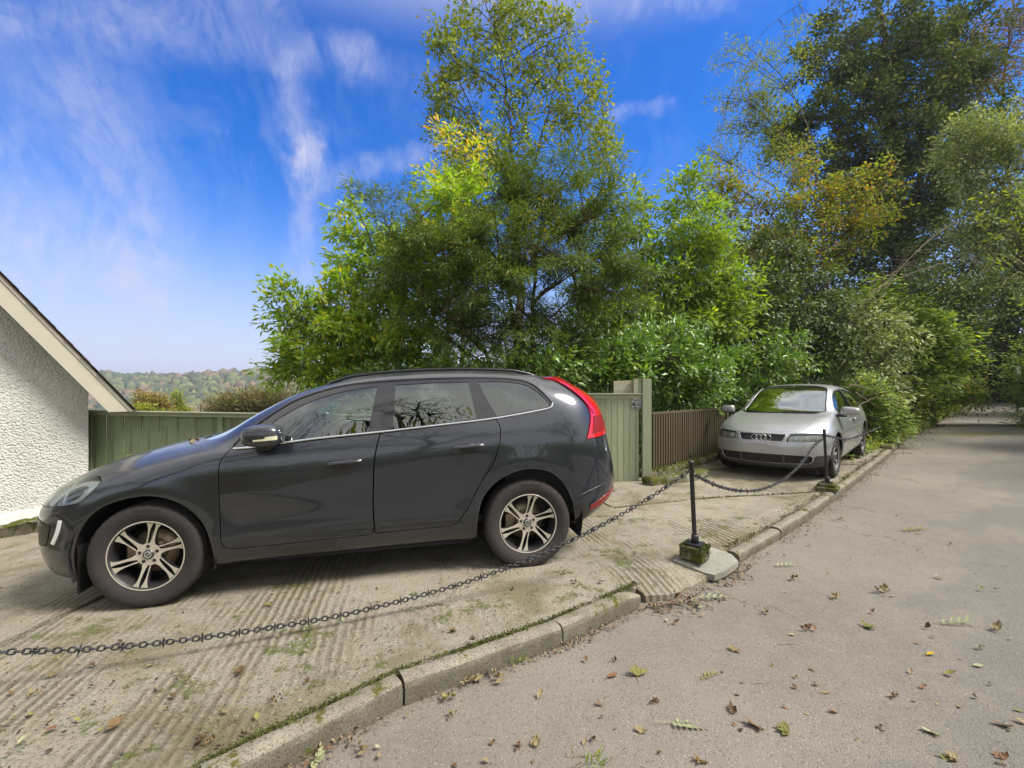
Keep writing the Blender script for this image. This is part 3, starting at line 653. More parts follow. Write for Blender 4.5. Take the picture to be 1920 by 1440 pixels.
def strip(S, uvline, name, mat, parent, r, sides='LR', off=.003, flat=1.0):
    P = S.ev(uvline[:, 0], uvline[:, 1]); e = 2e-3
    pu = S.ev(uvline[:, 0] + e, uvline[:, 1]) - S.ev(uvline[:, 0] - e, uvline[:, 1]); pv = S.ev(uvline[:, 0], uvline[:, 1] + 8 * e) - S.ev(uvline[:, 0], uvline[:, 1] - 8 * e)
    N = np.cross(pu, pv); N /= np.linalg.norm(N, axis=1, keepdims=True) + 1e-12
    if (N * (P - [-1.3, 0, .7])).sum() < 0: N = -N
    P = P + N * off; res = []
    for sd in sides:
        Q = P if sd == 'L' else P * [1, -1, 1]
        V, Fq = tubes([(Q, r)], 8); res.append(mesh_np(name, V, Fq, mat, parent))
    return res

def wheel(parent, x, y, z, side, Rt, Wt, Rr, style, front=True, steer=0.0):
    """side +1 left / -1 right; local axis Y points outward"""
    w = empty('wheel', (x, y, z), parent)
    w.rotation_euler = (0, 0, steer + (0 if side > 0 else math.pi))
    h = Wt / 2
    prof = [(Rr - .012, -h * .80), (Rr + .01, -h * .98), (Rr + (Rt - Rr) * .45, -h * 1.06), (Rt * .965, -h * .97), (Rt * .988, -h * .86)]
    for gx in (-.52, -.18, .18, .52):
        prof += [(Rt, h * (gx - .10)), (Rt - .009, h * (gx - .045)), (Rt - .009, h * (gx + .045)), (Rt, h * (gx + .10))]
    prof += [(Rt * .988, h * .86), (Rt * .965, h * .97), (Rt * .94, h * 1.03), (Rr + (Rt - Rr) * .60, h * 1.075), (Rr + (Rt - Rr) * .45, h * 1.06), (Rr + .022, h * .99), (Rr + .012, h * .94), (Rr - .004, h * .90), (Rr - .012, h * .7)]
    seg = 144; V, Fq = lathe(prof, seg)
    V = V.reshape(len(prof), seg, 3); j = np.arange(seg)
    for i in range(len(prof)):               # lateral sipes in the shoulders
        r0 = prof[i][0]
        if r0 > Rt * .955:
            k = (1 - .020 * ((j + (i % 3)) % 4 == 0) * (1 if abs(prof[i][1]) > h * .6 else .4)); V[i, :, 0] *= k; V[i, :, 2] *= k
    V = V.reshape(-1, 3)
    # flattened contact patch
    flat = V[:, 2] < -(Rt - .010); V[flat, 2] = -(Rt - .010)
    ty = mesh_np('tyre', V, Fq, M['rubber'], w)
    ty.data.set_sharp_from_angle(angle=R(35))
    # rim barrel
    yb = h * .80
    V, Fq = lathe([(Rr + .002, yb + .012), (Rr - .003, yb + .015), (Rr - .012, yb + .008), (Rr - .016, yb - .02), (Rr - .030, yb - .06), (Rr - .035, -h * .75), (Rr + .002, -h * .8)], 72)
    rim = mesh_np('rim', V, Fq, M['alloyd'], w)
    V, Fq = lathe([(Rr + .0025, yb + .013), (Rr - .001, yb + .0165), (Rr - .007, yb + .013)], 96)
    mesh_np('rim_edge', V, Fq, M['alloy'] if style == 6 else M['alloy2'], w)
    # spokes
    bm = bmesh.new(); am = []
    def poly(pts, y0, y1, hub_in=0.0):
        """pts: (r, deg) ; front face dished towards the hub"""
        def P3(r, a, y): return (-r * math.cos(R(a)), y - hub_in * (1 - r / Rr) ** 1.0, r * math.sin(R(a)))
        f = [bm.verts.new(P3(r, a, y1)) for r, a in pts]; b = [bm.verts.new(P3(r, a, y0)) for r, a in pts]; n = len(pts)
        ff = bm.faces.new(f); ff.material_index = 0
        for i in range(n):
            q = bm.faces.new([f[i], b[i], b[(i + 1) % n], f[(i + 1) % n]]); q.material_index = 1
    yf = yb - .002; sgn = 1
    if style == 6:
        for k in range(6):
            a = 77 + 60 * k
            # leading arm
            A = [(.072, a + 27), (.088, a + 16), (.12, a + 15), (.17, a + 11.5), (.205, a + 11.5), (Rr - .006, a + 14), (Rr - .005, a + 8), (Rr - .005, a + 1.2), (.218, a + 1.6), (.19, a + 4.0), (.15, a + 7.0), (.115, a + 8.8), (.085, a + 8)]
            A = [(.070, a + 27), (.095, a + 20.5), (.125, a + 14.5), (.165, a + 11.5), (.20, a + 11.5), (Rr - .005, a + 13.5), (Rr - .004, a + 8), (Rr - .004, a + 1.2), (.218, a + 2.6), (.19, a + 5.6), (.155, a + 8.4), (.12, a + 11), (.09, a + 14.5)]
            B = [(.078, a + 9), (.10, a + 3), (.13, a - .2), (.165, a - 1.6), (.19, a - 2.0), (.215, a - 1.8), (Rr - .004, a - .8), (Rr - .004, a - 7), (Rr - .005, a - 12), (.205, a - 8.2), (.175, a - 7.2), (.14, a - 8), (.105, a - 10.5), (.082, a - 18), (.070, a - 14)]
            poly(A, yf - .035, yf, .028); poly(B, yf - .035, yf, .028)
        poly([(.080, t) for t in range(0, 360, 12)], yf - .05, yf - .0185 + .0, 0)
        hubr = .034
    else:
        for k in range(9):
            a = 10 + 40 * k
            A = [(.055, a - 9), (.09, a - 7.0), (.15, a - 5.5), (Rr - .004, a - 7.5), (Rr - .004, a + 7.5), (.15, a + 5.5), (.09, a + 7.0), (.055, a + 9)]
            poly(A, yf - .03, yf, .03)
        poly([(.065, t) for t in range(0, 360, 12)], yf - .05, yf - .017, 0)
        hubr = .030
    bmesh.ops.recalc_face_normals(bm, faces=bm.faces)
    sp = bm_obj('spokes', bm, [M['alloy'] if style == 6 else M['alloy2'], M['alloyd'] if style == 6 else M['alloy2']], w, False, bevel=.0015)
    V, Fq = lathe([(.0, yf - .008), (hubr * .8, yf - .008), (hubr, yf - .012), (hubr + .004, yf - .03)], 32)
    cap = mesh_np('hub_cap', V, Fq, M['satin'], w)
    if style == 6:                       # ring with a slanting bar on the cap
        V, Fq = lathe([(.017, yf - .0075), (.0205, yf - .0055), (.024, yf - .0075)], 28); mesh_np('cap_emblem', V, Fq, M['chrome'], w)
        bm = bmesh.new(); box(bm, (-.022, yf - .008, -.003), (.022, yf - .0062, .003), Matrix.Rotation(R(38), 4, 'Y')); bm_obj('cap_emblem', bm, M['chrome'], w)
        for k in range(5):
            a = R(20 + 72 * k); V, Fq = lathe([(0, yf - .014), (.0085, yf - .014), (.0115, yf - .018), (.0125, yf - .0185), (.0125, yf - .0195)], 14)
            V = V + np.array([-.057 * math.cos(a), 0, .057 * math.sin(a)])
            mesh_np('wheel_bolt', V, Fq, M['black'], w)
    V, Fq = lathe([(.06, -.02), (.155, -.02), (.155, -.045), (.06, -.045)], 48); mesh_np('brake_disc', V, Fq, M['disc'], w)
    V, Fq = lathe([(.0, -.0), (.085, -.0), (.085, -.06)], 36); mesh_np('hub', V, Fq, M['disc'], w)
    bm = bmesh.new(); box(bm, (.085, -.07, -.07), (.175, .005, .07)); bm_obj('brake_caliper', bm, M['disc'], w, bevel=.01)
    V, Fq = lathe([(.0, -.065), (Rr - .04, -.065)], 36); mesh_np('brake_shield', V, Fq, M['void'], w)
    return w, ty
def side_text(ty, s, radius, y, size, a0, spread):
    cu = bpy.data.curves.new('t', 'FONT'); cu.body = s; cu.size = size; cu.extrude = .0012; cu.align_x = 'CENTER'; cu.offset = .0012
    o = bpy.data.objects.new('t', cu); COL.objects.link(o)
    me = bpy.data.meshes.new_from_object(o.evaluated_get(bpy.context.evaluated_depsgraph_get())); COL.objects.unlink(o); bpy.data.objects.remove(o)
    n = len(me.vertices); V = np.zeros(n * 3); me.vertices.foreach_get('co', V); V = V.reshape(-1, 3)
    a = R(a0) + V[:, 0] * spread / radius; r = radius + V[:, 1] - size * .35     # outward face: seen from +Y, x runs to -X ; mirror
    P = np.stack([r * np.cos(a), y + V[:, 2], r * np.sin(a)], 1)
    me.vertices.foreach_set('co', P.ravel()); me.materials.append(M['rubber2']); me.update()
    t = bpy.data.objects.new('sidewall_lettering', me); COL.objects.link(t); t.parent = ty.parent
def rbox(name, lo, hi, mat, parent, bevel=.02, rot=None, taper=None):
    bm = bmesh.new(); box(bm, lo, hi)
    if taper:
        for v in bm.verts:
            if v.co.z > (lo[2] + hi[2]) / 2: v.co.x += taper[0]; v.co.y *= taper[1]
    o = bm_obj(name, bm, mat, parent, True, bevel=bevel); o.modifiers[0].segments = 3 if bevel else 1
    return o
def superbox(c, h, n=3.2, seg=20, warp=None):
    """rounded box (superellipsoid)"""
    th = np.linspace(-np.pi / 2, np.pi / 2, seg // 2 + 1); ph = np.linspace(0, 2 * np.pi, seg * 2, endpoint=False)
    T, Pn = np.meshgrid(th, ph, indexing='ij'); f = lambda v: np.sign(v) * np.abs(v) ** (2 / n)
    V = np.stack([f(np.cos(T)) * f(np.cos(Pn)) * h[0], f(np.cos(T)) * f(np.sin(Pn)) * h[1], f(np.sin(T)) * h[2]], -1)
    if warp: V = warp(V)
    V = V + np.array(c); a, b = T.shape; V = V.reshape(-1, 3)
    i = np.arange(a - 1)[:, None]; j = np.arange(b)[None, :]; j2 = (j + 1) % b
    return V, np.stack([i * b + j, i * b + j2, (i + 1) * b + j2, (i + 1) * b + j], -1).reshape(-1, 4)
def wheel_well(parent, x, z, r, y0, y1):
    th = np.linspace(R(-20), R(200), 40)
    for s in (1, -1):
        P = [[(x + r * math.cos(a), s * y, z + r * math.sin(a)) for a in th] for y in (y1, y0)]
        V = np.array(P[0] + P[1] + [(x, s * y0, z)]); n = len(th)
        Fc = [(i, i + 1, n + i + 1, n + i) for i in range(n - 1)] + [(n + i, n + i + 1, 2 * n) for i in range(n - 1)]
        mesh_np('wheel_arch_liner', V, Fc, M['void'], parent)
def cabin(car, seats, sw, dash, floor):
    for (x, y) in seats:
        s = empty('seat', (x, y, 0), car)
        V, Fq = superbox((0, 0, .60), (.27, .25, .10), 4); mesh_np('cushion', V, Fq, M['seat'], s)
        def lean(V_): V_[..., 0] -= V_[..., 2] * .28; return V_
        V, Fq = superbox((-.27, 0, .93), (.075, .24, .32), 4, warp=lean); mesh_np('backrest', V, Fq, M['seat'], s)
        V, Fq = superbox((-.40, 0, 1.30 if sw[2] > 1 else 1.16), (.05, .135, .10), 4, warp=lean); mesh_np('headrest', V, Fq, M['seat'], s)
    th = np.linspace(0, 2 * np.pi, 33); P = np.stack([.035 * np.sin(th) * 2, .19 * np.cos(th), .18 * np.sin(th)], 1)
    V, Fq = tubes([(P, .015)], 8); st = mesh_np('steering_wheel', V, Fq, M['steer'], car); st.location = sw
    V, Fq = superbox((-.0, 0, 0), (.03, .06, .05), 3); mesh_np('steering_hub', V, Fq, M['steer'], st)
    V, Fq = superbox(dash[0], dash[1], 5); mesh_np('dashboard', V, Fq, M['dash'], car)
    lo, hi = floor; bm = bmesh.new(); box(bm, lo, hi); bm_obj('cabin_floor', bm, M['interior'], car)
def rect_uv(S, u0, u1, v0, v1, du=.03, dv=.2):
    a = np.arange(u0, u1, du); b = np.arange(v0, v1, dv)
    return np.array([(x, v0) for x in a] + [(u1, y) for y in b] + [(x, v1) for x in a[::-1] + du * .0 if x < u1][:0] + [(x, v1) for x in np.linspace(u1, u0, len(a) + 1)[:-1]] + [(u0, y) for y in np.linspace(v1, v0, len(b) + 1)[:-1]])
def disc_cut(cx, cz, r, zlow, n=60):
    """arch opening in side view running down through the sill"""
    a = np.linspace(R(0), R(180), n); P = [(cx + r[0] * math.cos(t), cz + r[1] * math.sin(t)) for t in a]
    return P

# ================================================================== the dark grey estate/SUV
def build_suv(pose):
    car = empty('parked_car', pose[3:]); tag(car, 'charcoal grey five-door SUV parked side-on on the brushed concrete forecourt', 'car')
    car.rotation_euler = (pose[2], pose[1], pose[0])
    S = Surf(SUVC); K1 = S.K - 1
    side = lambda P, vr=(0, 13), d=0.0, step=.015, corner=48: S.find(offset2(densify(P, step, corner=corner), d), 'side', vr)
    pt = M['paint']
    # outlines in the side view of the car (x from the front axle, z up)
    fd = [(-.538,1.076),(-.495,1.01),(-.481,.922),(-.482,.722),(-.486,.519),(-.496,.407),(-.530,.366),(-.60,.358),(-1.53,.378),(-1.545,.43),(-1.543,.52),(-1.542,.645),(-1.555,.932),(-1.576,1.055),(-1.602,1.150),(-1.16,1.122),(-.89,1.098),(-.668,1.075)]
    rd = [(-1.556,.385),(-2.095,.396),(-2.175,.412),(-2.227,.476),(-2.288,.560),(-2.381,.736),(-2.474,.865),(-2.531,1.012),(-2.552,1.158),(-2.522,1.229),(-2.0,1.184),(-1.606,1.151),(-1.58,1.055),(-1.559,.932),(-1.546,.645),(-1.547,.52)]
    dlo = [(-.530,1.074),(-.558,1.11),(-.618,1.186),(-.71,1.255),(-.827,1.338),(-.944,1.41),(-1.134,1.481),(-1.333,1.526),(-1.587,1.552),(-2.008,1.569),(-2.371,1.569),(-2.613,1.561),(-2.78,1.540),(-2.877,1.503),(-2.96,1.425),(-3.015,1.349),(-3.020,1.318),(-2.96,1.297),(-2.522,1.234),(-2.0,1.190),(-1.606,1.158),(-1.161,1.130),(-.894,1.104),(-.668,1.079)]
    gF = [(-.790,1.120),(-.800,1.248),(-.889,1.318),(-1.073,1.414),(-1.267,1.474),(-1.471,1.508),(-1.577,1.516),(-1.545,1.36),(-1.510,1.160),(-1.16,1.138)]
    gM = [(-.640,1.086),(-.650,1.145),(-.70,1.205),(-.765,1.245),(-.770,1.115)]
    gR = [(-1.723,1.528),(-2.0,1.541),(-2.314,1.545),(-2.340,1.40),(-2.366,1.243),(-2.0,1.203),(-1.695,1.176),(-1.71,1.36)]
    gQ = [(-2.400,1.545),(-2.609,1.541),(-2.778,1.520),(-2.868,1.480),(-2.945,1.408),(-2.990,1.345),(-2.985,1.322),(-2.94,1.312),(-2.533,1.256),(-2.46,1.40)]
    head = [(.80,.782),(.70,.842),(.55,.885),(.417,.910),(.32,.912),(.275,.893),(.305,.83),(.385,.762),(.50,.742),(.66,.725),(.835,.712)]
    af = [(.452,.10),(.448,.227),(.430,.455),(.376,.592),(.284,.700),(.162,.763),(-.007,.790),(-.143,.767),(-.267,.699),(-.367,.583),(-.418,.458),(-.439,.315),(-.443,.10)]
    ar = [(-2.338,.10),(-2.336,.295),(-2.348,.466),(-2.395,.613),(-2.503,.728),(-2.641,.797),(-2.78,.822),(-2.94,.792),(-3.069,.692),(-3.149,.546),(-3.180,.416),(-3.200,.30),(-3.21,.10)]
    tail = [(-3.00,1.562),(-3.12,1.532),(-3.245,1.45),(-3.33,1.36),(-3.372,1.25),(-3.345,1.145),(-3.30,1.035),(-3.50,1.045),(-3.62,1.06),(-3.63,1.19),(-3.62,1.30),(-3.50,1.42),(-3.34,1.55),(-3.20,1.575)]
    # the arch openings in (u,v): clip to the bottom edge of the surface
    def arch_uv(P):
        q = densify(P, .02, closed=False); uv = S.find(q[(q[:, 1] > .235)], 'side', (0, 8))
        uv = np.concatenate([[[uv[0, 0], -.3]], uv, [[uv[-1, 0], -.3]]]); return uv
    AF, AR = arch_uv(af), arch_uv(ar)
    D = {k: side(v) for k, v in dict(dlo=dlo, gF=gF, gM=gM, gR=gR, gQ=gQ).items()}
    top = lambda P, vr, d=0.0: S.find(offset2(densify(P, .02), d), 'top', vr)
    def closed_top(line):   # polyline from centre to centre -> closed with the centreline
        return line
    # bonnet, windscreen, roof light etc. in plan view (x, y), closed along the centre line
    def centre_region(line, vr, d=0.0, proj='top'):
        L = densify(line, .02, closed=False); uv = S.find(L, proj, vr); uv[0, 1] = uv[-1, 1] = K1
        c = np.linspace(uv[-1, 0], uv[0, 0], 30)[1:-1]
        return np.concatenate([uv, np.stack([c, np.full(28, K1)], 1)])
    def grow_uv(P, d):
        Q = offset2(P * [1, VS], d) / [1, VS]; Q[P[:, 1] > K1 - 1e-3, 1] = K1; return Q
    bon = centre_region([(.825, 0), (.82, .25), (.80, .45), (.70, .58), (.55, .665), (.277, .80), (.104, .845), (-.123, .862), (-.268, .84), (-.31, .80), (-.29, .74), (-.22, .66), (-.12, .50), (-.06, .25), (-.045, 0)], (6, 14))
    wsc = centre_region([(-.13, 0), (-.15, .30), (-.24, .52), (-.40, .655), (-.62, .640), (-.92, .600), (-1.18, .560), (-1.255, .45), (-1.275, .25), (-1.28, 0)], (10.2, 14))
    rear_g = S.find(densify([(.004, 1.515), (.48, 1.50), (.58, 1.43), (.62, 1.25), (.58, 1.14), (.004, 1.13)], .02, closed=False), 'front', (6, 12), (-9, -2.9)); rear_g[0, 0] = rear_g[-1, 0] = S.x0
    holes = [AF, AR, D['dlo'], side(fd, d=.0035), side(rd, d=.0035), side(head, d=.003), side(tail, d=.003), grow_uv(bon, .003), wsc]
    bumper_cut = .0
    body_outer = rect_uv(S, S.x0, S.x1, 0, K1)
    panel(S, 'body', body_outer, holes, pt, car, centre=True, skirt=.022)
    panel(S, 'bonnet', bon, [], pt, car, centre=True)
    # doors with their handles
    for nm, P, hx, hz in (('front_door', fd, -1.345, .952), ('rear_door', rd, -2.29, 1.030)):
        for i, d in enumerate(panel(S, nm, side(P, d=-.0030), [], pt, car)):
            s = 1 if i == 0 else -1
            y = float(S.ev(*S.find([(hx, hz)], 'side', (2, 9))[0]).ravel()[1]) if False else float(S.ev(np.array([hx]), S.find([(hx, hz)], 'side', (2, 9))[:, 1])[0, 1])
            t = np.linspace(-1, 1, 15); P3 = np.stack([hx + t * .120, s * (y + .030 - .018 * t ** 6), hz - t * .0065 + 0 * t], 1)
            V, Fq = tubes([(P3, .0125 * (1 - .25 * t ** 4))], 10); hd = mesh_np('handle', V, Fq, pt, d)
            V, Fq = tubes([(P3 + [0, s * .010, -.004], .0035)], 6); mesh_np('handle_trim', V, Fq, M['satin'], d)
            V, Fq = superbox((hx + .01, s * (y - .0015), hz - .018), (.068, .012, .038), 2.3); mesh_np('handle_recess', V, Fq, M['black'], d)
    # window surround, panes, bright line under the glass
    panel(S, 'window_surround', side(dlo, d=-.002), [D['gF'], D['gM'], D['gR'], D['gQ']], M['glossblack'], car, off=-.003, skirt=.02)
    for k, mt in (('gF', 'gside'), ('gM', 'gside'), ('gR', 'gdark'), ('gQ', 'gdark')):
        panel(S, 'window', S.find(offset2(densify(dict(gF=gF, gM=gM, gR=gR, gQ=gQ)[k], .02), .004), 'side', (0, 13)), [], M[mt], car, off=-.008, skirt=0)
    ln = densify([(-.56, 1.079), (-.668, 1.084), (-.894, 1.108), (-1.161, 1.134), (-1.606, 1.163), (-2.0, 1.194), (-2.522, 1.238), (-2.96, 1.300), (-3.012, 1.318), (-3.026, 1.350)], .03, closed=False)
    strip(S, S.find(ln, 'side', (5, 12)), 'chrome_strip', M['chrome'], car, .0085, off=.002)
    ln = densify([(-.545, 1.10), (-.618, 1.192), (-.71, 1.262), (-.827, 1.345), (-.944, 1.417), (-1.134, 1.489), (-1.333, 1.534), (-1.587, 1.560), (-2.008, 1.577), (-2.371, 1.577), (-2.613, 1.569), (-2.78, 1.548), (-2.877, 1.511), (-2.96, 1.433), (-3.02, 1.356)], .03, closed=False)
    strip(S, S.find(ln, 'side', (6, 13)), 'window_seal', M['black'], car, .006, off=.0)
    panel(S, 'windscreen', grow_uv(wsc, -.0), [], M['gfront'], car, centre=True, off=-.006, skirt=0)
    panel(S, 'rear_window', rear_g, [], M['gdark'], car, centre=True, off=.002, skirt=0)
    # roof rails
    xs = np.linspace(-2.93, -1.16, 44); t = (xs + 1.16) / (-2.93 + 1.16)
    vv = 11.15 + 0 * xs; base = S.ev(xs, vv)
    lift = .030 * np.clip(np.minimum(t, 1 - t) * 9, 0, 1) ** .6 - .004
    for s in (1, -1):
        V, Fq = tubes([(np.stack([xs, s * (base[:, 1] - .01), base[:, 2] + lift], 1), .0135)], 8); mesh_np('roof_rail', V, Fq, M['black'], car)
    # lamps
    for i, o in enumerate(panel(S, 'headlight', side(head, d=-.002), [], M['lens'], car, off=.001, skirt=.004)):
        s = 1 if i == 0 else -1
        b = panel(S, 'reflector', side(head, d=-.004), [], M['lampsilver'], o, off=-.035, skirt=0, sides='L' if s > 0 else 'R')
        for q in (([(.66, .74), (.60, .80), (.50, .865), (.40, .893), (.33, .893), (.30, .882), (.325, .838), (.39, .775), (.46, .756), (.40, .80), (.355, .85), (.37, .868), (.42, .868), (.50, .84), (.56, .79), (.60, .745)], 'lampwhite'),
                  ([(.555, .865), (.535, .875), (.51, .82), (.50, .76), (.52, .748), (.53, .81)], 'lampwhite'), ([(.72, .745), (.71, .80), (.60, .845), (.56, .845), (.54, .80), (.56, .752)], 'lampsilver'),
                  ([(.50, .765), (.505, .845), (.44, .862), (.41, .845), (.43, .79)], 'black')):
            panel(S, 'light_guide' if q[1] == 'lampwhite' else 'lamp_unit', side(q[0]), [], M[q[1]], o, off=-.012 if q[1] == 'lampwhite' else -.022, skirt=.008, sides='L' if s > 0 else 'R')
    for i, o in enumerate(panel(S, 'taillight', side(tail, d=-.002), [], M['red'], car, off=.010, skirt=.02)):
        s = 'LR'[i]
        panel(S, 'lamp_unit', side([(-3.40, 1.22), (-3.385, 1.14), (-3.36, 1.075), (-3.52, 1.085), (-3.56, 1.14), (-3.53, 1.22)]), [], M['reddark'], o, off=.0125, skirt=0, sides=s)
        panel(S, 'clear_band', side([(-3.10, 1.545), (-3.22, 1.49), (-3.34, 1.38), (-3.42, 1.27), (-3.44, 1.245), (-3.41, 1.24), (-3.33, 1.35), (-3.21, 1.465)]), [], M['red'], o, off=.016, skirt=.004, sides=s)
    # lower bumper reflector, marker strip, bumper and panel seams drawn as real recessed beads
    panel(S, 'reflector', side([(-3.33, .462), (-3.45, .505), (-3.56, .545), (-3.68, .555), (-3.68, .50), (-3.56, .465), (-3.42, .435), (-3.32, .425)]), [], M['reddark'], car, off=.004, skirt=.006)
    panel(S, 'side_marker', side([(.505, .640), (.528, .642), (.555, .56), (.598, .478), (.572, .472), (.530, .555)]), [], M['lampwhite'], car, off=.006, skirt=.006)
    panel(S, 'bumper_intake', side([(.86, .62), (.72, .625), (.60, .60), (.63, .50), (.66, .45), (.85, .44)]), [], M['black'], car, off=.003, skirt=0)
    for P, r in (([(-3.018, .776), (-3.135, .828), (-3.217, .896), (-3.262, .97), (-3.285, 1.035)], .0022), ([(-3.195, .562), (-3.35, .60), (-3.55, .642), (-3.70, .655)], .003),
                 ([(.275, .893), (.33, .80), (.40, .735), (.43, .65)], .0), ([(.376, .607), (.45, .613)], .0022), ([(-.44, .43), (-.495, .432)], .0022)):
        if r: strip(S, S.find(densify(P, .02, closed=False), 'side', (0, 11)), 'panel_seam', M['black'], car, r, off=-.0005)
    # wheels and wells
    wheel_well(car, 0, .37, .455, .48, .915); wheel_well(car, -2.774, .37, .47, .48, .915)
    for x, st in ((0, R(0)), (-2.774, 0)):
        for s in (1, -1):
            w_, ty = wheel(car, x, s * .792, .356, s, .366, .235, .243, 6, steer=st)
            if s > 0:
                side_text(ty, 'Continental', .326, .1255, .034, 94, -1.0)
    # arch lip, mud flap, sills
    for P in (af, ar):
        q = densify(P, .03, closed=False); q = q[q[:, 1] > .25]; strip(S, S.find(q, 'side', (0, 8)), 'arch_lip', M['plastic'], car, .007, off=-.006)
    for s in (1, -1):
        bm = bmesh.new(); box(bm, (.425, s * .72, .12), (.440, s * .86, .45)); bm_obj('mud_flap', bm, M['void'], car, bevel=.005)
        bm = bmesh.new(); box(bm, (-3.235, s * .72, .27), (-3.22, s * .86, .45)); bm_obj('mud_flap', bm, M['void'], car, bevel=.005)
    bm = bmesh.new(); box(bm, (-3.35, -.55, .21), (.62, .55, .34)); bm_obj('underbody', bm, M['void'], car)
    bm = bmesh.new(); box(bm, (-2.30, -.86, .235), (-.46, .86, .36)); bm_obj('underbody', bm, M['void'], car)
    # door mirror
    for s in (1, -1):
        m_ = empty('door_mirror', (-.800, s * 1.005, 1.175), car)
        def wp(V):
            t = (V[..., 0] / .15); V[..., 2] *= (1 - .16 * np.clip(t, 0, 1)) ; V[..., 1] *= (1 - .35 * np.clip(t, 0, 1) ** 2); V[..., 2] += .008 * (1 - t ** 2); return V
        V, Fq = superbox((0, 0, 0), (.135, .110, .080), 3.4, 28, wp); mesh_np('mirror_housing', V, Fq, M['paint'], m_)
        V, Fq = superbox((-.1255, 0, 0), (.012, .060, .040), 4); mesh_np('mirror_glass', V, Fq, M['glossblack'], m_)
        th = np.linspace(-.120, .030, 16)
        zz = np.interp(th, [-.12, -.055, -.040, .03], [-.004, -.006, -.014, -.018]); hh = np.interp(th, [-.12, -.05, -.04, .03], [.014, .013, .007, .006])
        def ysurf(z): return s * (.110 * np.clip(1 - np.abs(th / .135) ** 3.4 - np.abs(z / .080) ** 3.4, 0, 1) ** (1 / 3.4) * (1 - .35 * np.clip(th / .15, 0, 1) ** 2) + .0035)
        V = np.concatenate([np.stack([th, ysurf(zz + hh), zz + hh], 1), np.stack([th, ysurf(zz - hh), zz - hh], 1)]); n = len(th)
        mesh_np('indicator_lens', V, [(i, i + 1, n + i + 1, n + i) if s < 0 else (n + i, n + i + 1, i + 1, i) for i in range(n - 1)], M['amberlens'], m_)
        bm = bmesh.new(); box(bm, (-.05, -.17 if s > 0 else .02, -.105), (.06, -.02 if s > 0 else .17, -.060)); bm_obj('mirror_arm', bm, M['black'], m_, bevel=.012)
    # wipers / scuttle, cabin
    V, Fq = tubes([(np.array([(-.16 - .20 * (abs(t) ** 2), t * .62, 1.118 - .0 * t) for t in np.linspace(-1, 1, 17)]), .016)], 6); mesh_np('scuttle_panel', V, Fq, M['black'], car)
    cabin(car, [(-1.35, .38), (-1.35, -.38), (-2.25, .38), (-2.25, -.38)], (-.92, -.37, 1.08), ((-.62, 0, .93), (.30, .72, .14)), ((-3.3, -.75, .36), (-.3, .75, .42)))
    V, Fq = superbox((-.66, -.0, 1.36), (.015, .11, .035), 4); mesh_np('interior_mirror', V, Fq, M['interior'], car)
    bm = bmesh.new(); box(bm, (-3.2, -.74, .42), (-2.62, .74, 1.0)); bm_obj('load_cover', bm, M['interior'], car)
    return car, S

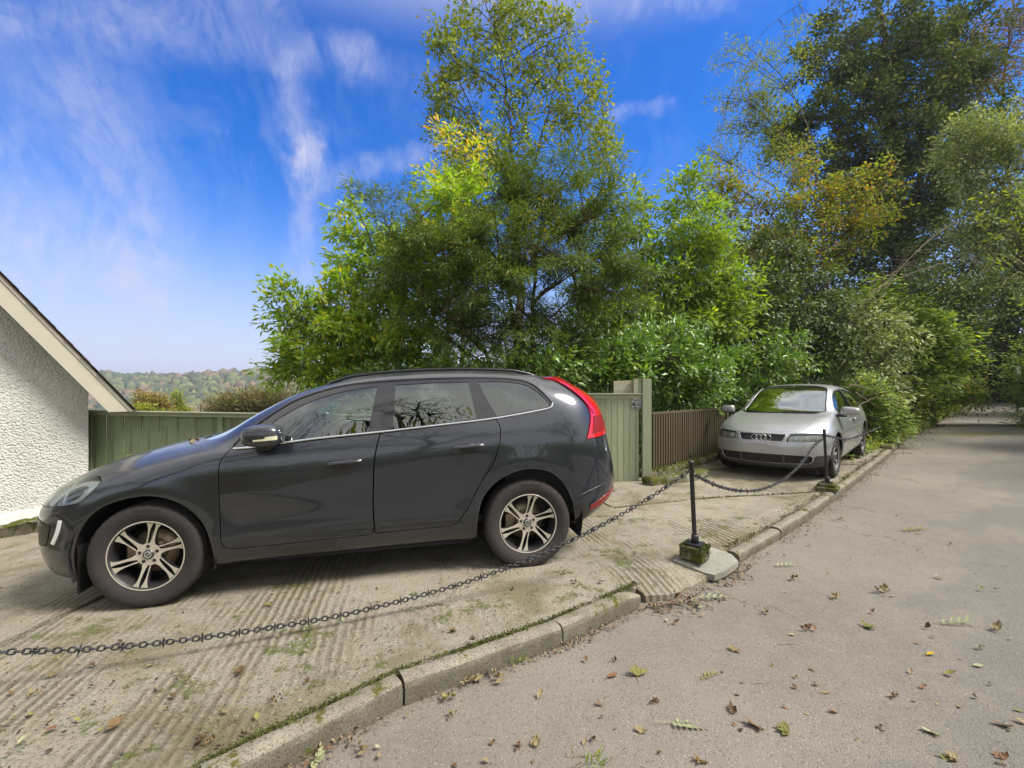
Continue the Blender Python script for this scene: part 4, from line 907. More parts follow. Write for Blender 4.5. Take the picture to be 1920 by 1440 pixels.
# ================================================================== the silver hatchback
def build_a3(pose):
    car = empty('parked_car', pose[3:]); tag(car, 'silver three-door hatchback with aged headlamps parked facing the viewer beside the slatted fence', 'car')
    car.rotation_euler = (pose[2], pose[1], pose[0])
    S = Surf(A3C); K1 = S.K - 1; pt = M['silver']
    side = lambda P, vr=(0, 13), d=0.0: S.find(offset2(densify(P, .015), d), 'side', vr)
    front = lambda P, d=0.0, vr=(0, 14): S.find(offset2(densify(P, .012), d), 'front', vr, (.0, 9))
    def arch_uv(P):
        q = densify(P, .02, closed=False); uv = S.find(q[(q[:, 1] > .185)], 'side', (0, 8))
        return np.concatenate([[[uv[0, 0], -.3]], uv, [[uv[-1, 0], -.3]]])
    def circ(cx, cz, r): return [(cx + r + .01, .10)] + [(cx + r * math.cos(R(a)), cz + r * math.sin(R(a))) for a in range(-5, 186, 10)] + [(cx - r - .01, .10)]
    af, ar = circ(0, .315, .375), circ(-2.513, .315, .372); AF, AR = arch_uv(af), arch_uv(ar)
    def centre_region(line, vr, proj='top', ur=(-99, 99)):
        L = densify(line, .02, closed=False); uv = S.find(L, proj, vr, ur); uv[0, 1] = uv[-1, 1] = K1
        c = np.linspace(uv[-1, 0], uv[0, 0], 24)[1:-1]
        return np.concatenate([uv, np.stack([c, np.full(22, K1)], 1)])
    def grow_uv(P, d):
        Q = offset2(P * [1, VS], d) / [1, VS]; Q[P[:, 1] > K1 - 1e-3, 1] = K1; return Q
    door = [(-.42,.905),(-.40,.80),(-.40,.55),(-.43,.36),(-.48,.30),(-1.60,.30),(-1.66,.36),(-1.69,.55),(-1.72,.92),(-1.2,.925),(-.8,.915)]
    win = [(-.60,.935),(-.68,1.02),(-.85,1.14),(-1.02,1.235),(-1.20,1.285),(-1.58,1.303),(-1.62,1.12),(-1.66,.955),(-1.2,.952)]
    winr = [(-1.70,.96),(-1.66,1.12),(-1.64,1.302),(-2.10,1.285),(-2.45,1.21),(-2.66,1.10),(-2.70,1.01),(-2.60,.985),(-2.1,.968)]
    bon = centre_region([(.722, 0), (.715, .20), (.69, .36), (.64, .48), (.53, .55), (.25, .60), (-.05, .635), (-.17, .66), (-.20, .60), (-.10, .40), (-.06, .2), (-.055, 0)], (7, 14))
    wsc = centre_region([(-.125, 0), (-.14, .3), (-.22, .50), (-.37, .628), (-.62, .600), (-.88, .565), (-1.08, .535), (-1.15, .50), (-1.185, .3), (-1.20, 0)], (10.2, 14))
    rg = centre_region([(-2.72, 0), (-2.74, .40), (-2.80, .52), (-2.98, .56), (-3.08, .56), (-3.10, .3), (-3.10, 0)], (8, 14))
    head = [(.395,.700),(.50,.706),(.68,.706),(.765,.694),(.790,.66),(.770,.60),(.70,.588),(.50,.583),(.360,.582),(.352,.60)]
    grille = [(.0,.694),(.315,.690),(.338,.682),(.330,.66),(.295,.592),(.275,.580),(.0,.577)]
    low = [(.0,.382),(.30,.382),(.62,.372),(.655,.345),(.64,.285),(.60,.255),(.3,.248),(.0,.246)]
    def fcentre(P, d=0.0):      # front-view outline of the left half, closed on the centre line
        L = densify(P, .012, closed=False); uv = S.find(L, 'front', (0, 14), (.2, 9)); return uv
    tail = [(-3.05,.86),(-3.02,.70),(-3.20,.68),(-3.34,.70),(-3.34,.88),(-3.20,.90)]
    hd = front(head)
    # grille outline: the u = x1 line is the centre line of the nose
    def nose(P):
        uv = fcentre(P); uv[0, 0] = uv[-1, 0] = S.x1
        c = np.linspace(uv[-1, 1], uv[0, 1], 10)[1:-1]; return np.concatenate([uv, np.stack([np.full(8, S.x1), c], 1)])
    gr, lw = nose(grille), nose(low)
    holes = [AF, AR, side(door, d=.002), side(win), side(winr), grow_uv(hd, .003), grow_uv(bon, .003), wsc, rg, side(tail, d=.002), gr, lw]
    panel(S, 'body', rect_uv(S, S.x0, S.x1, 0, K1), holes, pt, car, centre=True, skirt=.02)
    panel(S, 'bonnet', bon, [], pt, car, centre=True)
    for i, d in enumerate(panel(S, 'door', side(door, d=-.002), [], pt, car)):
        s = 1 if i == 0 else -1
        V, Fq = superbox((-1.52, s * .872, .80), (.085, .018, .018), 3); mesh_np('handle', V, Fq, pt, d)
        P = np.stack([np.linspace(-.46, -1.66, 12), np.full(12, s * .874), np.linspace(.50, .50, 12)], 1)
        V, Fq = tubes([(P, .013)], 8); mesh_np('rubbing_strip', V, Fq, pt, d)
    for P in (win, winr):
        panel(S, 'window', side(P, d=.004), [], M['gdark'], car, off=-.006, skirt=0)
        strip(S, side(P, d=.004)[list(range(len(side(P, d=.004)))) + [0]], 'window_seal', M['black'], car, .009, off=.0)
    panel(S, 'windscreen', wsc, [], M['gfront'], car, centre=True, off=-.005, skirt=0)
    strip(S, wsc[wsc[:, 1] < K1 - .001], 'windscreen_seal', M['black'], car, .010, off=.0)
    panel(S, 'rear_window', rg, [], M['gdark'], car, centre=True, off=-.004, skirt=0)
    for i, o in enumerate(panel(S, 'headlight', grow_uv(hd, -.002), [], M['lens'], car, off=.0, skirt=.003)):
        sd = 'LR'[i]; s = 1 if i == 0 else -1
        panel(S, 'reflector', grow_uv(hd, -.004), [], M['lampwarm'], o, off=-.05, skirt=0, sides=sd)
        for (yy, zz, rr, mt) in ((.47, .643, .043, 'lampsilver'), (.60, .643, .038, 'lampwarm'), (.70, .643, .028, 'clearlens')):
            uv = front([(yy + rr * math.cos(R(a)), zz + rr * math.sin(R(a))) for a in range(0, 360, 30)])
            b = panel(S, 'lamp_unit', uv, [], M[mt], o, off=-.03, skirt=.012, sides=sd)[0]
            uv = front([(yy + rr * .45 * math.cos(R(a)), zz + rr * .45 * math.sin(R(a))) for a in range(0, 360, 30)])
            panel(S, 'lamp_bulb', uv, [], M['lampwhite' if mt != 'clearlens' else 'reddark'], o, off=-.02, skirt=.01, sides=sd)
    panel(S, 'taillight', side(tail, d=-.002), [], M['red'], car, off=.003, skirt=.01)
    # grille with slats and the four rings
    g = panel(S, 'grille', gr, [], M['black'], car, centre=True, off=-.03, skirt=0)[0]
    def row_at(z, ymax, n=14):
        P = [(y, z) for y in np.linspace(.004, ymax, n)]; uv = S.find(P, 'front', (0, 14), (.2, 9)); return S.ev(uv[:, 0], uv[:, 1])
    for z, ym in ((.672, .318), (.649, .312), (.626, .303), (.603, .294)):
        L = row_at(z, ym); P = np.concatenate([L[::-1], L * [1, -1, 1]]) - [.008, 0, 0]
        V, Fq = tubes([(P, .0045)], 6); mesh_np('grille_slat', V, Fq, M['satin'], g)
    outl = gr[gr[:, 0] < S.x1 - 1e-4]; P = S.ev(outl[:, 0], outl[:, 1]); P = np.concatenate([P, (P * [1, -1, 1])[::-1], P[:1]])
    V, Fq = tubes([(P, .0075)], 8); mesh_np('grille_frame', V, Fq, M['silver'], g)
    emblem_x = float(row_at(.632, .02, 2)[0, 0]) + .012
    em = empty('badge', (emblem_x, 0, .632), car)
    for k in range(4):
        th = np.linspace(0, 2 * np.pi, 33); P = np.stack([-.010 * abs(k - 1.5) + 0 * th, (k - 1.5) * .064 + .045 * np.cos(th), .045 * np.sin(th)], 1)
        V, Fq = tubes([(P, .0052)], 8); mesh_np('ring', V, Fq, M['chrome'], em)
    lg = panel(S, 'lower_grille', lw, [], M['black'], car, centre=True, off=-.035, skirt=0)[0]
    for z in (.36, .34, .32, .30, .28, .262):
        L = row_at(z, .60, 20); P = np.concatenate([L[::-1], L * [1, -1, 1]]) - [.012, 0, 0]
        V, Fq = tubes([(P, .0035)], 5); mesh_np('grille_slat', V, Fq, M['plastic'], lg)
    for y in (-.30, .30):
        q = S.ev(*[a for a in S.find([(abs(y), .31)], 'front', (0, 14), (.2, 9)).T])[0]
        bm = bmesh.new(); box(bm, (q[0] - .05, y - .018, .245), (q[0] - .002, y + .018, .382)); bm_obj('grille_bar', bm, M['plastic'], lg, bevel=.004)
    # dark lower skirt of the bumper, running round below the paint
    zb = lambda yv: .246
    sk = densify([(.004, .243), (.30, .243), (.60, .250), (.655, .285), (.672, .345), (.70, .372), (.80, .375), (.845, .37), (.85, .28), (.83, .18), (.70, .165), (.004, .165)], .02)
    uvs = S.find(sk, 'front', (0, 6), (.1, 9)); uvs[:, 1] = np.maximum(uvs[:, 1], .02)
    panel(S, 'bumper_skirt', uvs, [], M['plastic'], car, off=.004, skirt=.006, du=.03, dv=.2)
    P = row_at(.36, .32, 6)
    # blank pale number plate
    pl = S.ev(*S.find([(.0 + .004, .46), (.13, .46), (.26, .46)], 'front', (0, 14), (.2, 9)).T)
    n = 9; ys = np.linspace(-.26, .26, n); px_ = np.interp(np.abs(ys), pl[:, 1], pl[:, 0]) + .012
    V = np.array([(px_[i], ys[i], z) for z in (.405, .515) for i in range(n)] + [(px_[i] - .010, ys[i], z) for z in (.405, .515) for i in range(n)])
    Fc = [(i, i + 1, n + i + 1, n + i) for i in range(n - 1)] + [(i + 1, i, 2 * n + i, 2 * n + i + 1) for i in range(n - 1)] + [(n + i, n + i + 1, 3 * n + i + 1, 3 * n + i) for i in range(n - 1)] + [(0, n, 3 * n, 2 * n), (2 * n - 1, n - 1, 3 * n - 1, 4 * n - 1)]
    mesh_np('number_plate', V, Fc, M['plate'], car, False)
    for s in (1, -1):
        m_ = empty('door_mirror', (-.50, s * .955, .985), car)
        def wp(V): t = V[..., 1] * s / .12; V[..., 2] *= (1 - .18 * np.clip(t, -1, 1)); return V
        V, Fq = superbox((0, 0, 0), (.075, .125, .070), 3.6, 24, wp); mesh_np('mirror_housing', V, Fq, pt, m_)
        V, Fq = superbox((-.068, 0, 0), (.010, .108, .055), 4); mesh_np('mirror_glass', V, Fq, M['chrome'], m_)
        bm = bmesh.new(); box(bm, (-.04, -.20 if s > 0 else .05, -.095), (.04, -.05 if s > 0 else .20, -.05)); bm_obj('mirror_arm', bm, M['black'], m_, bevel=.01)
    wheel_well(car, 0, .315, .375, .42, .83); wheel_well(car, -2.513, .315, .375, .42, .83)
    for x in (0, -2.513):
        for s in (1, -1): wheel(car, x, s * .735, .300, s, .312, .205, .210, 9)
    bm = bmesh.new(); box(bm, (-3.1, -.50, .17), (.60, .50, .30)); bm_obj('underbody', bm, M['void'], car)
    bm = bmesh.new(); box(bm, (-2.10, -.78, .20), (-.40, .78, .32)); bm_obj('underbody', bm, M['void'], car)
    for y0, y1 in ((-.52, .02), (.06, .56)):
        V, Fq = tubes([(np.array([(-.12 - .25 * (abs(y0 + (y1 - y0) * t)) ** 1.7, y0 + (y1 - y0) * t, .968 + .0 * t) for t in np.linspace(0, 1, 9)]), .009)], 6); mesh_np('wiper', V, Fq, M['black'], car)
    cabin(car, [(-1.25, .34), (-1.25, -.34)], (-.80, -.34, .93), ((-.52, 0, .80), (.28, .64, .12)), ((-3.0, -.62, .30), (-.2, .62, .36)))
    V, Fq = superbox((-.85, 0, 1.235), (.012, .10, .028), 4); mesh_np('interior_mirror', V, Fq, M['interior'], car)
    return car, S
suv, S_suv = build_suv((3.3496, .0189, .0036, -2.7564, 4.0823, CH - 1.5706))
a3, S_a3 = build_a3((3.925, .017, .018, 4.485, 7.699, CH - 1.452))
# ================================================================== the place
def part(o, parent): o.parent = parent; return o
# ---- terrain: one sheet to the horizon, level here, dropping into the valley on the left and rising to the wooded ridge
def hgt(x, y):
    base = gz_(np.clip(x, -40, 60), np.clip(y, -30, 60)) - .16
    d = np.clip((y - 13 - np.clip(x - 2, 0, 40) * 1.5) / 60, 0, None) * np.clip((25 - x) / 25, 0, 1) if False else np.clip((y - 12.5) / 70, 0, 1)
    left = 1 / (1 + np.exp((x - .25 * y - 3) / (2.5 + .06 * np.abs(y))))
    drop = -34 * (d * d * (3 - 2 * d)) * left
    ridge = np.clip((y - 260) / 330, 0, 1); ridge = ridge * ridge * (3 - 2 * ridge)
    top = 36 + 4 * np.sin(x * .006 + 1) + 3.0 * np.sin(x * .017) + np.where(x > -190, (x + 190) * .02, 0)
    return base + drop + ridge * top * (.3 + .7 * left + .35)
def terrain():
    ys = np.concatenate([np.linspace(-60, -8, 8), np.linspace(-6, 16, 23), np.linspace(18, 90, 25), np.linspace(100, 700, 50), np.linspace(740, 3000, 10)])
    xs = np.concatenate([np.linspace(-3000, -900, 8), np.linspace(-800, -60, 40), np.linspace(-55, -8, 14), np.linspace(-7, 12, 20), np.linspace(14, 60, 14), np.linspace(70, 800, 16), np.linspace(900, 3000, 6)])
    X, Y = np.meshgrid(xs, ys, indexing='ij'); Z = hgt(X, Y)
    a, b = X.shape; i = np.arange(a - 1)[:, None]; j = np.arange(b - 1)[None, :]
    Fq = np.stack([i * b + j, (i + 1) * b + j, (i + 1) * b + j + 1, i * b + j + 1], -1).reshape(-1, 4)
    m, t = new_mat('hill_ground'); tc = t.node('ShaderNodeTexCoord').outputs['Object']
    c = t.mix(t.smooth(t.noise(tc, .35, 6, .65), .4, .6), (.05, .045, .02), (.07, .085, .025))
    c = t.mix(t.smooth(t.noise(tc, .012, 5, .6), .45, .6), c, (.14, .09, .055))
    b_ = t.node('ShaderNodeBsdfPrincipled', ins={'Base Color': c, 'Roughness': 1.0, 'Specular IOR Level': .0}); finish(t, b_.outputs[0])
    o = mesh_np('ground', np.stack([X, Y, Z], -1).reshape(-1, 3), Fq, m); tag(o, kind='structure')
terrain()
# ---- kerb line (top outer edge) traced on the forecourt plane
KL = np.array([G_(*p)[:2] for p in ((380, 1470), (757, 1283), (1055, 1178), (1218, 1104))])
KL = np.concatenate([[KL[0] + (KL[0] - KL[1]) * 1.6], KL])
KR = np.array([G_(*p)[:2] for p in ((1385, 1033), (1442, 1003), (1510, 962), (1595, 902), (1640, 868), (1672, 842))])
KR2 = np.array([G_(*p)[:2] for p in ((1672, 842), (1700, 818), (1762, 791), (1835, 768))])
LIP = np.array([G_(*p)[:2] for p in ((1218, 1104), (1255, 1098), (1300, 1082), (1335, 1062), (1385, 1033))])
# ---- lane
def lane():
    edge = np.concatenate([KL, LIP[1:-1], KR, KR2[1:], [KR2[-1] + [6, 5.0], KR2[-1] + [18, 7.0]]])
    edge = edge - np.array([.03, -.03]) * 0
    def rs(P, n):
        d = np.concatenate([[0], np.cumsum(np.linalg.norm(np.diff(P, axis=0), axis=1))]); t = np.linspace(0, d[-1], n)
        return np.stack([np.interp(t, d, P[:, 0]), np.interp(t, d, P[:, 1])], 1)
    n, k = 260, 24; A = rs(edge, n); L = len(A)
    sm_ = np.stack([np.convolve(np.pad(A[:, j], 14, mode='edge'), np.ones(29) / 29, 'valid') for j in (0, 1)], 1); dv = np.gradient(sm_, axis=0); dv = np.stack([np.convolve(np.pad(dv[:, j], 20, mode='edge'), np.ones(41) / 41, 'valid') for j in (0, 1)], 1)
    dv /= np.linalg.norm(dv, axis=1, keepdims=True); wd = np.interp(A[:, 1], [0, 3, 9, 14, 24], [4.8, 4.8, 3.5, 2.3, 1.8])
    s = np.linspace(-.04, 1, k); nr = np.stack([dv[:, 1], -dv[:, 0]], 1)
    P = A[:, None] + nr[:, None] * (wd[:, None] * s[None, :])[..., None]
    global LANE_R; LANE_R = P[:, -1].copy(); LANE_N = nr
    Z = gz_(P[..., 0], P[..., 1]) + LANE + .018 * np.sin(P[..., 0] * .9 + P[..., 1] * .5) * np.clip(s * 2, 0, 1) - .012 * (1 - s) ** 6
    V = np.concatenate([P, Z[..., None]], -1).reshape(-1, 3); i = np.arange(n - 1)[:, None]; j = np.arange(k - 1)[None, :]
    Fq = np.stack([i * k + j, i * k + j + 1, (i + 1) * k + j + 1, (i + 1) * k + j], -1).reshape(-1, 4)
    o = mesh_np('lane', V, Fq, M['asphalt']); tag(o, kind='structure')
lane()
# ---- forecourt: concrete slabs with open joints over a dark bed
def fnoise(x, y): return .006 * math.sin(1.7 * x + .8 * y) + .004 * math.sin(3.1 * y - 1.3 * x + 2)
def slab(poly, name, parent, mat, th=.24, off=0.0, rough=.012, step=.10, tilt=None):
    P = []
    n = len(poly)
    for i in range(n):
        a, b = np.array(poly[i]), np.array(poly[(i + 1) % n]); k = max(1, int(np.linalg.norm(b - a) / .09))
        for j in range(k):
            q = a + (b - a) * j / k; nrm = np.array([-(b - a)[1], (b - a)[0]]) / (np.linalg.norm(b - a) + 1e-9)
            w_ = (random.random() - .5) * rough * 2 if 0 < j else 0
            P.append(q + nrm * w_)
    P = np.array(P); lo, hi = P.min(0), P.max(0)
    g = np.stack(np.meshgrid(np.arange(lo[0], hi[0], step * 2.5), np.arange(lo[1], hi[1], step * 2.5), indexing='ij'), -1).reshape(-1, 2)
    g = g[inside(g, P)]; g = g[[((P - q) ** 2).sum(1).min() > .006 for q in g]] if len(g) else g
    m = len(P); vo, eo, fo, *_ = delaunay_2d_cdt([Vector(p) for p in P] + [Vector(p) for p in g], [(i, (i + 1) % m) for i in range(m)], [], 0, 1e-5)
    vo = np.array([(v.x, v.y) for v in vo]); fo = [tuple(f) for f in fo if inside(vo[list(f)].mean(0)[None], P)[0]]
    fo2 = []
    for f in fo:
        a, b, c = vo[list(f)]; fo2.append(f if (b[0]-a[0])*(c[1]-a[1])-(b[1]-a[1])*(c[0]-a[0]) > 0 else f[::-1])
    Z = np.array([gz_(x, y) + off + fnoise(x, y) + (tilt(x, y) if tilt else 0) for x, y in vo])
    V = np.concatenate([np.c_[vo, Z], np.c_[vo, Z - th]]); N = len(vo)
    cnt = {}
    for f in fo2:
        for i in range(3): cnt[(f[i], f[(i + 1) % 3])] = 1
    sk = [(b, a, a + N, b + N) for a, b in cnt if (b, a) not in cnt]
    o = mesh_np(name, V, [tuple(f) for f in fo2] + sk, mat, parent, smooth=True); o.data.set_sharp_from_angle(angle=R(35)); return o
def inset_line(A, B, g):   # shift the segment sideways
    d = (B - A) / np.linalg.norm(B - A); return np.array([-d[1], d[0]]) * g
FC = mesh_np('forecourt', np.array([(x, y, gz_(x, y) - .40) for x, y in ((-14, -4), (-2.9, -.3), (16, 17.6), (14, 19), (2, 9.2), (-14, 9.2))]), [(0, 1, 2, 3, 4, 5)], M['soil'], smooth=False); tag(FC, kind='structure')
KW = .105
def inner(P, w=KW + .012):
    d = np.gradient(P, axis=0); d /= np.linalg.norm(d, axis=1, keepdims=True); return P + np.stack([-d[:, 1], d[:, 0]], 1) * w
IL, IR = inner(KL), inner(KR)
g_ = lambda px, py: G_(px, py)[:2]
J1a, J1b, J1c = g_(0, 1212), g_(178, 1126), g_(330, 1035)       # joint near the front wheel
J1a = J1a + (J1a - J1b) * 2.2
J1c = J1b + (J1b - J1a) / np.linalg.norm(J1b - J1a) * 4.6
J2a, J2b, J2c, J2d = g_(1150, 952), g_(1345, 932), g_(1545, 921), g_(1575, 915)
J3a, J3b = g_(1215, 887), g_(1700, 872) 
gap = .012
def sh(P, dx, dy): return np.array(P) + np.array([dx, dy])
IL0 = IL[0]
# slab beside the house wall, main slab, the two slabs beyond
slab([sh(J1a, -.02, .02), sh(J1b, -.02, .012), sh(J1c, -.02, 0), (-3.2, 8.6), (-13, 8.6), (-13, -3.0), IL0 + [-5.5, .3]], 'slab', FC, M['concrete'], off=.012, tilt=lambda x, y: -.17 * min(1, max(0, (-x - 3.3) / 2.6)))
def lipdrop(x, y):
    q = np.array([x, y]); d = min(float(np.linalg.norm(q - (a + (b - a) * np.clip((q - a) @ (b - a) / ((b - a) @ (b - a)), 0, 1)))) for a, b in zip(LIP[:-1], LIP[1:])); return -.055 * math.exp(-(d / .13) ** 2)
lipin = [tuple(LIP[0] + [-.02, .02])] + [tuple(p) for p in LIP[1:-1]] + [tuple(LIP[-1] + [-.06, .03])]
slab([sh(J1a, .02, -.02), IL0 + [-5.4, .2], tuple(IL[0]), tuple(IL[1]), tuple(IL[2]), tuple(IL[3])] + [tuple(IL[4])] + lipin + [tuple(IR[0]), tuple(IR[1]), tuple(IR[2]), tuple(IR[2] + (IR[3] - IR[2]) * .60), sh(J2c, 0, -.02), sh(J2b, 0, -.02), sh(J2a, 0, -.022), (1.02, 6.15), (-3.0, 6.1), sh(J1c, .02, -.02), sh(J1b, .02, -.02)], 'slab', FC, M['concrete'], tilt=lipdrop)
slab([sh(J2a, 0, .014), sh(J2b, 0, .014), sh(J2c, 0, .014), tuple(IR[2] + (IR[3] - IR[2]) * .64), tuple(IR[3]), tuple(IR[4] + (IR[3] - IR[4]) * .1), sh(J3a, 0.0, -.02), (.9, 7.5)], 'slab', FC, M['concrete'], off=-.004)
slab([sh(J3a, 0, .02), tuple(IR[4] + (IR[3] - IR[4]) * .06), tuple(IR[5]), (11.6, 13.6), (9.5, 13.6), (3.0, 8.6)], 'slab', FC, M['concrete'], off=.004)
slab([(-2.98, 6.13), (1.0, 6.18), (.9, 7.45), (2.8, 8.5), (-3.1, 8.5)], 'slab', FC, M['concrete'], off=-.01)
# pale mortar pad under the nearer post
P1 = g_(1303, 1049); P2 = g_(1551, 918)
slab([tuple(g_(*p)) for p in ((1262, 1052), (1275, 1040), (1330, 1027), (1372, 1032), (1384, 1044), (1368, 1058), (1340, 1068), (1318, 1063))], 'mortar_pad', FC, M['patch'], th=.05, off=.014, rough=.015, tilt=lipdrop)
# ---- kerb stones: each a piece with a rounded arris
KERB = empty('kerb'); tag(KERB, kind='structure')
def kerbstone(a, b, end_drop=0.0, wid=KW, top=0.008, up=0.0):
    a, b = np.array(a), np.array(b); L = np.linalg.norm(b - a); d = (b - a) / L; nrm = np.array([-d[1], d[0]]); k = max(3, int(L / .07))
    prof = [(0, -.16), (-.002, -.035), (.006, -.012), (.022, .001), (.045, .004), (wid - .01, .004), (wid, -.004), (wid, -.16)]
    V = []; ts = np.linspace(.006 / L, 1 - .006 / L, k)
    ph = random.random() * 9
    for t in ts:
        q = a + d * L * t; e = end_drop * max(0, (t - .72) / .28) ** 1.6
        inw = abs(end_drop) * .9 * max(0, (t - .78) / .22) ** 2
        for (o_, z) in prof:
            jx = random.uniform(-.003, .003); pt_ = q + nrm * (o_ + jx + inw * (1 - o_ / wid)); V.append((pt_[0], pt_[1], gz_(*pt_) + top + up + z - (e if z > -.1 else 0) + .003 * math.sin(ph + 5 * t) + random.uniform(-.002, .002)))
    m = len(prof); Fc = [(i * m + j, (i + 1) * m + j, (i + 1) * m + j + 1, i * m + j + 1) for i in range(k - 1) for j in range(m - 1)] + [tuple(range(m)), tuple((k - 1) * m + j for j in range(m - 1, -1, -1))]
    o = mesh_np('kerb_stone', V, Fc, M['kerb'], KERB); o.data.set_sharp_from_angle(angle=R(50))
def along(P, L0, ends=0.0, up=0):
    d = np.concatenate([[0], np.cumsum(np.linalg.norm(np.diff(P, axis=0), axis=1))]); return d
for i in range(len(KL) - 1):
    a, b = KL[i], KL[i + 1]
    if i == 0:
        n = max(1, round(np.linalg.norm(b - a) / .9))
        for j in range(n): kerbstone(a + (b - a) * j / n, a + (b - a) * (j + 1) / n)
    else: kerbstone(a, b, end_drop=.085 if i == len(KL) - 2 else 0)
d = np.concatenate([[0], np.cumsum(np.linalg.norm(np.diff(KR, axis=0), axis=1))]); n = int(d[-1] / .88)
pts = [np.array([np.interp(t, d, KR[:, 0]), np.interp(t, d, KR[:, 1])]) for t in np.linspace(0, d[-1], n + 1)]
for i in range(n): kerbstone(pts[i], pts[i + 1], up=-.018 + .006 * random.random() - .02 * (i < 1))
d = np.concatenate([[0], np.cumsum(np.linalg.norm(np.diff(KR2, axis=0), axis=1))]); n = int(d[-1] / 1.1)
pts = [np.array([np.interp(t, d, KR2[:, 0]), np.interp(t, d, KR2[:, 1])]) for t in np.linspace(0, d[-1], n + 1)]
old = M['kerb']; M['kerb'] = M['wall_moss']
for i in range(n): kerbstone(pts[i], pts[i + 1], wid=.22, up=.02 + .03 * random.random())
M['kerb'] = old
# ---- chain posts
def chain_post(p, label, lean, moss_block, h=.83):
    x, y = p; z = gz_(x, y); t = empty('chain_post', (x, y, z)); tag(t, label, 'post', 'black posts carrying the spiked chain')
    t.rotation_euler = (0, 0, R(-42))
    if moss_block:
        bm = bmesh.new(); box(bm, (-.092, -.092, .012), (.092, .092, .12)); bmesh.ops.subdivide_edges(bm, edges=bm.edges, cuts=5, use_grid_fill=True)
        for v in bm.verts: v.co += Vector([random.uniform(-.006, .006) for _ in range(3)])
        bm_obj('mossy_block', bm, M['wall_moss'], t, True, bevel=.008)
        V = []; Fc = []
        for _ in range(1500):      # moss tufts on the shoulders and flanks of the block
            s_ = random.choice((0, 1, 2, 3)); u = random.uniform(-.09, .09); zz = .125 - abs(random.gauss(0, .035)); c = {0: (u, -.095), 1: (.095, u), 2: (u, .095), 3: (-.095, u)}[s_]
            if zz < .02: continue
            if random.random() < .4: c = (random.choice((-1, 1)) * random.uniform(.066, .094), u); zz = .122
            q = np.array([c[0], c[1], zz]); e1 = rng.normal(size=3) * .006; e2 = rng.normal(size=3) * .006; n0 = len(V); V += [q - e1, q + e2, q + e1 * 1.2 + [0, 0, .004]]; Fc.append((n0, n0 + 1, n0 + 2))
        o = mesh_np('moss_cover', V, Fc, M['moss'], t); o['kind'] = 'stuff'
        zt = .128
    else:
        for z0, z1, w_ in ((.0, .05, .135), (.05, .095, .105)):
            bm = bmesh.new(); box(bm, (-w_, -w_, z0), (w_, w_, z1)); bm_obj('stone_step', bm, M['wall_moss'], t, bevel=.015)
        zt = .097
    bm = bmesh.new(); box(bm, (-.064, -.064, zt), (.064, .064, zt + .016)); bm_obj('base_plate', bm, M['iron'], t, bevel=.003)
    V, Fq = lathe([(0, zt + .018), (.030, zt + .018), (.030, zt + .075), (.026, zt + .082), (.019, zt + .085)], 20, 'Z'); mesh_np('collar', V, Fq, M['iron'], t)
    V, Fq = lathe([(.0185, zt + .07), (.0185, h - .02), (.023, h - .018), (.024, h - .004), (.018, h + .006), (0, h + .009)], 20, 'Z')
    k = np.clip(V[:, 2] - zt, 0, None); V[:, 0] += k * lean[0]; V[:, 1] += k * lean[1]
    mesh_np('shaft', V, Fq, M['iron'], t)
    lr = Matrix.Rotation(R(-42), 3, 'Z') @ Vector((lean[0], lean[1], 0))
    top = np.array([x + lr.x * (h - zt), y + lr.y * (h - zt), z + h])
    V, Fq = tubes([(np.array([(lean[0] * (h - .2) + .026 * math.cos(a), lean[1] * (h - .2), h - .085 + .02 * math.sin(a)) for a in np.linspace(0, 6.3, 13)]), .0035)], 6); mesh_np('ring', V, Fq, M['iron'], t)
    return top
T1 = chain_post(P1, 'nearer black iron post on a moss covered block beside the lane', (-.035, -.03), True)
T2 = chain_post(P2, 'black iron post on a stepped stone base in front of the silver car', (-.045, -.03), False)
P3_ = g_(1668, 842)
T0 = np.array([-4.55, 1.25, .80])
# ---- chains of separate links with spiked stars between
def link_mesh():
    th = np.linspace(0, 2 * np.pi, 21); L, w_ = .037, .0125
    P = np.stack([np.clip(np.cos(th) * 1.5, -1, 1) * (L / 2 - w_) * 1.0 + np.cos(th) * w_, np.sin(th) * w_, 0 * th], 1)
    V, Fq = tubes([(P, .0046)], 6, cap=False); me = bpy.data.meshes.new('link')
    me.from_pydata([tuple(v) for v in V], [], [tuple(map(int, f)) for f in Fq]); me.materials.append(M['iron'])
    me.polygons.foreach_set('use_smooth', [True] * len(me.polygons)); return me
LM = link_mesh()
def spike_mesh():
    bm = bmesh.new()
    for a in range(4):
        m_ = Matrix.Rotation(R(90 * a), 4, 'X'); b = [bm.verts.new(m_ @ Vector(p)) for p in ((-.006, -.006, .004), (.006, -.006, .004), (.006, .006, .004), (-.006, .006, .004), (0, 0, .036))]
        for i in range(4): bm.faces.new((b[i], b[(i + 1) % 4], b[4]))
        bm.faces.new(b[3::-1])
    me = bpy.data.meshes.new('spike'); bm.to_mesh(me); bm.free(); me.materials.append(M['iron']); return me
SM = spike_mesh()
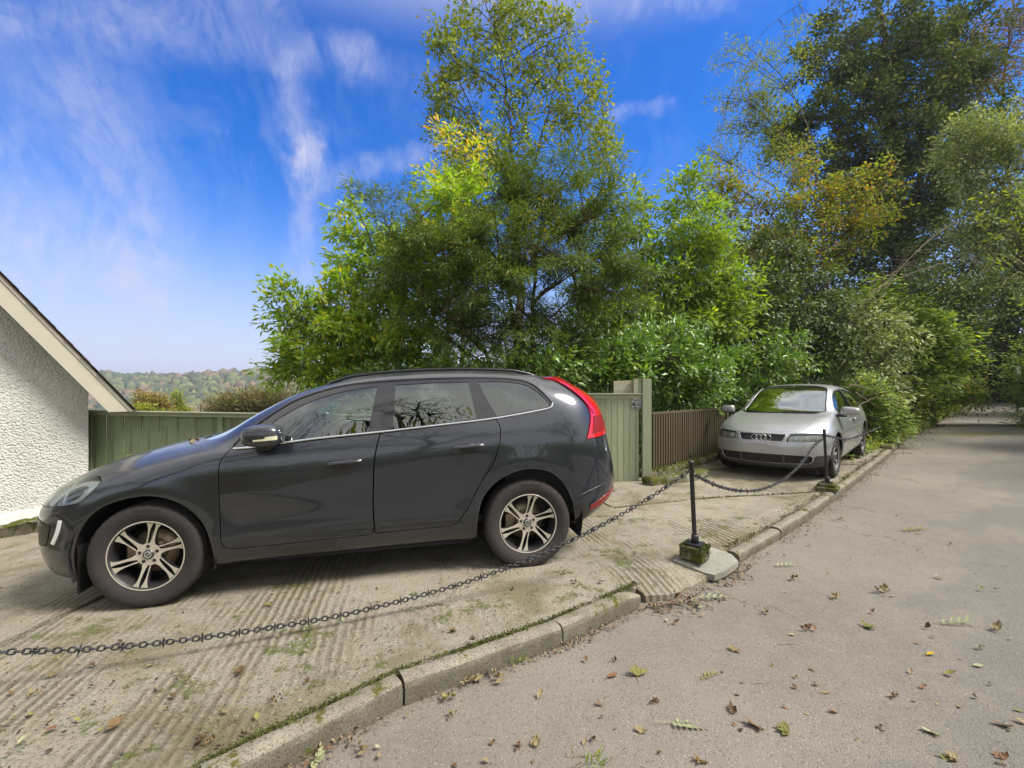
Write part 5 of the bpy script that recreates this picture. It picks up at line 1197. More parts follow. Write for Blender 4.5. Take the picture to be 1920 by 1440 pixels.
def chain(keys, label, pitch=.031, every=6):
    keys = np.array(keys); d = np.concatenate([[0], np.cumsum(np.linalg.norm(np.diff(keys, axis=0), axis=1))])
    P = densify([k for k in keys], pitch / 4, closed=False, corner=170); d = np.concatenate([[0], np.cumsum(np.linalg.norm(np.diff(P, axis=0), axis=1))])
    n = int(d[-1] / pitch); c = empty('chain', tuple(P[len(P) // 2])); tag(c, label, 'chain', 'spiked chains between the posts'); c0 = Vector(P[len(P) // 2])
    extra = []
    for i in range(n):
        s0 = (i + .5) * pitch; p = np.array([np.interp(s0, d, P[:, k]) for k in range(3)]); q = np.array([np.interp(s0 + .01, d, P[:, k]) for k in range(3)])
        rot = Vector(q - p).to_track_quat('X', 'Z').to_matrix().to_4x4() @ Matrix.Rotation(R(20 + 90 * (i % 2) + random.uniform(-14, 14)), 4, 'X')
        mt = Matrix.Translation(Vector(p) - c0) @ rot
        if i < 290:
            o = bpy.data.objects.new('link', LM); COL.objects.link(o); o.parent = c; o.matrix_local = mt
            if i % every == 2:
                sp = bpy.data.objects.new('spike', SM); COL.objects.link(sp); sp.parent = c; sp.matrix_local = mt @ Matrix.Rotation(R(random.uniform(0, 90)), 4, 'X')
C1 = []
for k in np.linspace(0, 1, 12):
    a = np.array([T1[0] - .02, T1[1] - .01]); b = np.array([-2.62, 2.30]); p = a + (b - a) * k
    # height from the photographed sag
    pxx = 960 + F * p[0] / p[1]; pyy = np.interp(pxx, [-60, 0, 100, 200, 300, 400, 500, 600, 700, 800, 900, 1000, 1080, 1150, 1220, 1290], [1224, 1224, 1221, 1215, 1206, 1193, 1178, 1162, 1140, 1114, 1084, 1046, 1010, 973, 932, 884])
    C1.append((p[0], p[1], CH - (pyy - 720) / F * p[1]))
C1 += [(-3.3, 1.98, .40), (-4.0, 1.62, .60), tuple(T0)]
chain(C1, 'long spiked black chain sagging across the forecourt in front of the dark car', every=6)
def hang(A, B, sag, n=9):
    return [tuple(np.array(A) * (1 - t) + np.array(B) * t - np.array([0, 0, sag * 4 * t * (1 - t)])) for t in np.linspace(0, 1, n)]
A_ = T1 + [.02, 0, -.11]; B_ = T2 + [-.03, -.01, -.06]
C2 = []
for t in np.linspace(0, 1, 10):
    p = A_ * (1 - t) + B_ * t; pxx = 960 + F * p[0] / p[1]
    pyy = np.interp(pxx, [1305, 1322, 1345, 1370, 1395, 1420, 1450, 1480, 1505, 1522, 1534], [889, 901, 911, 918, 921, 920, 911, 892, 866, 842, 823]); C2.append((p[0], p[1], CH - (pyy - 720) / F * p[1]))
chain(C2, 'short spiked chain hanging in a deep curve between the two posts', every=5)
chain([tuple(T2 + [.02, 0, -.08]), tuple(W_(1585, 823, 7.3)), tuple(W_(1615, 816, 8.4)), tuple(W_(1652, 800, 10.2))], 'far chain running from the second post past the side of the silver car', every=9, pitch=.045)
t0 = empty('chain_post', (T0[0], T0[1], gz_(T0[0], T0[1]))); tag(t0, 'black iron post at the far left end of the long chain', 'post', 'black posts carrying the spiked chain')
V, Fq = lathe([(.0, .0), (.06, 0), (.06, .02), (.0185, .03), (.0185, .82), (0, .83)], 16, 'Z'); mesh_np('shaft', V, Fq, M['iron'], t0)
# ---- fences
def board(parent, a, b, z0, z1, th, mat, name='board', gap_=.004):
    """vertical board from plan point a to b"""
    a, b = np.array(a), np.array(b); L = np.linalg.norm(b - a); d = (b - a) / L; n = np.array([d[1], -d[0]])
    z0 = z0 if isinstance(z0, (tuple, list)) else (z0, z0); z1 = z1 if isinstance(z1, (tuple, list)) else (z1, z1)
    a2, b2 = a + d * gap_ / 2, b - d * gap_ / 2; V = []
    for q, zz0, zz1 in ((a2, z0[0], z1[0]), (b2, z0[1], z1[1])):
        for off_ in (0, th):
            r = q + n * off_; V += [(r[0], r[1], zz0), (r[0], r[1], zz1)]
    Fc = [(0, 4, 5, 1), (2, 3, 7, 6), (0, 1, 3, 2), (4, 6, 7, 5), (1, 5, 7, 3), (0, 2, 6, 4)]
    return mesh_np(name, V, Fc, mat, parent, False)
# long dull green boundary fence behind the dark car
FA, FB = np.array([-5.90, 6.35]), np.array([1.02, 6.40])
fence = empty('fence', (FA[0], FA[1], .1)); tag(fence, 'long dull green board fence running from the white house wall behind the dark car', 'fence')
def fz(x): return CH - np.interp(x, [-5.90, 1.02], [.365, .475])
n = 56
for i in range(n):
    a = FA + (FB - FA) * i / n; b = FA + (FB - FA) * (i + 1) / n; p = (i % 2) * .022
    o = board(fence, a - [fence.location.x, fence.location.y + p - .01], b - [fence.location.x, fence.location.y + p - .01], -.12, (fz(a[0]) - .135, fz(b[0]) - .135), .018, M['green_dark'], gap_=-.004 if i % 2 else .004)
for k, (x0, x1) in enumerate(((-5.90, -4.085), (-4.08, -2.02), (-2.015, .0), (.005, 1.02))):
    board(fence, (x0 + 5.90, -.005), (x1 + 5.90, -.005), (fz(x0) - .165, fz(x1) - .165), (fz(x0) - .112, fz(x1) - .112), .055, M['green'], 'rail', gap_=.0)
    board(fence, (x0 + 5.90, -.02), (x1 + 5.90, -.02), (fz(x0) - .110, fz(x1) - .110), (fz(x0) - .098, fz(x1) - .098), .085, M['green'], 'capping', gap_=.002)
    board(fence, (x0 + 5.90, .01), (x0 + 5.97, .01), -.1, fz(x0) - .12, .06, M['green_dark'], 'post')
# sage green gate section on its mossy kerb, with the tall post
GAx, GBx, GY = 1.02, 2.065, 7.25
gate = empty('board_fence', (GAx, GY, .2)); tag(gate, 'sage green tongued board panel with a black notice behind the rear of the dark car', 'fence panel')
gz0 = CH - (905 - 720) / F * GY; gt = CH - (738 - 720) / F * GY
bw = [.11, .095, .098, .102, .085, .10, .095, .10, .098, .095, .05]; x = GAx - .03
for i, w_ in enumerate(bw):
    if x + w_ > GBx: break
    x2 = min(x + w_, GBx)
    board(gate, (x - GAx, .0), (x2 - GAx, .0), gz0 - .2 + random.uniform(0, .012), gt - .2 - .02, .02, M['green'], gap_=.006); x = x2
board(gate, (-.05, .02), (GBx - GAx, .02), gt - .2 - .075, gt - .2 - .012, .06, M['green'], 'rail'); board(gate, (-.05, .015), (GBx - GAx, .015), gt - .2 - .010, gt - .2 + .006, .10, M['green'], 'capping')
board(gate, (GBx - GAx - .005, -.012), (GBx - GAx + .135, -.012), gz0 - .215, CH - (710 - 720) / F * GY - .2, .075, M['green'], 'post')
board(gate, (-.2, .10), (GBx - GAx, .10), .2, .30, .04, M['green_dark'], 'rail')
# the notice
def text_mesh(s, size, mat, name, parent, loc, rot, ext=.001, align='CENTER', off=0.0):
    cu = bpy.data.curves.new('t', 'FONT'); cu.body = s; cu.size = size; cu.extrude = ext; cu.align_x = align; cu.align_y = 'CENTER'; cu.offset = off
    o = bpy.data.objects.new('t', cu); COL.objects.link(o)
    me = bpy.data.meshes.new_from_object(o.evaluated_get(bpy.context.evaluated_depsgraph_get())); COL.objects.unlink(o); bpy.data.objects.remove(o)
    me.materials.append(mat); t = bpy.data.objects.new(name, me); COL.objects.link(t); t.location = loc; t.rotation_euler = rot
    if parent: t.parent = parent
    return t
sx, sz = (1196 - 960) / F * GY, CH - (755.5 - 720) / F * GY
sg = empty('notice', (sx, GY - .032, sz)); tag(sg, 'small black notice reading PRIVATE PROPERTY on the green board panel', 'sign')
bm = bmesh.new(); box(bm, (-.105, -.004, -.092), (.105, .004, .092)); bm_obj('plate', bm, M['sign'], sg, bevel=.006)
bm = bmesh.new()
for lo, hi in (((-.100, -.0055, .083), (.100, -.004, .087)), ((-.100, -.0055, -.087), (.100, -.004, -.083)), ((-.100, -.0055, -.083), (-.096, -.004, .083)), ((.096, -.0055, -.083), (.100, -.004, .083))): box(bm, lo, hi)
bm_obj('border', bm, M['signtext'], sg)
for s_, zz, sz_ in (('PRIVATE', .060, .046), ('PROPERTY', .020, .046), ('CCTV', -.022, .046), ('IN OPERATION', -.060, .028)):
    text_mesh(s_, sz_, M['signtext'], 'lettering', sg, (0, -.006, zz), (R(90), 0, 0), off=.0012)
# beige panel standing behind the gate
bp_ = empty('garden_screen', tuple(W_(1150, 738, 8.1))); tag(bp_, 'beige horizontal board panel showing above the green board panel', 'fence panel')
for z0, z1 in ((-.25, .045), (.05, .14), (.145, .225)):
    board(bp_, (0, 0), (.335, .0), z0, (z1 - .0, z1 + .012), .03, M['beige'], gap_=0)
board(bp_, (.335, -.03), (.415, -.03), -.25, .262, .08, M['beige'], 'post', gap_=0); board(bp_, (.435, -.01), (.475, -.01), -.25, .258, .05, M['green_dark'], 'post', gap_=0)
# mossy footing below the gate and the low wall carrying the slatted fence
def lumpy(name, pts, z0, z1, th, mat, parent=None, jit=.012, step=.06):
    """wall along plan polyline pts with tops z1[i]"""
    pts = np.array(pts, float); d = np.concatenate([[0], np.cumsum(np.linalg.norm(np.diff(pts, axis=0), axis=1))]); n = max(2, int(d[-1] / step)); V = []
    for t in np.linspace(0, d[-1], n):
        q = np.array([np.interp(t, d, pts[:, 0]), np.interp(t, d, pts[:, 1])]); q2 = np.array([np.interp(min(t + .01, d[-1]), d, pts[:, 0]), np.interp(min(t + .01, d[-1]), d, pts[:, 1])]) - np.array([np.interp(max(t - .01, 0), d, pts[:, 0]), np.interp(max(t - .01, 0), d, pts[:, 1])])
        q2 /= np.linalg.norm(q2); nr = np.array([-q2[1], q2[0]]); zt = np.interp(t, d, z1); zb = np.interp(t, d, z0)
        for o_, z in ((0, zb), (.0, zb + (zt - zb) * .35), (0, zb + (zt - zb) * .7), (.01, zt - .02), (.035, zt), (th * .5, zt + .01), (th - .03, zt), (th, zt - .03), (th, zb)):
            r = q + nr * (o_ + random.uniform(-jit, jit)); V.append((r[0], r[1], z + random.uniform(-jit, jit) * .8))
    m = 9; Fc = [(i * m + j, (i + 1) * m + j, (i + 1) * m + j + 1, i * m + j + 1) for i in range(n - 1) for j in range(m - 1)] + [tuple(range(m)), tuple((n - 1) * m + j for j in range(m - 1, -1, -1))]
    return mesh_np(name, V, Fc, mat, parent)
def moss_tufts(name, P, n, spread, size, parent=None, label=None, zj=.01, mat=None):
    P = np.array(P, float); d = np.concatenate([[0], np.cumsum(np.linalg.norm(np.diff(P, axis=0), axis=1))]); t = rng.uniform(0, d[-1], n)
    dens = .5 + .5 * np.sin(t * 3.1 + 1) * np.sin(t * 7.7); t = t[rng.uniform(size=n) < .25 + .75 * dens]; n = len(t)
    C = np.stack([np.interp(t, d, P[:, k]) for k in range(3)], 1) + rng.normal(size=(n, 3)) * [spread, spread, 0] + np.c_[np.zeros((n, 2)), rng.uniform(0, zj, n)]
    V = []; e1 = rng.normal(size=(n, 3)) * size; e2 = rng.normal(size=(n, 3)) * size; V = np.stack([C - e1, C + e2, C + e1 + [0, 0, size * .7]], 1).reshape(-1, 3)
    o = mesh_np(name, V, np.arange(3 * n).reshape(-1, 3), mat or M['moss'], parent); o['kind'] = 'stuff'; return o
footing = lumpy('low_wall', [(.6, 7.16), (2.14, 7.16)], [gz_(.6, 7.1) - .1, gz_(2.1, 7.1) - .1], [gz0 + .005, gz0 + .005], .30, M['wall_moss']); tag(footing, 'dark moss covered footing under the sage green board panel', 'low wall')
SA, SB = W_(1222, 874, 7.55)[:2], W_(1352, 842, 9.35)[:2]
slow = lumpy('low_wall', [SA + [-.05, -.12], SB + [.5, .25]], [gz_(*SA) - .1, gz_(*SB) - .1], [CH - (880 - 720) / F * SA[1], CH - (845 - 720) / F * SB[1]], .30, M['wall_moss']); tag(slow, 'low moss topped concrete wall below the brown slatted fence', 'low wall')
mt = moss_tufts('moss_cover', [(SA[0], SA[1], CH - (880 - 720) / F * SA[1]), (SB[0], SB[1], CH - (845 - 720) / F * SB[1])], 2500, .05, .012, slow)
st2 = lumpy('low_wall', [g_(1222, 912), g_(1300, 902), g_(1330, 893)], [.05, .05, .05], [.235, .25, .245], .20, M['wall_moss'], jit=.02); tag(st2, 'broken mossy ledge on the ground at the end of the green board panel', 'low wall')
sf = empty('slatted_fence', (SA[0], SA[1], .2)); tag(sf, 'weathered brown fence of narrow vertical slats beside the silver car', 'fence')
ns = 34; ztop = (CH - (778 - 720) / F * SA[1], CH - (768 - 720) / F * SB[1]); zbot = (CH - (878 - 720) / F * SA[1], CH - (846 - 720) / F * SB[1])
SBx = SB + (SB - SA) * .06
for i in range(ns):
    t = (i + .15 + random.uniform(-.04, .04)) / ns; t2 = t + .60 / ns; a = (SBx - SA) * t; b = (SBx - SA) * t2; zt = ztop[0] + (ztop[1] - ztop[0]) * t; zb_ = zbot[0] + (zbot[1] - zbot[0]) * t
    if i in (15,): zb_ += .07
    o = board(sf, a, b, zb_ - .2 + random.uniform(-.01, .02), zt - .2 + random.uniform(-.006, .006), .022, M['brown'], 'slat', gap_=0)
dirn = (SBx - SA)
for f_ in (.80, .45):
    zc = [zbot[k] + (ztop[k] - zbot[k]) * f_ - .2 for k in (0, 1)]; board(sf, np.array([0, 0]) + [-.03, .03], dirn + [-.03, .03], (zc[0] - .035, zc[1] - .035), (zc[0] + .035, zc[1] + .035), -.035, M['brown'], 'rail', gap_=0)
V_ = []
board(sf, np.array([0.0, -.03]), dirn + [0, -.03], (ztop[0] - .195, ztop[1] - .195), (ztop[0] - .165, ztop[1] - .165), -.11, M['brown'], 'capping', gap_=0)
board(sf, dirn * 1.0, dirn * 1.035, zbot[1] - .2, ztop[1] - .15, .05, M['brown'], 'post', gap_=0)
# dark backing shrub mass behind slats comes with the planting
# ---- the house
HA = W_(0, 0, 5.55)[:2]; 
u_ = np.array([.707, .707]); n_ = np.array([.707, -.707]); HC = np.array([-5.68, 6.10])       # visible corner of the gable wall; u_ runs along the wall away from the viewer
house = empty('house', (HC[0], HC[1], .1)); tag(house, 'white roughcast house gable with a cream bargeboard at the left edge', 'house')
def hp(s, o_, z): q = HC + u_ * s + n_ * o_; return (q[0] - house.location.x, q[1] - house.location.y, z - .1)
slope = 1.362; z_eave = 1.717
def ztopw(s): return z_eave - .0 + (-s + .10) * slope
L_ = 6.0
V = [hp(0, 0, -.3), hp(0, 0, ztopw(0) - .02), hp(-2.9, 0, ztopw(-2.9)), hp(-L_, 0, ztopw(-2.9) - (L_ - 2.9) * slope), hp(-L_, 0, -1.3)]
V2 = [hp(0, -.3, -.3), hp(0, -.3, ztopw(0) - .02), hp(-2.9, -.3, ztopw(-2.9)), hp(-L_, -.3, ztopw(-2.9) - (L_ - 2.9) * slope), hp(-L_, -.3, -1.3)]
mesh_np('wall', V + V2, [(0, 1, 2, 3, 4), (9, 8, 7, 6, 5), (0, 5, 6, 1), (4, 3, 8, 9), (1, 6, 7, 2), (2, 7, 8, 3)], M['roughcast'], house, False)
mesh_np('side_wall', [hp(.0, -.30, -.3), hp(.0, -.30, ztopw(0) - .05), hp(.0, -5, ztopw(0) - .05), hp(.0, -5, -.3)], [(0, 1, 2, 3)], M['roughcast'], house, False)
mesh_np('side_wall', [hp(-L_, -.30, -.3), hp(-L_, -.30, ztopw(0)), hp(-L_, -5, ztopw(0)), hp(-L_, -5, -.3)], [(3, 2, 1, 0)], M['roughcast'], house, False)
def bz(px, py, s, o_): pass
zp0, zp1 = CH - (992 - 720) / F * 5.5, CH - (966 - 720) / F * 5.5
def prism(name, s0, s1, o0, o1, za0, za1, zb0, zb1, mat):
    """box along the wall; z from za to zb at each end"""
    V = [hp(s0, o0, za0), hp(s0, o1, za0), hp(s0, o1, zb0), hp(s0, o0, zb0), hp(s1, o0, za1), hp(s1, o1, za1), hp(s1, o1, zb1), hp(s1, o0, zb1)]
    return mesh_np(name, V, [(0, 1, 2, 3), (7, 6, 5, 4), (0, 4, 5, 1), (1, 5, 6, 2), (2, 6, 7, 3), (3, 7, 4, 0)], mat, house, False)
prism('plinth_band', .0, -L_, .0, .035, -.05, -.80, .10, -.23, M['white'])
lo_ = lumpy('rubble_footing', [hp(-L_, .05, 0)[:2], hp(.0, .05, 0)[:2]], [-1.5, -.6], [-.82, -.07], -.10, M['rubble'], house, jit=.03, step=.07)
OV = .36
ext = .46
def rake(s): return z_eave + .045 + (-s + .10) * slope          # underside of the slates along the verge
prism('soffit', -.02, -2.9, .02, OV - .03, rake(-.02) - .13, rake(-2.9) - .13, rake(-.02) - .11, rake(-2.9) - .11, M['soffit'])
zcut = CH - (772 - 720) / F * 6.05
def rake_board(name, o0, o1, dz0, dz1, mat):           # sloping board whose lower end is cut level
    st = lambda dz: .10 - (zcut - z_eave - .045 - dz) / slope
    V = [hp(s_, o_, z) for o_ in (o0, o1) for s_, z in ((st(dz0), zcut), (st(dz1), zcut), (-2.9, rake(-2.9) + dz1), (-2.9, rake(-2.9) + dz0))]
    mesh_np(name, V, [(0, 1, 2, 3), (7, 6, 5, 4), (0, 4, 5, 1), (1, 5, 6, 2), (2, 6, 7, 3), (3, 7, 4, 0)], mat, house, False)
rake_board('bargeboard', OV - .03, OV, -.37, -.02, M['cream'])
rake_board('bargeboard', OV, OV + .012, -.075, -.02, M['cream'])
for s_ in (-.02, -1.05, -2.1):
    zc = rake(s_) - .22; prism('purlin_end', s_ - .05, s_ + .05, .0, OV - .035, zc - .06, zc - .06, zc + .06, zc + .06, M['cream'] if s_ > -.5 else M['soffit'])
prism('roof_deck', .02, -2.9, -5, OV + .01, rake(.02) - .02, rake(-2.9) - .02, rake(.02), rake(-2.9), M['soffit'])
V = [hp(-2.9, OV, rake(-2.9)), hp(-L_ - .3, OV, rake(-2.9) - (L_ - 2.6) * slope), hp(-L_ - .3, -5, rake(-2.9) - (L_ - 2.6) * slope), hp(-2.9, -5, rake(-2.9))]
mesh_np('roof_slope', V, [(0, 1, 2, 3)], M['slate'], house, False)
for i in range(22):                                     # courses of slates, seen at the verge
    s0 = .47 - i * .155; s1 = s0 - .235
    for j in range(1 if i else 1):
        a = .022
        V = []
        for s_, lift in ((s0, .026), (s1, .010)):
            for o_ in (-5.0, OV + .045 + random.uniform(-.006, .006)):
                V += [hp(s_, o_, rake(s_) + lift), hp(s_, o_, rake(s_) + lift + .010)]
        mesh_np('slate', V, [(0, 1, 3, 2), (4, 6, 7, 5), (0, 2, 6, 4), (1, 5, 7, 3), (2, 3, 7, 6), (0, 4, 5, 1)], M['slate'], house, False)
# moss in the joint between kerb and forecourt, and in the slab joints
ml = lambda P, off=.0: [(x, y, gz_(x, y) + off) for x, y in P]
moss_all = [moss_tufts('moss', ml(inner(KL, KW + .01)[1:], .002), 5200, .013, .0055, zj=.014), moss_tufts('moss', ml(inner(KR, KW + .01)), 2600, .02, .007, zj=.012),
            moss_tufts('moss', ml([J2a, J2b, J2c], -.012), 1800, .016, .008), moss_tufts('moss', ml([J3a, IR[4]], -.005), 1600, .02, .008)]
for _k, o in enumerate(moss_all): tag(o, ('bright green moss along the joint behind the near kerb', 'moss behind the farther kerb beside the second post', 'moss growing in the slab joint behind the dark car', 'moss in the slab joint in front of the silver car')[_k], 'moss', kind='stuff')
# ================================================================== planting
LEAF = {   # template vertices (along, across, up) and faces, unit length
 'blade': (np.array([(0, 0, 0), (.45, .19, .035), (1, 0, -.06), (.45, -.19, .035), (.5, 0, -.02)]), [(0, 4, 1), (1, 4, 2), (0, 3, 4), (3, 2, 4)]),
 'quad': (np.array([(0, 0, 0), (.5, .27, .05), (1, 0, -.05), (.5, -.27, .05)]), [(0, 2, 1), (0, 3, 2)]),
 'broad': (np.array([(0, 0, 0), (.45, .36, .06), (1, 0, -.08), (.45, -.36, .06)]), [(0, 2, 1), (0, 3, 2)]),
 'needle': (np.array([(0, 0, 0), (.5, .075, .0), (1, 0, -.05), (.5, -.075, .0)]), [(0, 2, 1), (0, 3, 2)]),
}
def norm(v): return v / (np.linalg.norm(v, axis=-1, keepdims=True) + 1e-9)
def leaves_mesh(name, P, A, U, size, kind, mat, parent, origin):
    """P positions, A leaf axes, U up-ish vectors, size lengths"""
    T, Fc = LEAF[kind]; A = norm(A); S_ = norm(np.cross(U, A)); N = np.cross(A, S_)
    V = P[:, None, :] + size[:, None, None] * (T[None, :, 0:1] * A[:, None] + T[None, :, 1:2] * S_[:, None] + T[None, :, 2:3] * N[:, None])
    n, k = len(P), len(T); Fq = (np.array(Fc)[None] + (np.arange(n) * k)[:, None, None]).reshape(-1, 3)
    return mesh_np(name, V.reshape(-1, 3) - origin, Fq, mat, parent, smooth=False)
def sample_env(env, n, shell=.35):
    """env: list of (centre, radii, weight)"""
    wts = np.array([e[2] * np.prod(e[1]) ** (2 / 3) for e in env]); wts /= wts.sum(); idx = rng.choice(len(env), n, p=wts)
    C = np.array([e[0] for e in env])[idx]; Rr = np.array([e[1] for e in env])[idx]
    d = norm(rng.normal(size=(n, 3))); r = rng.uniform(0, 1, n) ** shell
    return C + d * r[:, None] * Rr, d, idx
def tree(name, label, env, trunks, kind, leafm, size, nleaf, barkm='bark', ntwig=260, twig_len=.5, spread=.10, droop=.25, group=None, nlimb=16, shell=.38, cat='tree', upbias=.0, trunk_r=.09, compound=0, flat=0.0, extra=None, sides=5, twig_r=.006, gap=0.0):
    """env in world metres; trunks: list of (pts, r0, r1)"""
    base = np.array(trunks[0][0][0], float); t = empty(name, tuple(base)); tag(t, label, cat, group)
    paths = []; tp = []
    for pts, r0, r1 in trunks:
        P = densify([np.array(p, float) for p in pts], .35, closed=False, corner=170) if len(pts) > 2 else np.linspace(pts[0], pts[1], 8)
        P = P + np.c_[rng.normal(size=(len(P), 2)) * r0 * .25, np.zeros(len(P))]; rr = np.linspace(r0, r1, len(P)); paths.append((P, rr)); tp += [(p, r, i / len(P)) for i, (p, r) in enumerate(zip(P, rr))]
    TP = np.array([p for p, r, f in tp]); TR = np.array([r for p, r, f in tp])
    lim, _, _ = sample_env(env, nlimb, .55); node = [TP]; nr = [TR * .6]
    for g in lim:
        h = np.hypot(*(TP - g)[:, :2].T); want = g[2] - h * .75; c = np.abs(TP[:, 2] - want) + .15 * np.linalg.norm(TP - g, axis=1); j = int(np.argmin(c)); a = TP[j]; L = np.linalg.norm(g - a)
        mid = a + (g - a) * .5 + np.array([0, 0, .10 * L * (1 if droop >= 0 else -1)]) + rng.normal(size=3) * .06 * L
        s = np.linspace(0, 1, max(5, int(L / .25)))[:, None]; P = (1 - s) ** 2 * a + 2 * s * (1 - s) * mid + s * s * g; P[1:] += rng.normal(size=(len(P) - 1, 3)) * .015 * L ** .5
        r0 = min(TR[j] * .7, .012 * L + .012); rr = np.linspace(r0, .006 + twig_r, len(P)); paths.append((P, rr)); node.append(P); nr.append(rr)
    ND = np.concatenate(node); NR = np.concatenate(nr)
    tw, dirs, _ = sample_env(env, ntwig, shell)
    tips = []; ax = []
    for g, dr in zip(tw, dirs):
        j = int(np.argmin(((ND - g) ** 2).sum(1) + .3 * np.maximum(0, ND[:, 2] - g[2]) ** 2)); a = ND[j]; L = np.linalg.norm(g - a) + 1e-6
        out_ = norm(.8 * (g - a) / L + .5 * dr + np.array([0, 0, upbias])) ; e = g + out_ * twig_len * rng.uniform(.6, 1.3); e[2] -= droop * twig_len
        mid = a + (g - a) * .6 + np.array([0, 0, .08 * L]); s = np.linspace(0, 1, max(4, int((L + twig_len) / .3)))[:, None]
        P = (1 - s) ** 2 * a + 2 * s * (1 - s) * mid + s * s * g
        P = np.concatenate([P, g + (e - g) * np.linspace(.5, 1, 2)[:, None] + np.array([[0, 0, .03 * twig_len], [0, 0, 0]])])
        paths.append((P, np.linspace(min(NR[j] * .7, twig_r * 2 + .004 * L), twig_r * .35, len(P)))); tips.append((g, e)); ax.append(out_)
    V, Fq = tubes(paths, sides, cap=False)
    o = mesh_np('trunk', V - base, Fq, M[barkm], t)
    G0 = np.array([a for a, b in tips]); G1 = np.array([b for a, b in tips]); AX = np.array(ax)
    # leaves spread along the outer part of each twig, in small clusters
    i = rng.integers(0, len(tips), nleaf)
    if gap: keep = rng.uniform(size=len(tips)) > gap; ids = np.where(keep)[0]; i = ids[rng.integers(0, len(ids), nleaf)]
    s = rng.uniform(-.35, 1.05, nleaf)[:, None]; P = G0[i] + (G1[i] - G0[i]) * s
    sc = np.abs(np.linalg.norm(G1[i] - G0[i], axis=1))[:, None]
    J = rng.normal(size=(nleaf, 3)) * spread * np.array([1, 1, .75 * (1 - flat)]); P = P + J
    A = norm(AX[i] * .55 + norm(J + 1e-6) * .8 + rng.normal(size=(nleaf, 3)) * .35); A[:, 2] -= droop * .8 + .1 * rng.uniform(size=nleaf)
    if flat: A[:, 2] *= (1 - flat)
    U = np.array([0, 0, 1.]) + rng.normal(size=(nleaf, 3)) * (.55 if not flat else .28)
    sz = size * rng.uniform(.55, 1.25, nleaf)
    if compound:                                   # leaflets set in pairs along a stalk
        k = compound; P = np.repeat(P, k, 0); A0 = np.repeat(norm(A), k, 0); U = np.repeat(U, k, 0); sz = np.repeat(sz, k); q = np.tile(np.arange(k), nleaf)
        sd = norm(np.cross(U, A0)); pos = (q // 2 + .5) / (k / 2); P = P + A0 * (pos * sz * 1.6)[:, None]; A = norm(A0 * .55 + sd * np.where(q % 2, 1, -1)[:, None]); sz = sz * (1 - .25 * pos)
    o = leaves_mesh('crown', P, A, U, sz, kind, M[leafm] if isinstance(leafm, str) else leafm, t, base)
    if extra: extra(t, base, G0, G1)
    return t
def E_(cx, cy, rx, ry, Y, dy=None, w=1.0):
    """ellipsoid whose outline has that centre and radii in the photograph, standing at depth Y"""
    c = W_(cx, cy, Y); k = Y / F; return (c, np.array([rx * k, (dy if dy else min(rx, ry) * k * 1.0), ry * k]), w)
def gnd(px, Y):
    x = (px - 960) / F * Y
    if .8 * Y < x < 1.13 * Y and Y < 27: x = Y - 2.1      # keep roots off the lane
    return np.array([x, Y, float(hgt(np.array(x), np.array(Y))) - .05])
def tr(pxs, Y, r0, r1, base=None):
    """trunk through pixels [(px,py)...] at depth Y, rooted in the ground"""
    P = [gnd(pxs[0][0], Y)] + [W_(a, b, Y) for a, b in pxs[1:]]; return (P, r0, r1)
# dark feathery yew behind the dark car
Y = 8.6
tree('yew_tree', 'dark feathery evergreen with two leaning trunks rising behind the roof of the dark car',
     [E_(945, 520, 165, 150, Y), E_(790, 440, 95, 70, Y), E_(705, 365, 45, 30, Y, w=.7), E_(1075, 430, 95, 110, Y), E_(960, 350, 105, 70, Y), E_(1120, 540, 70, 60, Y), E_(860, 620, 110, 55, Y), E_(1010, 630, 100, 45, Y), E_(760, 520, 60, 40, Y, w=.6), E_(1150, 470, 25, 30, Y, w=.4)],
     [tr([(985, 0), (968, 620), (940, 500), (925, 380)], Y, .075, .015), tr([(1010, 0), (1000, 600), (1005, 480), (1020, 330)], Y + .15, .07, .012), tr([(985, 0), (900, 640), (800, 560), (730, 430)], Y, .05, .012)],
     'needle', 'l_yew', .125, 88000, 'bark_red', ntwig=430, twig_len=.55, spread=.075, droop=.28, nlimb=34, shell=.6, upbias=.25, flat=.35)
# chestnut on the left
Y = 10.2
tree('chestnut_tree', 'bright green large leaved tree overhanging the left side of the dark car roof',
     [E_(640, 610, 95, 85, Y), E_(700, 500, 70, 80, Y), E_(760, 620, 130, 80, Y), E_(560, 600, 40, 45, Y), E_(548, 690, 35, 30, Y), E_(660, 400, 22, 50, Y, w=.8), E_(820, 520, 110, 100, Y), E_(600, 680, 90, 50, Y), E_(720, 690, 140, 55, Y), E_(545, 555, 28, 22, Y, w=.8), E_(860, 380, 70, 60, Y, w=.8)],
     [tr([(760, 0), (740, 640), (710, 500), (670, 380)], Y, .08, .012), tr([(640, 0), (640, 650), (600, 560)], Y, .05, .01), tr([(850, 0), (840, 600), (850, 420), (835, 300)], Y, .07, .012)],
     'blade', 'l_chest', .165, 31000, ntwig=520, twig_len=.40, spread=.085, droop=.10, nlimb=26, shell=.5, upbias=.25)
Y = 10.8
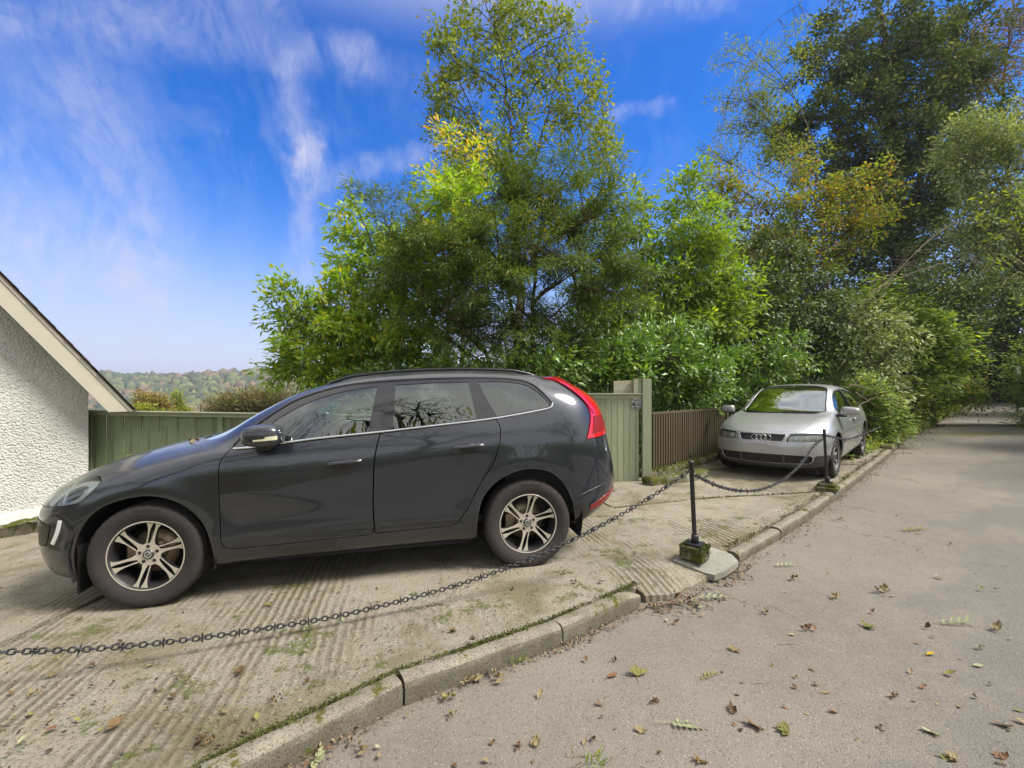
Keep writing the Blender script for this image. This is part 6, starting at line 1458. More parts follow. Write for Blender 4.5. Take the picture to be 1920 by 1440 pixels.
tree('chestnut_tree', 'yellowing chestnut sapling whose tip shows above the dark evergreen',
     [E_(835, 260, 26, 45, Y), E_(880, 300, 45, 45, Y), E_(850, 350, 60, 50, Y), E_(990, 420, 80, 70, Y, w=.6), E_(895, 250, 22, 14, Y, w=.8)],
     [tr([(870, 0), (865, 500), (860, 350), (830, 225)], Y, .05, .008)], 'blade', leafmat('yellowing_chestnut_leaves', [(3, (.25, .34, .03)), (3, (.48, .42, .03)), (2, (.15, .25, .02)), (1, (.50, .30, .03))], .2, .45, .06), .15, 1900, ntwig=90, twig_len=.35, spread=.09, droop=.1, nlimb=9, shell=.5, upbias=.3)
# tall thin crowned tree
Y = 16.5
tree('tall_tree', 'tall open crowned tree with bare forking limbs reaching the top of the view',
     [E_(940, 45, 75, 45, Y, 1.5), E_(860, 110, 55, 60, Y, 1.3), E_(1040, 90, 65, 60, Y, 1.3), E_(830, 190, 45, 55, Y, 1.2), E_(1090, 200, 65, 65, Y, 1.3), E_(950, 170, 80, 80, Y, 1.3, .6), E_(1140, 300, 35, 70, Y, 1.0), E_(960, 290, 90, 60, Y, 1.2, .7), E_(1100, 370, 45, 50, Y, 1.0), E_(870, 270, 45, 35, Y, 1.0), E_(1185, 350, 22, 60, Y, .8, .4)],
     [tr([(975, 0), (972, 500), (965, 330), (950, 200), (935, 60)], Y, .16, .02), tr([(975, 0), (975, 420), (1010, 280), (1050, 120)], Y, .12, .015), tr([(975, 0), (968, 400), (915, 270), (860, 150)], Y, .12, .015), tr([(975, 0), (990, 400), (1060, 320), (1110, 220)], Y, .10, .015), tr([(1160, 0), (1150, 420), (1135, 300)], Y, .07, .015)],
     'broad', 'l_ash', .14, 14500, ntwig=460, twig_len=.45, spread=.12, droop=.12, nlimb=46, shell=.45, upbias=.2, twig_r=.009)
# bright trees right of the evergreen
Y = 11.6
tree('cherry_tree', 'light green broad leaved tree with a dark slender stem right of the evergreen',
     [E_(1180, 430, 40, 75, Y), E_(1205, 540, 100, 90, Y), E_(1300, 470, 75, 80, Y), E_(1290, 610, 120, 80, Y), E_(1150, 640, 100, 70, Y), E_(1345, 540, 60, 90, Y), E_(1290, 380, 40, 55, Y, w=.8), E_(1110, 560, 55, 60, Y)],
     [tr([(1240, 0), (1222, 640), (1205, 520), (1180, 400)], Y, .07, .012), tr([(1290, 0), (1285, 600), (1300, 450), (1290, 350)], Y, .05, .01)],
     'blade', 'l_chest2', .165, 25000, ntwig=560, twig_len=.42, spread=.10, droop=.08, nlimb=26, shell=.5, upbias=.2)
# laurels along the fences
for lab, env, Yv, nl in (('glossy laurel bush just behind the sage green board panel', [(1120, 700, 75, 50), (1080, 660, 60, 45), (1170, 680, 55, 50)], 8.9, 5200),
                         ('large leaved laurel bush above the brown slatted fence', [(1265, 700, 75, 55), (1240, 650, 70, 50), (1320, 690, 60, 50), (1285, 745, 70, 25)], 9.3, 6800),
                         ('laurel bush between the slatted fence and the roof of the silver car', [(1420, 690, 60, 45), (1375, 720, 50, 50), (1470, 665, 55, 40), (1390, 770, 40, 50)], 11.2, 5600),
                         ('low laurel bush behind the middle of the dark car roof', [(960, 700, 90, 30), (860, 700, 80, 26), (1040, 690, 50, 35)], 8.2, 3200)):
    tree('laurel_bush', lab, [E_(a, b, c, d, Yv) for a, b, c, d in env], [tr([(env[0][0], 0), (env[0][0] + 5, env[0][1])], Yv, .04, .01), tr([(env[1][0], 0), (env[1][0], env[1][1])], Yv, .035, .01)],
         'blade', 'l_laurel', .135, nl, ntwig=190, twig_len=.28, spread=.085, droop=.02, nlimb=12, shell=.5, cat='bush', group='laurel bushes along the fences', upbias=.35)
# hawthorn in autumn colour
Y = 14.0
tree('hawthorn_tree', 'rust and yellow tinted thorn tree with drooping sprays above the silver car',
     [E_(1385, 375, 65, 40, Y), E_(1475, 410, 80, 45, Y), E_(1600, 345, 75, 24, Y), E_(1660, 312, 35, 14, Y, w=.8), E_(1560, 390, 75, 40, Y), E_(1345, 340, 30, 40, Y), E_(1500, 480, 90, 40, Y), E_(1600, 440, 50, 30, Y), E_(1420, 470, 60, 35, Y), E_(1620, 400, 60, 18, Y), E_(1500, 320, 35, 25, Y, w=.7)],
     [tr([(1500, 0), (1490, 560), (1480, 450), (1400, 360)], Y, .08, .012), tr([(1510, 0), (1520, 500), (1590, 400), (1690, 300)], Y, .06, .01)],
     'broad', 'l_haw', .100, 15000, ntwig=380, twig_len=.42, spread=.11, droop=.05, nlimb=28, shell=.5)
Y = 18
tree('sparse_tree', 'thin leaved tree with wispy side branches against the sky left of the tall dark tree',
     [E_(1395, 185, 45, 30, Y, .8), E_(1410, 235, 60, 14, Y, .7), E_(1440, 215, 45, 35, Y, .8), E_(1380, 110, 35, 40, Y, .8, .4), E_(1460, 130, 55, 50, Y, .9, .4), E_(1350, 300, 30, 40, Y, .6, .3), E_(1480, 290, 60, 35, Y, .8), E_(1500, 40, 30, 40, Y, .8, .4), E_(1380, 300, 60, 30, Y, .8, .4)],
     [tr([(1560, 0), (1540, 420), (1470, 260), (1400, 190)], Y, .09, .012), tr([(1560, 0), (1530, 300), (1470, 150), (1390, 80)], Y, .07, .01)],
     'quad', 'l_ash', .10, 8500, ntwig=330, twig_len=.5, spread=.11, droop=.05, nlimb=26, shell=.5, twig_r=.006)
# ivy clad mass
Y = 12.4
tree('ivy_clad_tree', 'dark ivy covered stump of a tree directly behind the silver car roof',
     [E_(1480, 520, 80, 60, Y), E_(1430, 600, 75, 80, Y), E_(1540, 600, 60, 90, Y), E_(1490, 650, 95, 50, Y), E_(1440, 450, 50, 40, Y, w=.7)],
     [tr([(1490, 0), (1485, 600), (1480, 480)], Y, .20, .07)], 'broad', 'l_ivy', .095, 21000, ntwig=300, twig_len=.25, spread=.085, droop=.35, nlimb=22, shell=.42)
# tall dark conifer
Y = 20.5
tree('conifer_tree', 'very tall dark dense evergreen filling the upper right of the view',
     [E_(1640, 70, 120, 70, Y, 2.2), E_(1560, 140, 75, 50, Y, 1.8), E_(1720, 130, 110, 80, Y, 2.0), E_(1570, 230, 105, 55, Y, 2.0), E_(1690, 240, 110, 80, Y, 2.0), E_(1600, 310, 90, 55, Y, 2.0), E_(1720, 340, 100, 80, Y, 2.0), E_(1640, 400, 110, 60, Y, 2.0), E_(1700, 460, 120, 70, Y, 2.0), E_(1790, 60, 75, 80, Y, 2.0), E_(1810, 230, 70, 90, Y, 2.0), E_(1490, 245, 50, 22, Y, 1.2, .7)],
     [tr([(1700, 0), (1690, 500), (1680, 300), (1650, 0), (1630, -120)], Y, .38, .08), tr([(1700, 0), (1710, 400), (1780, 200), (1800, 20)], Y, .2, .04)],
     'quad', 'l_dark', .18, 72000, 'bark', ntwig=620, twig_len=.65, spread=.17, droop=.22, nlimb=60, shell=.42, twig_r=.012, gap=.12)
Y = 23
tree('autumn_tree', 'bronze tinted open tree at the top right corner beyond the dark evergreen',
     [E_(1880, 90, 55, 80, Y, 1.5), E_(1830, 180, 50, 70, Y, 1.5), E_(1900, 230, 45, 60, Y, 1.5), E_(1930, 20, 40, 60, Y, 1.5), E_(1800, 120, 45, 60, Y, 1.5)],
     [tr([(1890, 0), (1885, 400), (1880, 200), (1900, 0)], Y, .2, .03)], 'quad', leafmat('bronze_leaves', [(4, (.13, .10, .03)), (3, (.09, .11, .03)), (2, (.20, .10, .03))], .3, .3, .04), .13, 12000, ntwig=300, twig_len=.5, spread=.15, nlimb=24, shell=.5, twig_r=.01)
# grey green holly-like tree at right
Y = 12.5
tree('holly_tree', 'grey green small leaved evergreen at the right edge above the lane',
     [E_(1840, 300, 70, 55, Y), E_(1890, 380, 70, 80, Y), E_(1810, 250, 35, 35, Y), E_(1900, 250, 45, 70, Y), E_(1850, 430, 55, 50, Y), E_(1930, 480, 50, 80, Y), E_(1800, 330, 30, 30, Y, w=.7)],
     [tr([(1985, 0), (1960, 560), (1910, 420), (1860, 300)], Y, .10, .015)], 'quad', 'l_holly', .095, 24000, ntwig=360, twig_len=.28, spread=.10, droop=.22, nlimb=30, shell=.5)
# layered shrubs along the left bank of the lane
for nm, lab, env, Yv, kind, lm, sz, nl in (
    ('beech_tree', 'layered green branches reaching out over the far verge behind the silver car', [(1640, 560, 75, 32), (1700, 600, 95, 34), (1740, 640, 90, 30), (1650, 640, 80, 40), (1620, 700, 60, 55), (1700, 700, 75, 40), (1760, 680, 60, 30)], 14.0, 'broad', 'l_beech', .15, 14000),
    ('hazel_bush', 'pale leaved bush with shining leaves just right of the silver car roof', [(1620, 600, 60, 50), (1660, 640, 55, 60), (1600, 680, 40, 60), (1640, 720, 50, 40)], 12.0, 'blade', 'l_holly', .14, 5200),
    ('bramble_bush', 'tangled green bush against the rear of the silver car', [(1655, 770, 38, 32), (1640, 810, 26, 26), (1675, 800, 24, 22), (1628, 735, 35, 35)], 11.0, 'broad', 'l_beech', .070, 7000),
    ('bramble_bush', 'low bush on the bank where the lane starts to bend', [(1715, 770, 40, 26), (1760, 750, 45, 24), (1800, 735, 40, 24)], 15.5, 'broad', 'l_under', .09, 7000),
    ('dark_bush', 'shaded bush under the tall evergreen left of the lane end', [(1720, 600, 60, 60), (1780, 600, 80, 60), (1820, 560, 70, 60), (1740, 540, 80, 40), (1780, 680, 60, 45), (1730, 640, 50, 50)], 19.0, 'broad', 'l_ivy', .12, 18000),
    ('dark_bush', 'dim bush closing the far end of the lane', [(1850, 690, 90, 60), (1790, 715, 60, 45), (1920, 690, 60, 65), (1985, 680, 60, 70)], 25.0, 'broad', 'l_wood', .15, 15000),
    ('roadside_bush', 'bush with light leaves at the far right edge of the lane', [(1940, 755, 34, 45), (1936, 800, 26, 26), (1955, 690, 50, 60)], 14.8, 'blade', 'l_beech', .12, 8000),
    ('layered_bush', 'flat spreading branches above the far end of the lane', [(1850, 610, 60, 24), (1800, 640, 70, 24), (1900, 600, 50, 34), (1910, 540, 55, 45), (1870, 510, 60, 35), (1900, 650, 50, 24)], 27.5, 'broad', 'l_beech', .17, 9000)):
    tree(nm, lab, [E_(a, b, c, d, Yv) for a, b, c, d in env], [tr([(env[0][0] + 10, 0), (env[0][0] + 5, env[0][1])], Yv, .05, .012), tr([(env[-1][0], 0), (env[-1][0], env[-1][1])], Yv, .04, .01)],
         kind, lm, sz, nl, ntwig=max(160, nl // 32), twig_len=.40 if Yv > 12 else .2, spread=.12 if Yv > 11.5 else .06, droop=.06, nlimb=20, shell=.5, cat='bush' if 'tree' not in nm else 'tree', flat=.6 if lm == 'l_beech' else 0)
# sprig of yellow green leaves entering from the right, and the bare dead branches
Y = 8.4
tree('ash_sapling', 'yellow green sprigs of a sapling reaching in from the right edge', [E_(1890, 370, 38, 16, Y), E_(1850, 405, 32, 10, Y), E_(1905, 440, 30, 12, Y), E_(1860, 480, 26, 8, Y), E_(1930, 400, 30, 30, Y)],
     [tr([(2010, 0), (2000, 520), (1960, 420), (1900, 365)], Y, .04, .006)], 'blade', 'l_lime', .105, 330, ntwig=36, twig_len=.25, spread=.07, droop=.05, nlimb=8, shell=.6, twig_r=.004)
def bare(label, paths, Y, seed=0):
    P0 = W_(*paths[0][0], Y); t = empty('dead_branch', tuple(P0)); tag(t, label, 'branch'); out_ = []
    for pts in paths:
        P = densify([W_(a, b, Y + .1 * k) for k, (a, b) in enumerate(pts)], .12, closed=False, corner=170); P = P + rng.normal(size=P.shape) * .012
        out_.append((P, np.linspace(.014, .004, len(P))))
        for _ in range(5):
            j = rng.integers(1, len(P) - 1); d = norm(P[-1] - P[0]) * .4 + rng.normal(size=3) * .35; n = 6; q = P[j] + d * np.linspace(0, 1, n)[:, None] + rng.normal(size=(n, 3)) * .015; out_.append((q, np.linspace(.006, .002, n)))
    V, Fq = tubes(out_, 5, cap=False); mesh_np('bough', V - P0, Fq, M['twig'], t)
bare('bundle of bare reddish dead branches leaning up behind the silver car', [[(1640, 550), (1700, 490), (1770, 430), (1830, 405)], [(1650, 560), (1690, 500), (1740, 450), (1790, 415)], [(1635, 545), (1690, 520), (1760, 495), (1830, 480)], [(1625, 530), (1680, 510), (1720, 470)]], 11.5)
bare('pale bare branch sticking in from the right edge above the lane', [[(1935, 520), (1890, 522), (1845, 500), (1820, 488)], [(1935, 500), (1880, 480), (1840, 470)]], 10.5)
bare('bare twigs hanging beside the rear pillar of the silver car', [[(1600, 735), (1625, 750), (1650, 765)], [(1590, 720), (1630, 730), (1660, 725)], [(1610, 760), (1640, 745), (1670, 750)]], 10.4)
# dark wood behind everything on the right: trees one can tell apart in front of a mass
for k, (px, Yv, top) in enumerate(((1330, 22, 430), (1450, 24, 400), (1560, 26, 380), (1690, 27, 380), (1800, 29, 330), (1890, 27, 300), (1990, 24, 200), (1260, 24, 560), (1960, 30, 420))):
    lab = ['shaded wood tree behind the rust tinted thorn tree', 'shaded wood tree behind the ivy clad stump', 'dark wood tree standing under the tall evergreen', 'dark wood tree between the evergreen and the lane', 'dark wood tree where the lane disappears', 'dark wood tree over the end of the lane', 'dark wood tree at the right border of the view', 'shaded wood tree behind the bright cherry', 'farthest dark wood tree right of the lane end'][k]
    h = 720 - top
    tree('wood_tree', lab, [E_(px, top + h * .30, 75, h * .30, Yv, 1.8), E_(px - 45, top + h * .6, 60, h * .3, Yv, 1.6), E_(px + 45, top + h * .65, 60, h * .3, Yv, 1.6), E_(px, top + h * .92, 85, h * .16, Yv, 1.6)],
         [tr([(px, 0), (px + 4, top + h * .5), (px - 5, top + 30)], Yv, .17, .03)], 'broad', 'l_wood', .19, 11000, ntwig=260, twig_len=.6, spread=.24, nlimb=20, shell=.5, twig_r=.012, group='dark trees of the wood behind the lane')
und = []
Pn = 60000; px_ = rng.uniform(1180, 2060, Pn); Yv = rng.uniform(15, 30, Pn); X = (px_ - 960) / F * Yv; zt = rng.uniform(0, 1, Pn) ** 1.5 * (1.3 + .8 * np.sin(X * .9) * np.sin(Yv * .7))
road = (X - Yv * 1.01 + 1.2 > -.6) & (Yv < 24)
keep = ~road; P = np.stack([X, Yv, hgt(X, Yv) + zt], 1)[keep]
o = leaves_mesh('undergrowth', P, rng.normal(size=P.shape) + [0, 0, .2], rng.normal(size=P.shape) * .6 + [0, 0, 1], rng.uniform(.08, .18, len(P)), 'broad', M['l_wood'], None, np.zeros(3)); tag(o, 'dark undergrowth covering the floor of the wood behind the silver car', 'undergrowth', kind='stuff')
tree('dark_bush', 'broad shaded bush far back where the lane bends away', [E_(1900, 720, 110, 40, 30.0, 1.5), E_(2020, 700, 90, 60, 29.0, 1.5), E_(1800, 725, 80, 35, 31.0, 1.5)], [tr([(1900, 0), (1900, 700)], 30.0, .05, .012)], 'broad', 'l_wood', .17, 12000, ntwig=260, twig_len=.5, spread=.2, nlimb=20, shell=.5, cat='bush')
for x_, y_, h_, lab in ((15.2, 9.4, 6.2, 'wood tree on the right bank of the lane just outside the view'), (17.4, 13.0, 6.0, 'farther wood tree on the right bank of the lane'), (12.6, 5.6, 5.2, 'nearer wood tree on the right bank of the lane'), (22.6, 17.6, 8.0, 'unseen wood tree added to shade the crest of the lane from the right bank'), (27.5, 21.8, 9.0, 'unseen wood tree added to shade the lane beyond its crest')):  # the last two are unseen trees added to darken the lane end
    tree('wood_tree', lab, [(np.array([x_, y_, h_ * .66]), np.array([1.7, 1.7, h_ * .3]), 1), (np.array([x_ + .8, y_ + .5, h_ * .4]), np.array([1.5, 1.5, h_ * .25]), 1)], [([np.array([x_, y_, 0.]), np.array([x_ + .2, y_, h_ * .5]), np.array([x_, y_, h_ * .9])], .16, .03)],
         'broad', 'l_beech', .16, 7000, ntwig=240, twig_len=.5, spread=.2, nlimb=20, shell=.5, group='dark trees of the wood behind the lane')
# verge plants between kerb and wood
Pn = 26000; t_ = rng.uniform(0, 1, Pn); a = KR[-2] + (KR2[-1] - KR[-2]) * t_[:, None]; dirv = norm((KR2[-1] - KR[-2])[None])[0]; nr = np.array([-dirv[1], dirv[0]]); off_ = .30 + rng.gamma(1.6, .45, Pn)
xy = a + nr * off_[:, None]; z = gz_(xy[:, 0], xy[:, 1]) - .02 + rng.uniform(0, 1, Pn) ** 2 * np.clip(off_ * .5, .04, .6)
P = np.c_[xy, z]; o = leaves_mesh('ground_cover', P, rng.normal(size=P.shape) + [0, 0, .5], rng.normal(size=P.shape) * .5 + [0, 0, 1], rng.uniform(.03, .09, Pn), 'broad', M['l_under'], None, np.zeros(3)); tag(o, 'low green ground cover on the bank beside the lane', 'ground cover', kind='stuff')
LR = LANE_R[(LANE_R[:, 1] > 6.5)]; Pn = 30000; j = rng.integers(0, len(LR) - 1, Pn); off_ = rng.gamma(1.5, .5, Pn); xy = LR[j] + (LR[j + 1] - LR[j]) * rng.uniform(0, 1, Pn)[:, None] + np.array([.72, -.69]) * (off_ + .02)[:, None]
hh = np.clip(off_ * .55, .03, 1.1) * (1 + .5 * np.sin(j * .35)); P = np.c_[xy, gz_(xy[:, 0], xy[:, 1]) - .12 + rng.uniform(0, 1, Pn) ** 1.4 * hh]
o = leaves_mesh('ground_cover', P, rng.normal(size=P.shape) + [0, 0, .5], rng.normal(size=P.shape) * .5 + [0, 0, 1], rng.uniform(.04, .11, len(P)), 'broad', M['l_under'], None, np.zeros(3)); tag(o, 'weeds and low growth along the right side of the lane', 'ground cover', kind='stuff')
# foliage mass behind the fences so that nothing bare shows between the named trees
Pn = 42000; X = rng.uniform(-4.6, 8.5, Pn); Yv = 8.6 + rng.gamma(2., .9, Pn) + np.clip(X - 2, 0, None) * .55; hh = 1.9 + .45 * np.exp(-((X - .2) / 2.2) ** 2) + .35 * np.sin(X * 1.7) + .25 * np.sin(X * 4.1); hh = np.where(X < -3.6, hh * np.clip((X + 4.6) * 1.0, .1, 1), hh)
P = np.c_[X, Yv, gz_(X, Yv) - .2 + rng.uniform(0, 1, Pn) * hh]
o = leaves_mesh('hedge', P, rng.normal(size=P.shape) + [0, -.4, .1], rng.normal(size=P.shape) * .6 + [0, -.3, 1], rng.uniform(.08, .16, Pn), 'blade', M['l_laurel'], None, np.zeros(3)); tag(o, 'overgrown green thicket filling the garden behind the board fences', 'thicket', kind='stuff')
# marker post at the end of the lane
pb = W_(1908, 760, 19.5); mp = empty('marker_post', (pb[0], pb[1], gz_(pb[0], pb[1]) - .15)); tag(mp, 'slim dark post with a small white plate at the far end of the lane', 'post')
V, Fq = tubes([(np.array([(0, 0, 0), (0, 0, 2.6)]), .035)], 8); mesh_np('shaft', V, Fq, M['iron'], mp)
bm = bmesh.new(); box(bm, (-.09, -.05, 1.65), (.09, -.035, 2.0)); bm_obj('plate', bm, M['white'], mp)
# ---- mid distance beyond the fence and the wooded hillside
for lab, env, Yv, mt, n, nm in (
    ('orange and yellow autumn tree seen over the green fence beside the bargeboard', [(288, 752, 12, 12), (276, 762, 10, 12), (296, 768, 16, 10), (264, 752, 3, 14)], 46, 'l_orange', 5000, 'autumn_tree'),
    ('lime yellow bush in front of the orange tree over the fence', [(280, 776, 22, 6), (262, 772, 8, 8)], 42, 'l_yellow', 3000, 'garden_bush'),
    ('slim lime yellow poplar shaped tree over the green fence', [(333, 758, 2, 14), (337, 774, 10, 6), (334, 745, 1, 8)], 48, 'l_yellow', 3200, 'slim_tree'),
    ('bare tan shrubs showing above the fence just before the windscreen', [(430, 778, 26, 12), (470, 772, 30, 16), (512, 768, 22, 18), (400, 780, 18, 8)], 40, 'l_tan', 7000, 'bare_bush')):
    tree(nm, lab, [E_(a, b, c, d, Yv) for a, b, c, d in env], [([np.array([*W_(env[0][0], 800, Yv)]) - [0, 0, 3], W_(env[0][0], env[0][1], Yv)], .12, .03)], 'needle' if mt == 'l_tan' else 'quad', mt, .26 if mt != 'l_tan' else .55, n, 'twig' if mt == 'l_tan' else 'bark', ntwig=90 if mt != 'l_tan' else 260, twig_len=.5 if mt != 'l_tan' else 1.0, spread=.26, nlimb=12, shell=.5, cat='tree' if 'tree' in nm else 'bush', twig_r=.03, upbias=0 if mt != 'l_tan' else 2.0, droop=.05 if mt != 'l_tan' else -.4, sides=4)
m, t = new_mat('far_wood'); g = t.node('ShaderNodeNewGeometry'); rnd = g.outputs['Random Per Island']; tc = t.node('ShaderNodeTexCoord').outputs['Object']
c = t.ramp(rnd, [(0, (.075, .095, .055)), (.28, (.105, .125, .06)), (.50, (.15, .17, .07)), (.72, (.20, .205, .085)), (.86, (.20, .145, .09)), (.94, (.09, .105, .085))], 'CONSTANT')
c = t.mix(t.smooth(t.noise(tc, .018, 4, .6), .52, .62), c, (.22, .15, .105)); c = t.mix(t.math('MULTIPLY', t.noise(tc, .6, 5, .7), .35), c, (.02, .025, .012))
finish(t, t.node('ShaderNodeBsdfDiffuse', ins={'Color': c}).outputs[0])
def blob_forest():
    bm = bmesh.new(); bmesh.ops.create_icosphere(bm, subdivisions=2, radius=1); B = np.array([v.co[:] for v in bm.verts]); Fb = np.array([[v.index for v in f.verts] for f in bm.faces]); bm.free()
    n = 4300; Y = 120 + 520 * rng.uniform(0, 1, n) ** .8; X = (rng.uniform(-60, 1150, n) - 960) / F * Y
    Z = hgt(X, Y); r = rng.uniform(3.0, 6.5, n) * (.75 + .25 * (Y / 600)); 
    V = B[None] * (1 + .22 * rng.normal(size=(n, len(B)))[:, :, None]) * np.stack([r, r, r * rng.uniform(.9, 1.35, n)], 1)[:, None] + np.stack([X, Y, Z + r * .55], 1)[:, None]
    Fq = (Fb[None] + (np.arange(n) * len(B))[:, None, None]).reshape(-1, 3)
    o = mesh_np('forest', V.reshape(-1, 3), Fq, m, None, smooth=True); tag(o, 'autumn tinted wood covering the distant hillside beyond the valley', 'forest', kind='stuff')
blob_forest()
# ---- trees on the viewer's side of the lane (mirrored in the car windows and paint)
for k, (x, y, h, lab) in enumerate(((-6.5, -8.5, 14.5, 'half bare oak on the bank behind the viewer to the left'), (1.5, -10.0, 15.5, 'half bare oak on the bank straight behind the viewer'), (10.5, -6.0, 12.0, 'half bare oak on the bank to the right of the lane'), (-15, -6, 11.0, 'half bare oak beyond the house side of the lane'))):
    e = [((x, y, h * .75), (4.2, 3.0, h * .22), 1), ((x - 3, y, h * .5), (2.6, 2.4, h * .15), 1), ((x + 3.2, y, h * .55), (2.6, 2.4, h * .16), 1)]
    e = [(np.array(a), np.array(b), c) for a, b, c in e]
    tree('oak_tree', lab, e, [([np.array([x, y, -.3]), np.array([x + .3, y, h * .35]), np.array([x - .2, y, h * .62]), np.array([x, y, h * .9])], .28, .06), ([np.array([x, y, h * .2]), np.array([x + 1.5, y, h * .45]), np.array([x + 2.6, y, h * .65])], .15, .04)], 'broad', 'l_ash', .15, 2600, ntwig=420, twig_len=1.0, spread=.2, nlimb=46, shell=.7, twig_r=.022, group='oaks on the bank behind the viewer')
Pn = 24000; X = rng.uniform(-18, 16, Pn); Yv = -3.6 - rng.gamma(2, .8, Pn) - np.clip(-X - 3, 0, 99) * .35 + np.clip(X - 1, 0, 99) * .55; P = np.c_[X, Yv, gz_(X, Yv) - .15 + rng.uniform(0, 1, Pn) * (1.5 + .4 * np.sin(X * 1.3) + .3 * np.sin(X * 3.3))]
o = leaves_mesh('hedgerow', P, rng.normal(size=P.shape), rng.normal(size=P.shape) * .6 + [0, 0, 1], rng.uniform(.08, .17, Pn), 'broad', M['l_beech'], None, np.zeros(3)); tag(o, 'hedge along the bank on the viewer side of the lane', 'hedge', kind='stuff')
# ================================================================== fallen leaves and twigs
def curl_mesh(kind, seed):
    r = np.random.default_rng(seed); V = []; Fc = []
    def leaf(o, ax, up, L, Wd, curl, fold, n=6):
        ax = norm(np.array(ax, float)); up = np.array(up, float); sd = norm(np.cross(up, ax)); up = np.cross(ax, sd); b = len(V)
        for i in range(n + 1):
            t = i / n; a = curl * t; c = o + L * (np.sin(a) / (curl + 1e-6) * ax + (1 - np.cos(a)) / (curl + 1e-6) * up) if abs(curl) > .05 else o + ax * L * t
            w_ = Wd * math.sin(math.pi * min(1, t * .92 + .06)) ** .75 * (1 + .12 * r.normal()); nn = up * math.cos(a) - ax * math.sin(a)
            V.append(c + sd * w_ + nn * fold * w_); V.append(c); V.append(c - sd * w_ + nn * fold * w_ * (1 + .3 * r.normal()))
        for i in range(n):
            for j in (0, 1): Fc.append((b + i * 3 + j, b + i * 3 + j + 1, b + i * 3 + j + 4, b + i * 3 + j + 3))
    def stalk(a, c, r0=.0016):
        a, c = np.array(a, float), np.array(c, float); m = (a + c) / 2 + r.normal(size=3) * .006; b = len(V); Vt, Ft = tubes([(np.array([a, m, c]), [r0, r0 * .8, r0 * .5])], 4, cap=False)
        for v in Vt: V.append(v)
        for f in Ft: Fc.append(tuple(int(i) + b for i in f))
    z0 = np.array([0, 0, .004])
    if kind == 'curl': leaf(z0 - [.035, 0, 0], (1, .1, .05), (0, 0, 1), r.uniform(.06, .09), r.uniform(.016, .026), r.uniform(1.0, 2.2), r.uniform(.3, 1.1)); stalk(z0 - [.035, 0, 0], [-.06, .01, .004])
    elif kind == 'flat': leaf(z0 - [.035, 0, 0], (1, 0, .03), (0, 0, 1), r.uniform(.06, .085), r.uniform(.014, .022), r.uniform(.2, .6), r.uniform(.1, .35)); stalk(z0 - [.035, 0, 0], [-.065, -.006, .003])
    elif kind == 'cluster':
        for k in range(6):
            a = r.uniform(0, 6.28); o = z0 + r.normal(size=3) * [.02, .02, .0]; o[2] = .006 + abs(r.normal()) * .006
            leaf(o, (math.cos(a), math.sin(a), r.uniform(0, .5)), (0, 0, 1), r.uniform(.045, .085), r.uniform(.012, .022), r.uniform(.6, 2.2) , r.uniform(.3, 1.0))
        stalk([-.02, 0, .01], [.07, .05, .006]); stalk([0, .01, .01], [-.06, -.05, .004])
    elif kind == 'palm':
        for k in range(5):
            a = -1.2 + k * .6; leaf(z0, (math.cos(a), math.sin(a), .12), (0, 0, 1), r.uniform(.07, .11), r.uniform(.014, .022), r.uniform(.4, 1.3), r.uniform(.4, .9))
        stalk(z0, [-.10, .02, .004], .002)
    elif kind == 'frond':
        stalk([-.16, 0, .01], [.15, .03, .02], .0028)
        for k in range(7):
            x = -.04 + k * .03; leaf(np.array([x, .012, .014]), (.25, -1, -.02), (0, 0, 1), .075 * (1 - .05 * abs(k - 3)), .013, .9, .5); 
            if k % 2: leaf(np.array([x, .02, .016]), (.45, 1, .15), (0, 0, 1), .035, .008, 1.2, .5)
    elif kind == 'spray':
        stalk([-.14, 0, .006], [.14, -.02, .008], .002)
        for k in range(9):
            x = -.10 + k * .027; s_ = 1 if k % 2 else -1; leaf(np.array([x, 0, .008]), (.8, s_ * .7, .1), (0, 0, 1), r.uniform(.05, .09), r.uniform(.007, .012), .5, .4)
    elif kind == 'stick': stalk([-.07, 0, .003], [.07, r.uniform(-.02, .02), .003], .0022); stalk([0, 0, .004], [.03, .03, .006], .0014)
    return np.array(V), Fc
def lm(name, c1, c2, rough=.7, trans=.15):
    m, t = new_mat(name); tc = t.node('ShaderNodeTexCoord').outputs['Object']; n = t.noise(tc, 38, 5, .7); oi = t.node('ShaderNodeObjectInfo').outputs['Random']
    c = t.mix(t.math('FRACT', t.math('ADD', t.math('MULTIPLY', n, 1.3), t.math('MULTIPLY', oi, .6))), c1, c2)
    b = t.node('ShaderNodeBsdfPrincipled', ins={'Base Color': c, 'Roughness': rough, 'Specular IOR Level': .3}); tr_ = t.node('ShaderNodeBsdfTranslucent', ins={'Color': c})
    finish(t, t.node('ShaderNodeMixShader', ins={0: trans, 1: b.outputs[0], 2: tr_.outputs[0]}).outputs[0]); return m
LMAT = {'brown': lm('brown_dead_leaf', (.11, .065, .03), (.19, .125, .06)), 'dark': lm('dark_dead_leaf', (.05, .03, .018), (.12, .07, .035)), 'tan': lm('tan_dead_leaf', (.22, .17, .085), (.30, .24, .13)),
        'olive': lm('olive_dead_leaf', (.13, .13, .035), (.26, .24, .07)), 'pale': lm('pale_green_leaf', (.24, .28, .14), (.34, .36, .20)), 'yellow': lm('yellow_leaf', (.50, .38, .03), (.42, .28, .04)), 'rust': lm('rust_dead_leaf', (.17, .085, .045), (.23, .135, .075))}
PROTO = {}
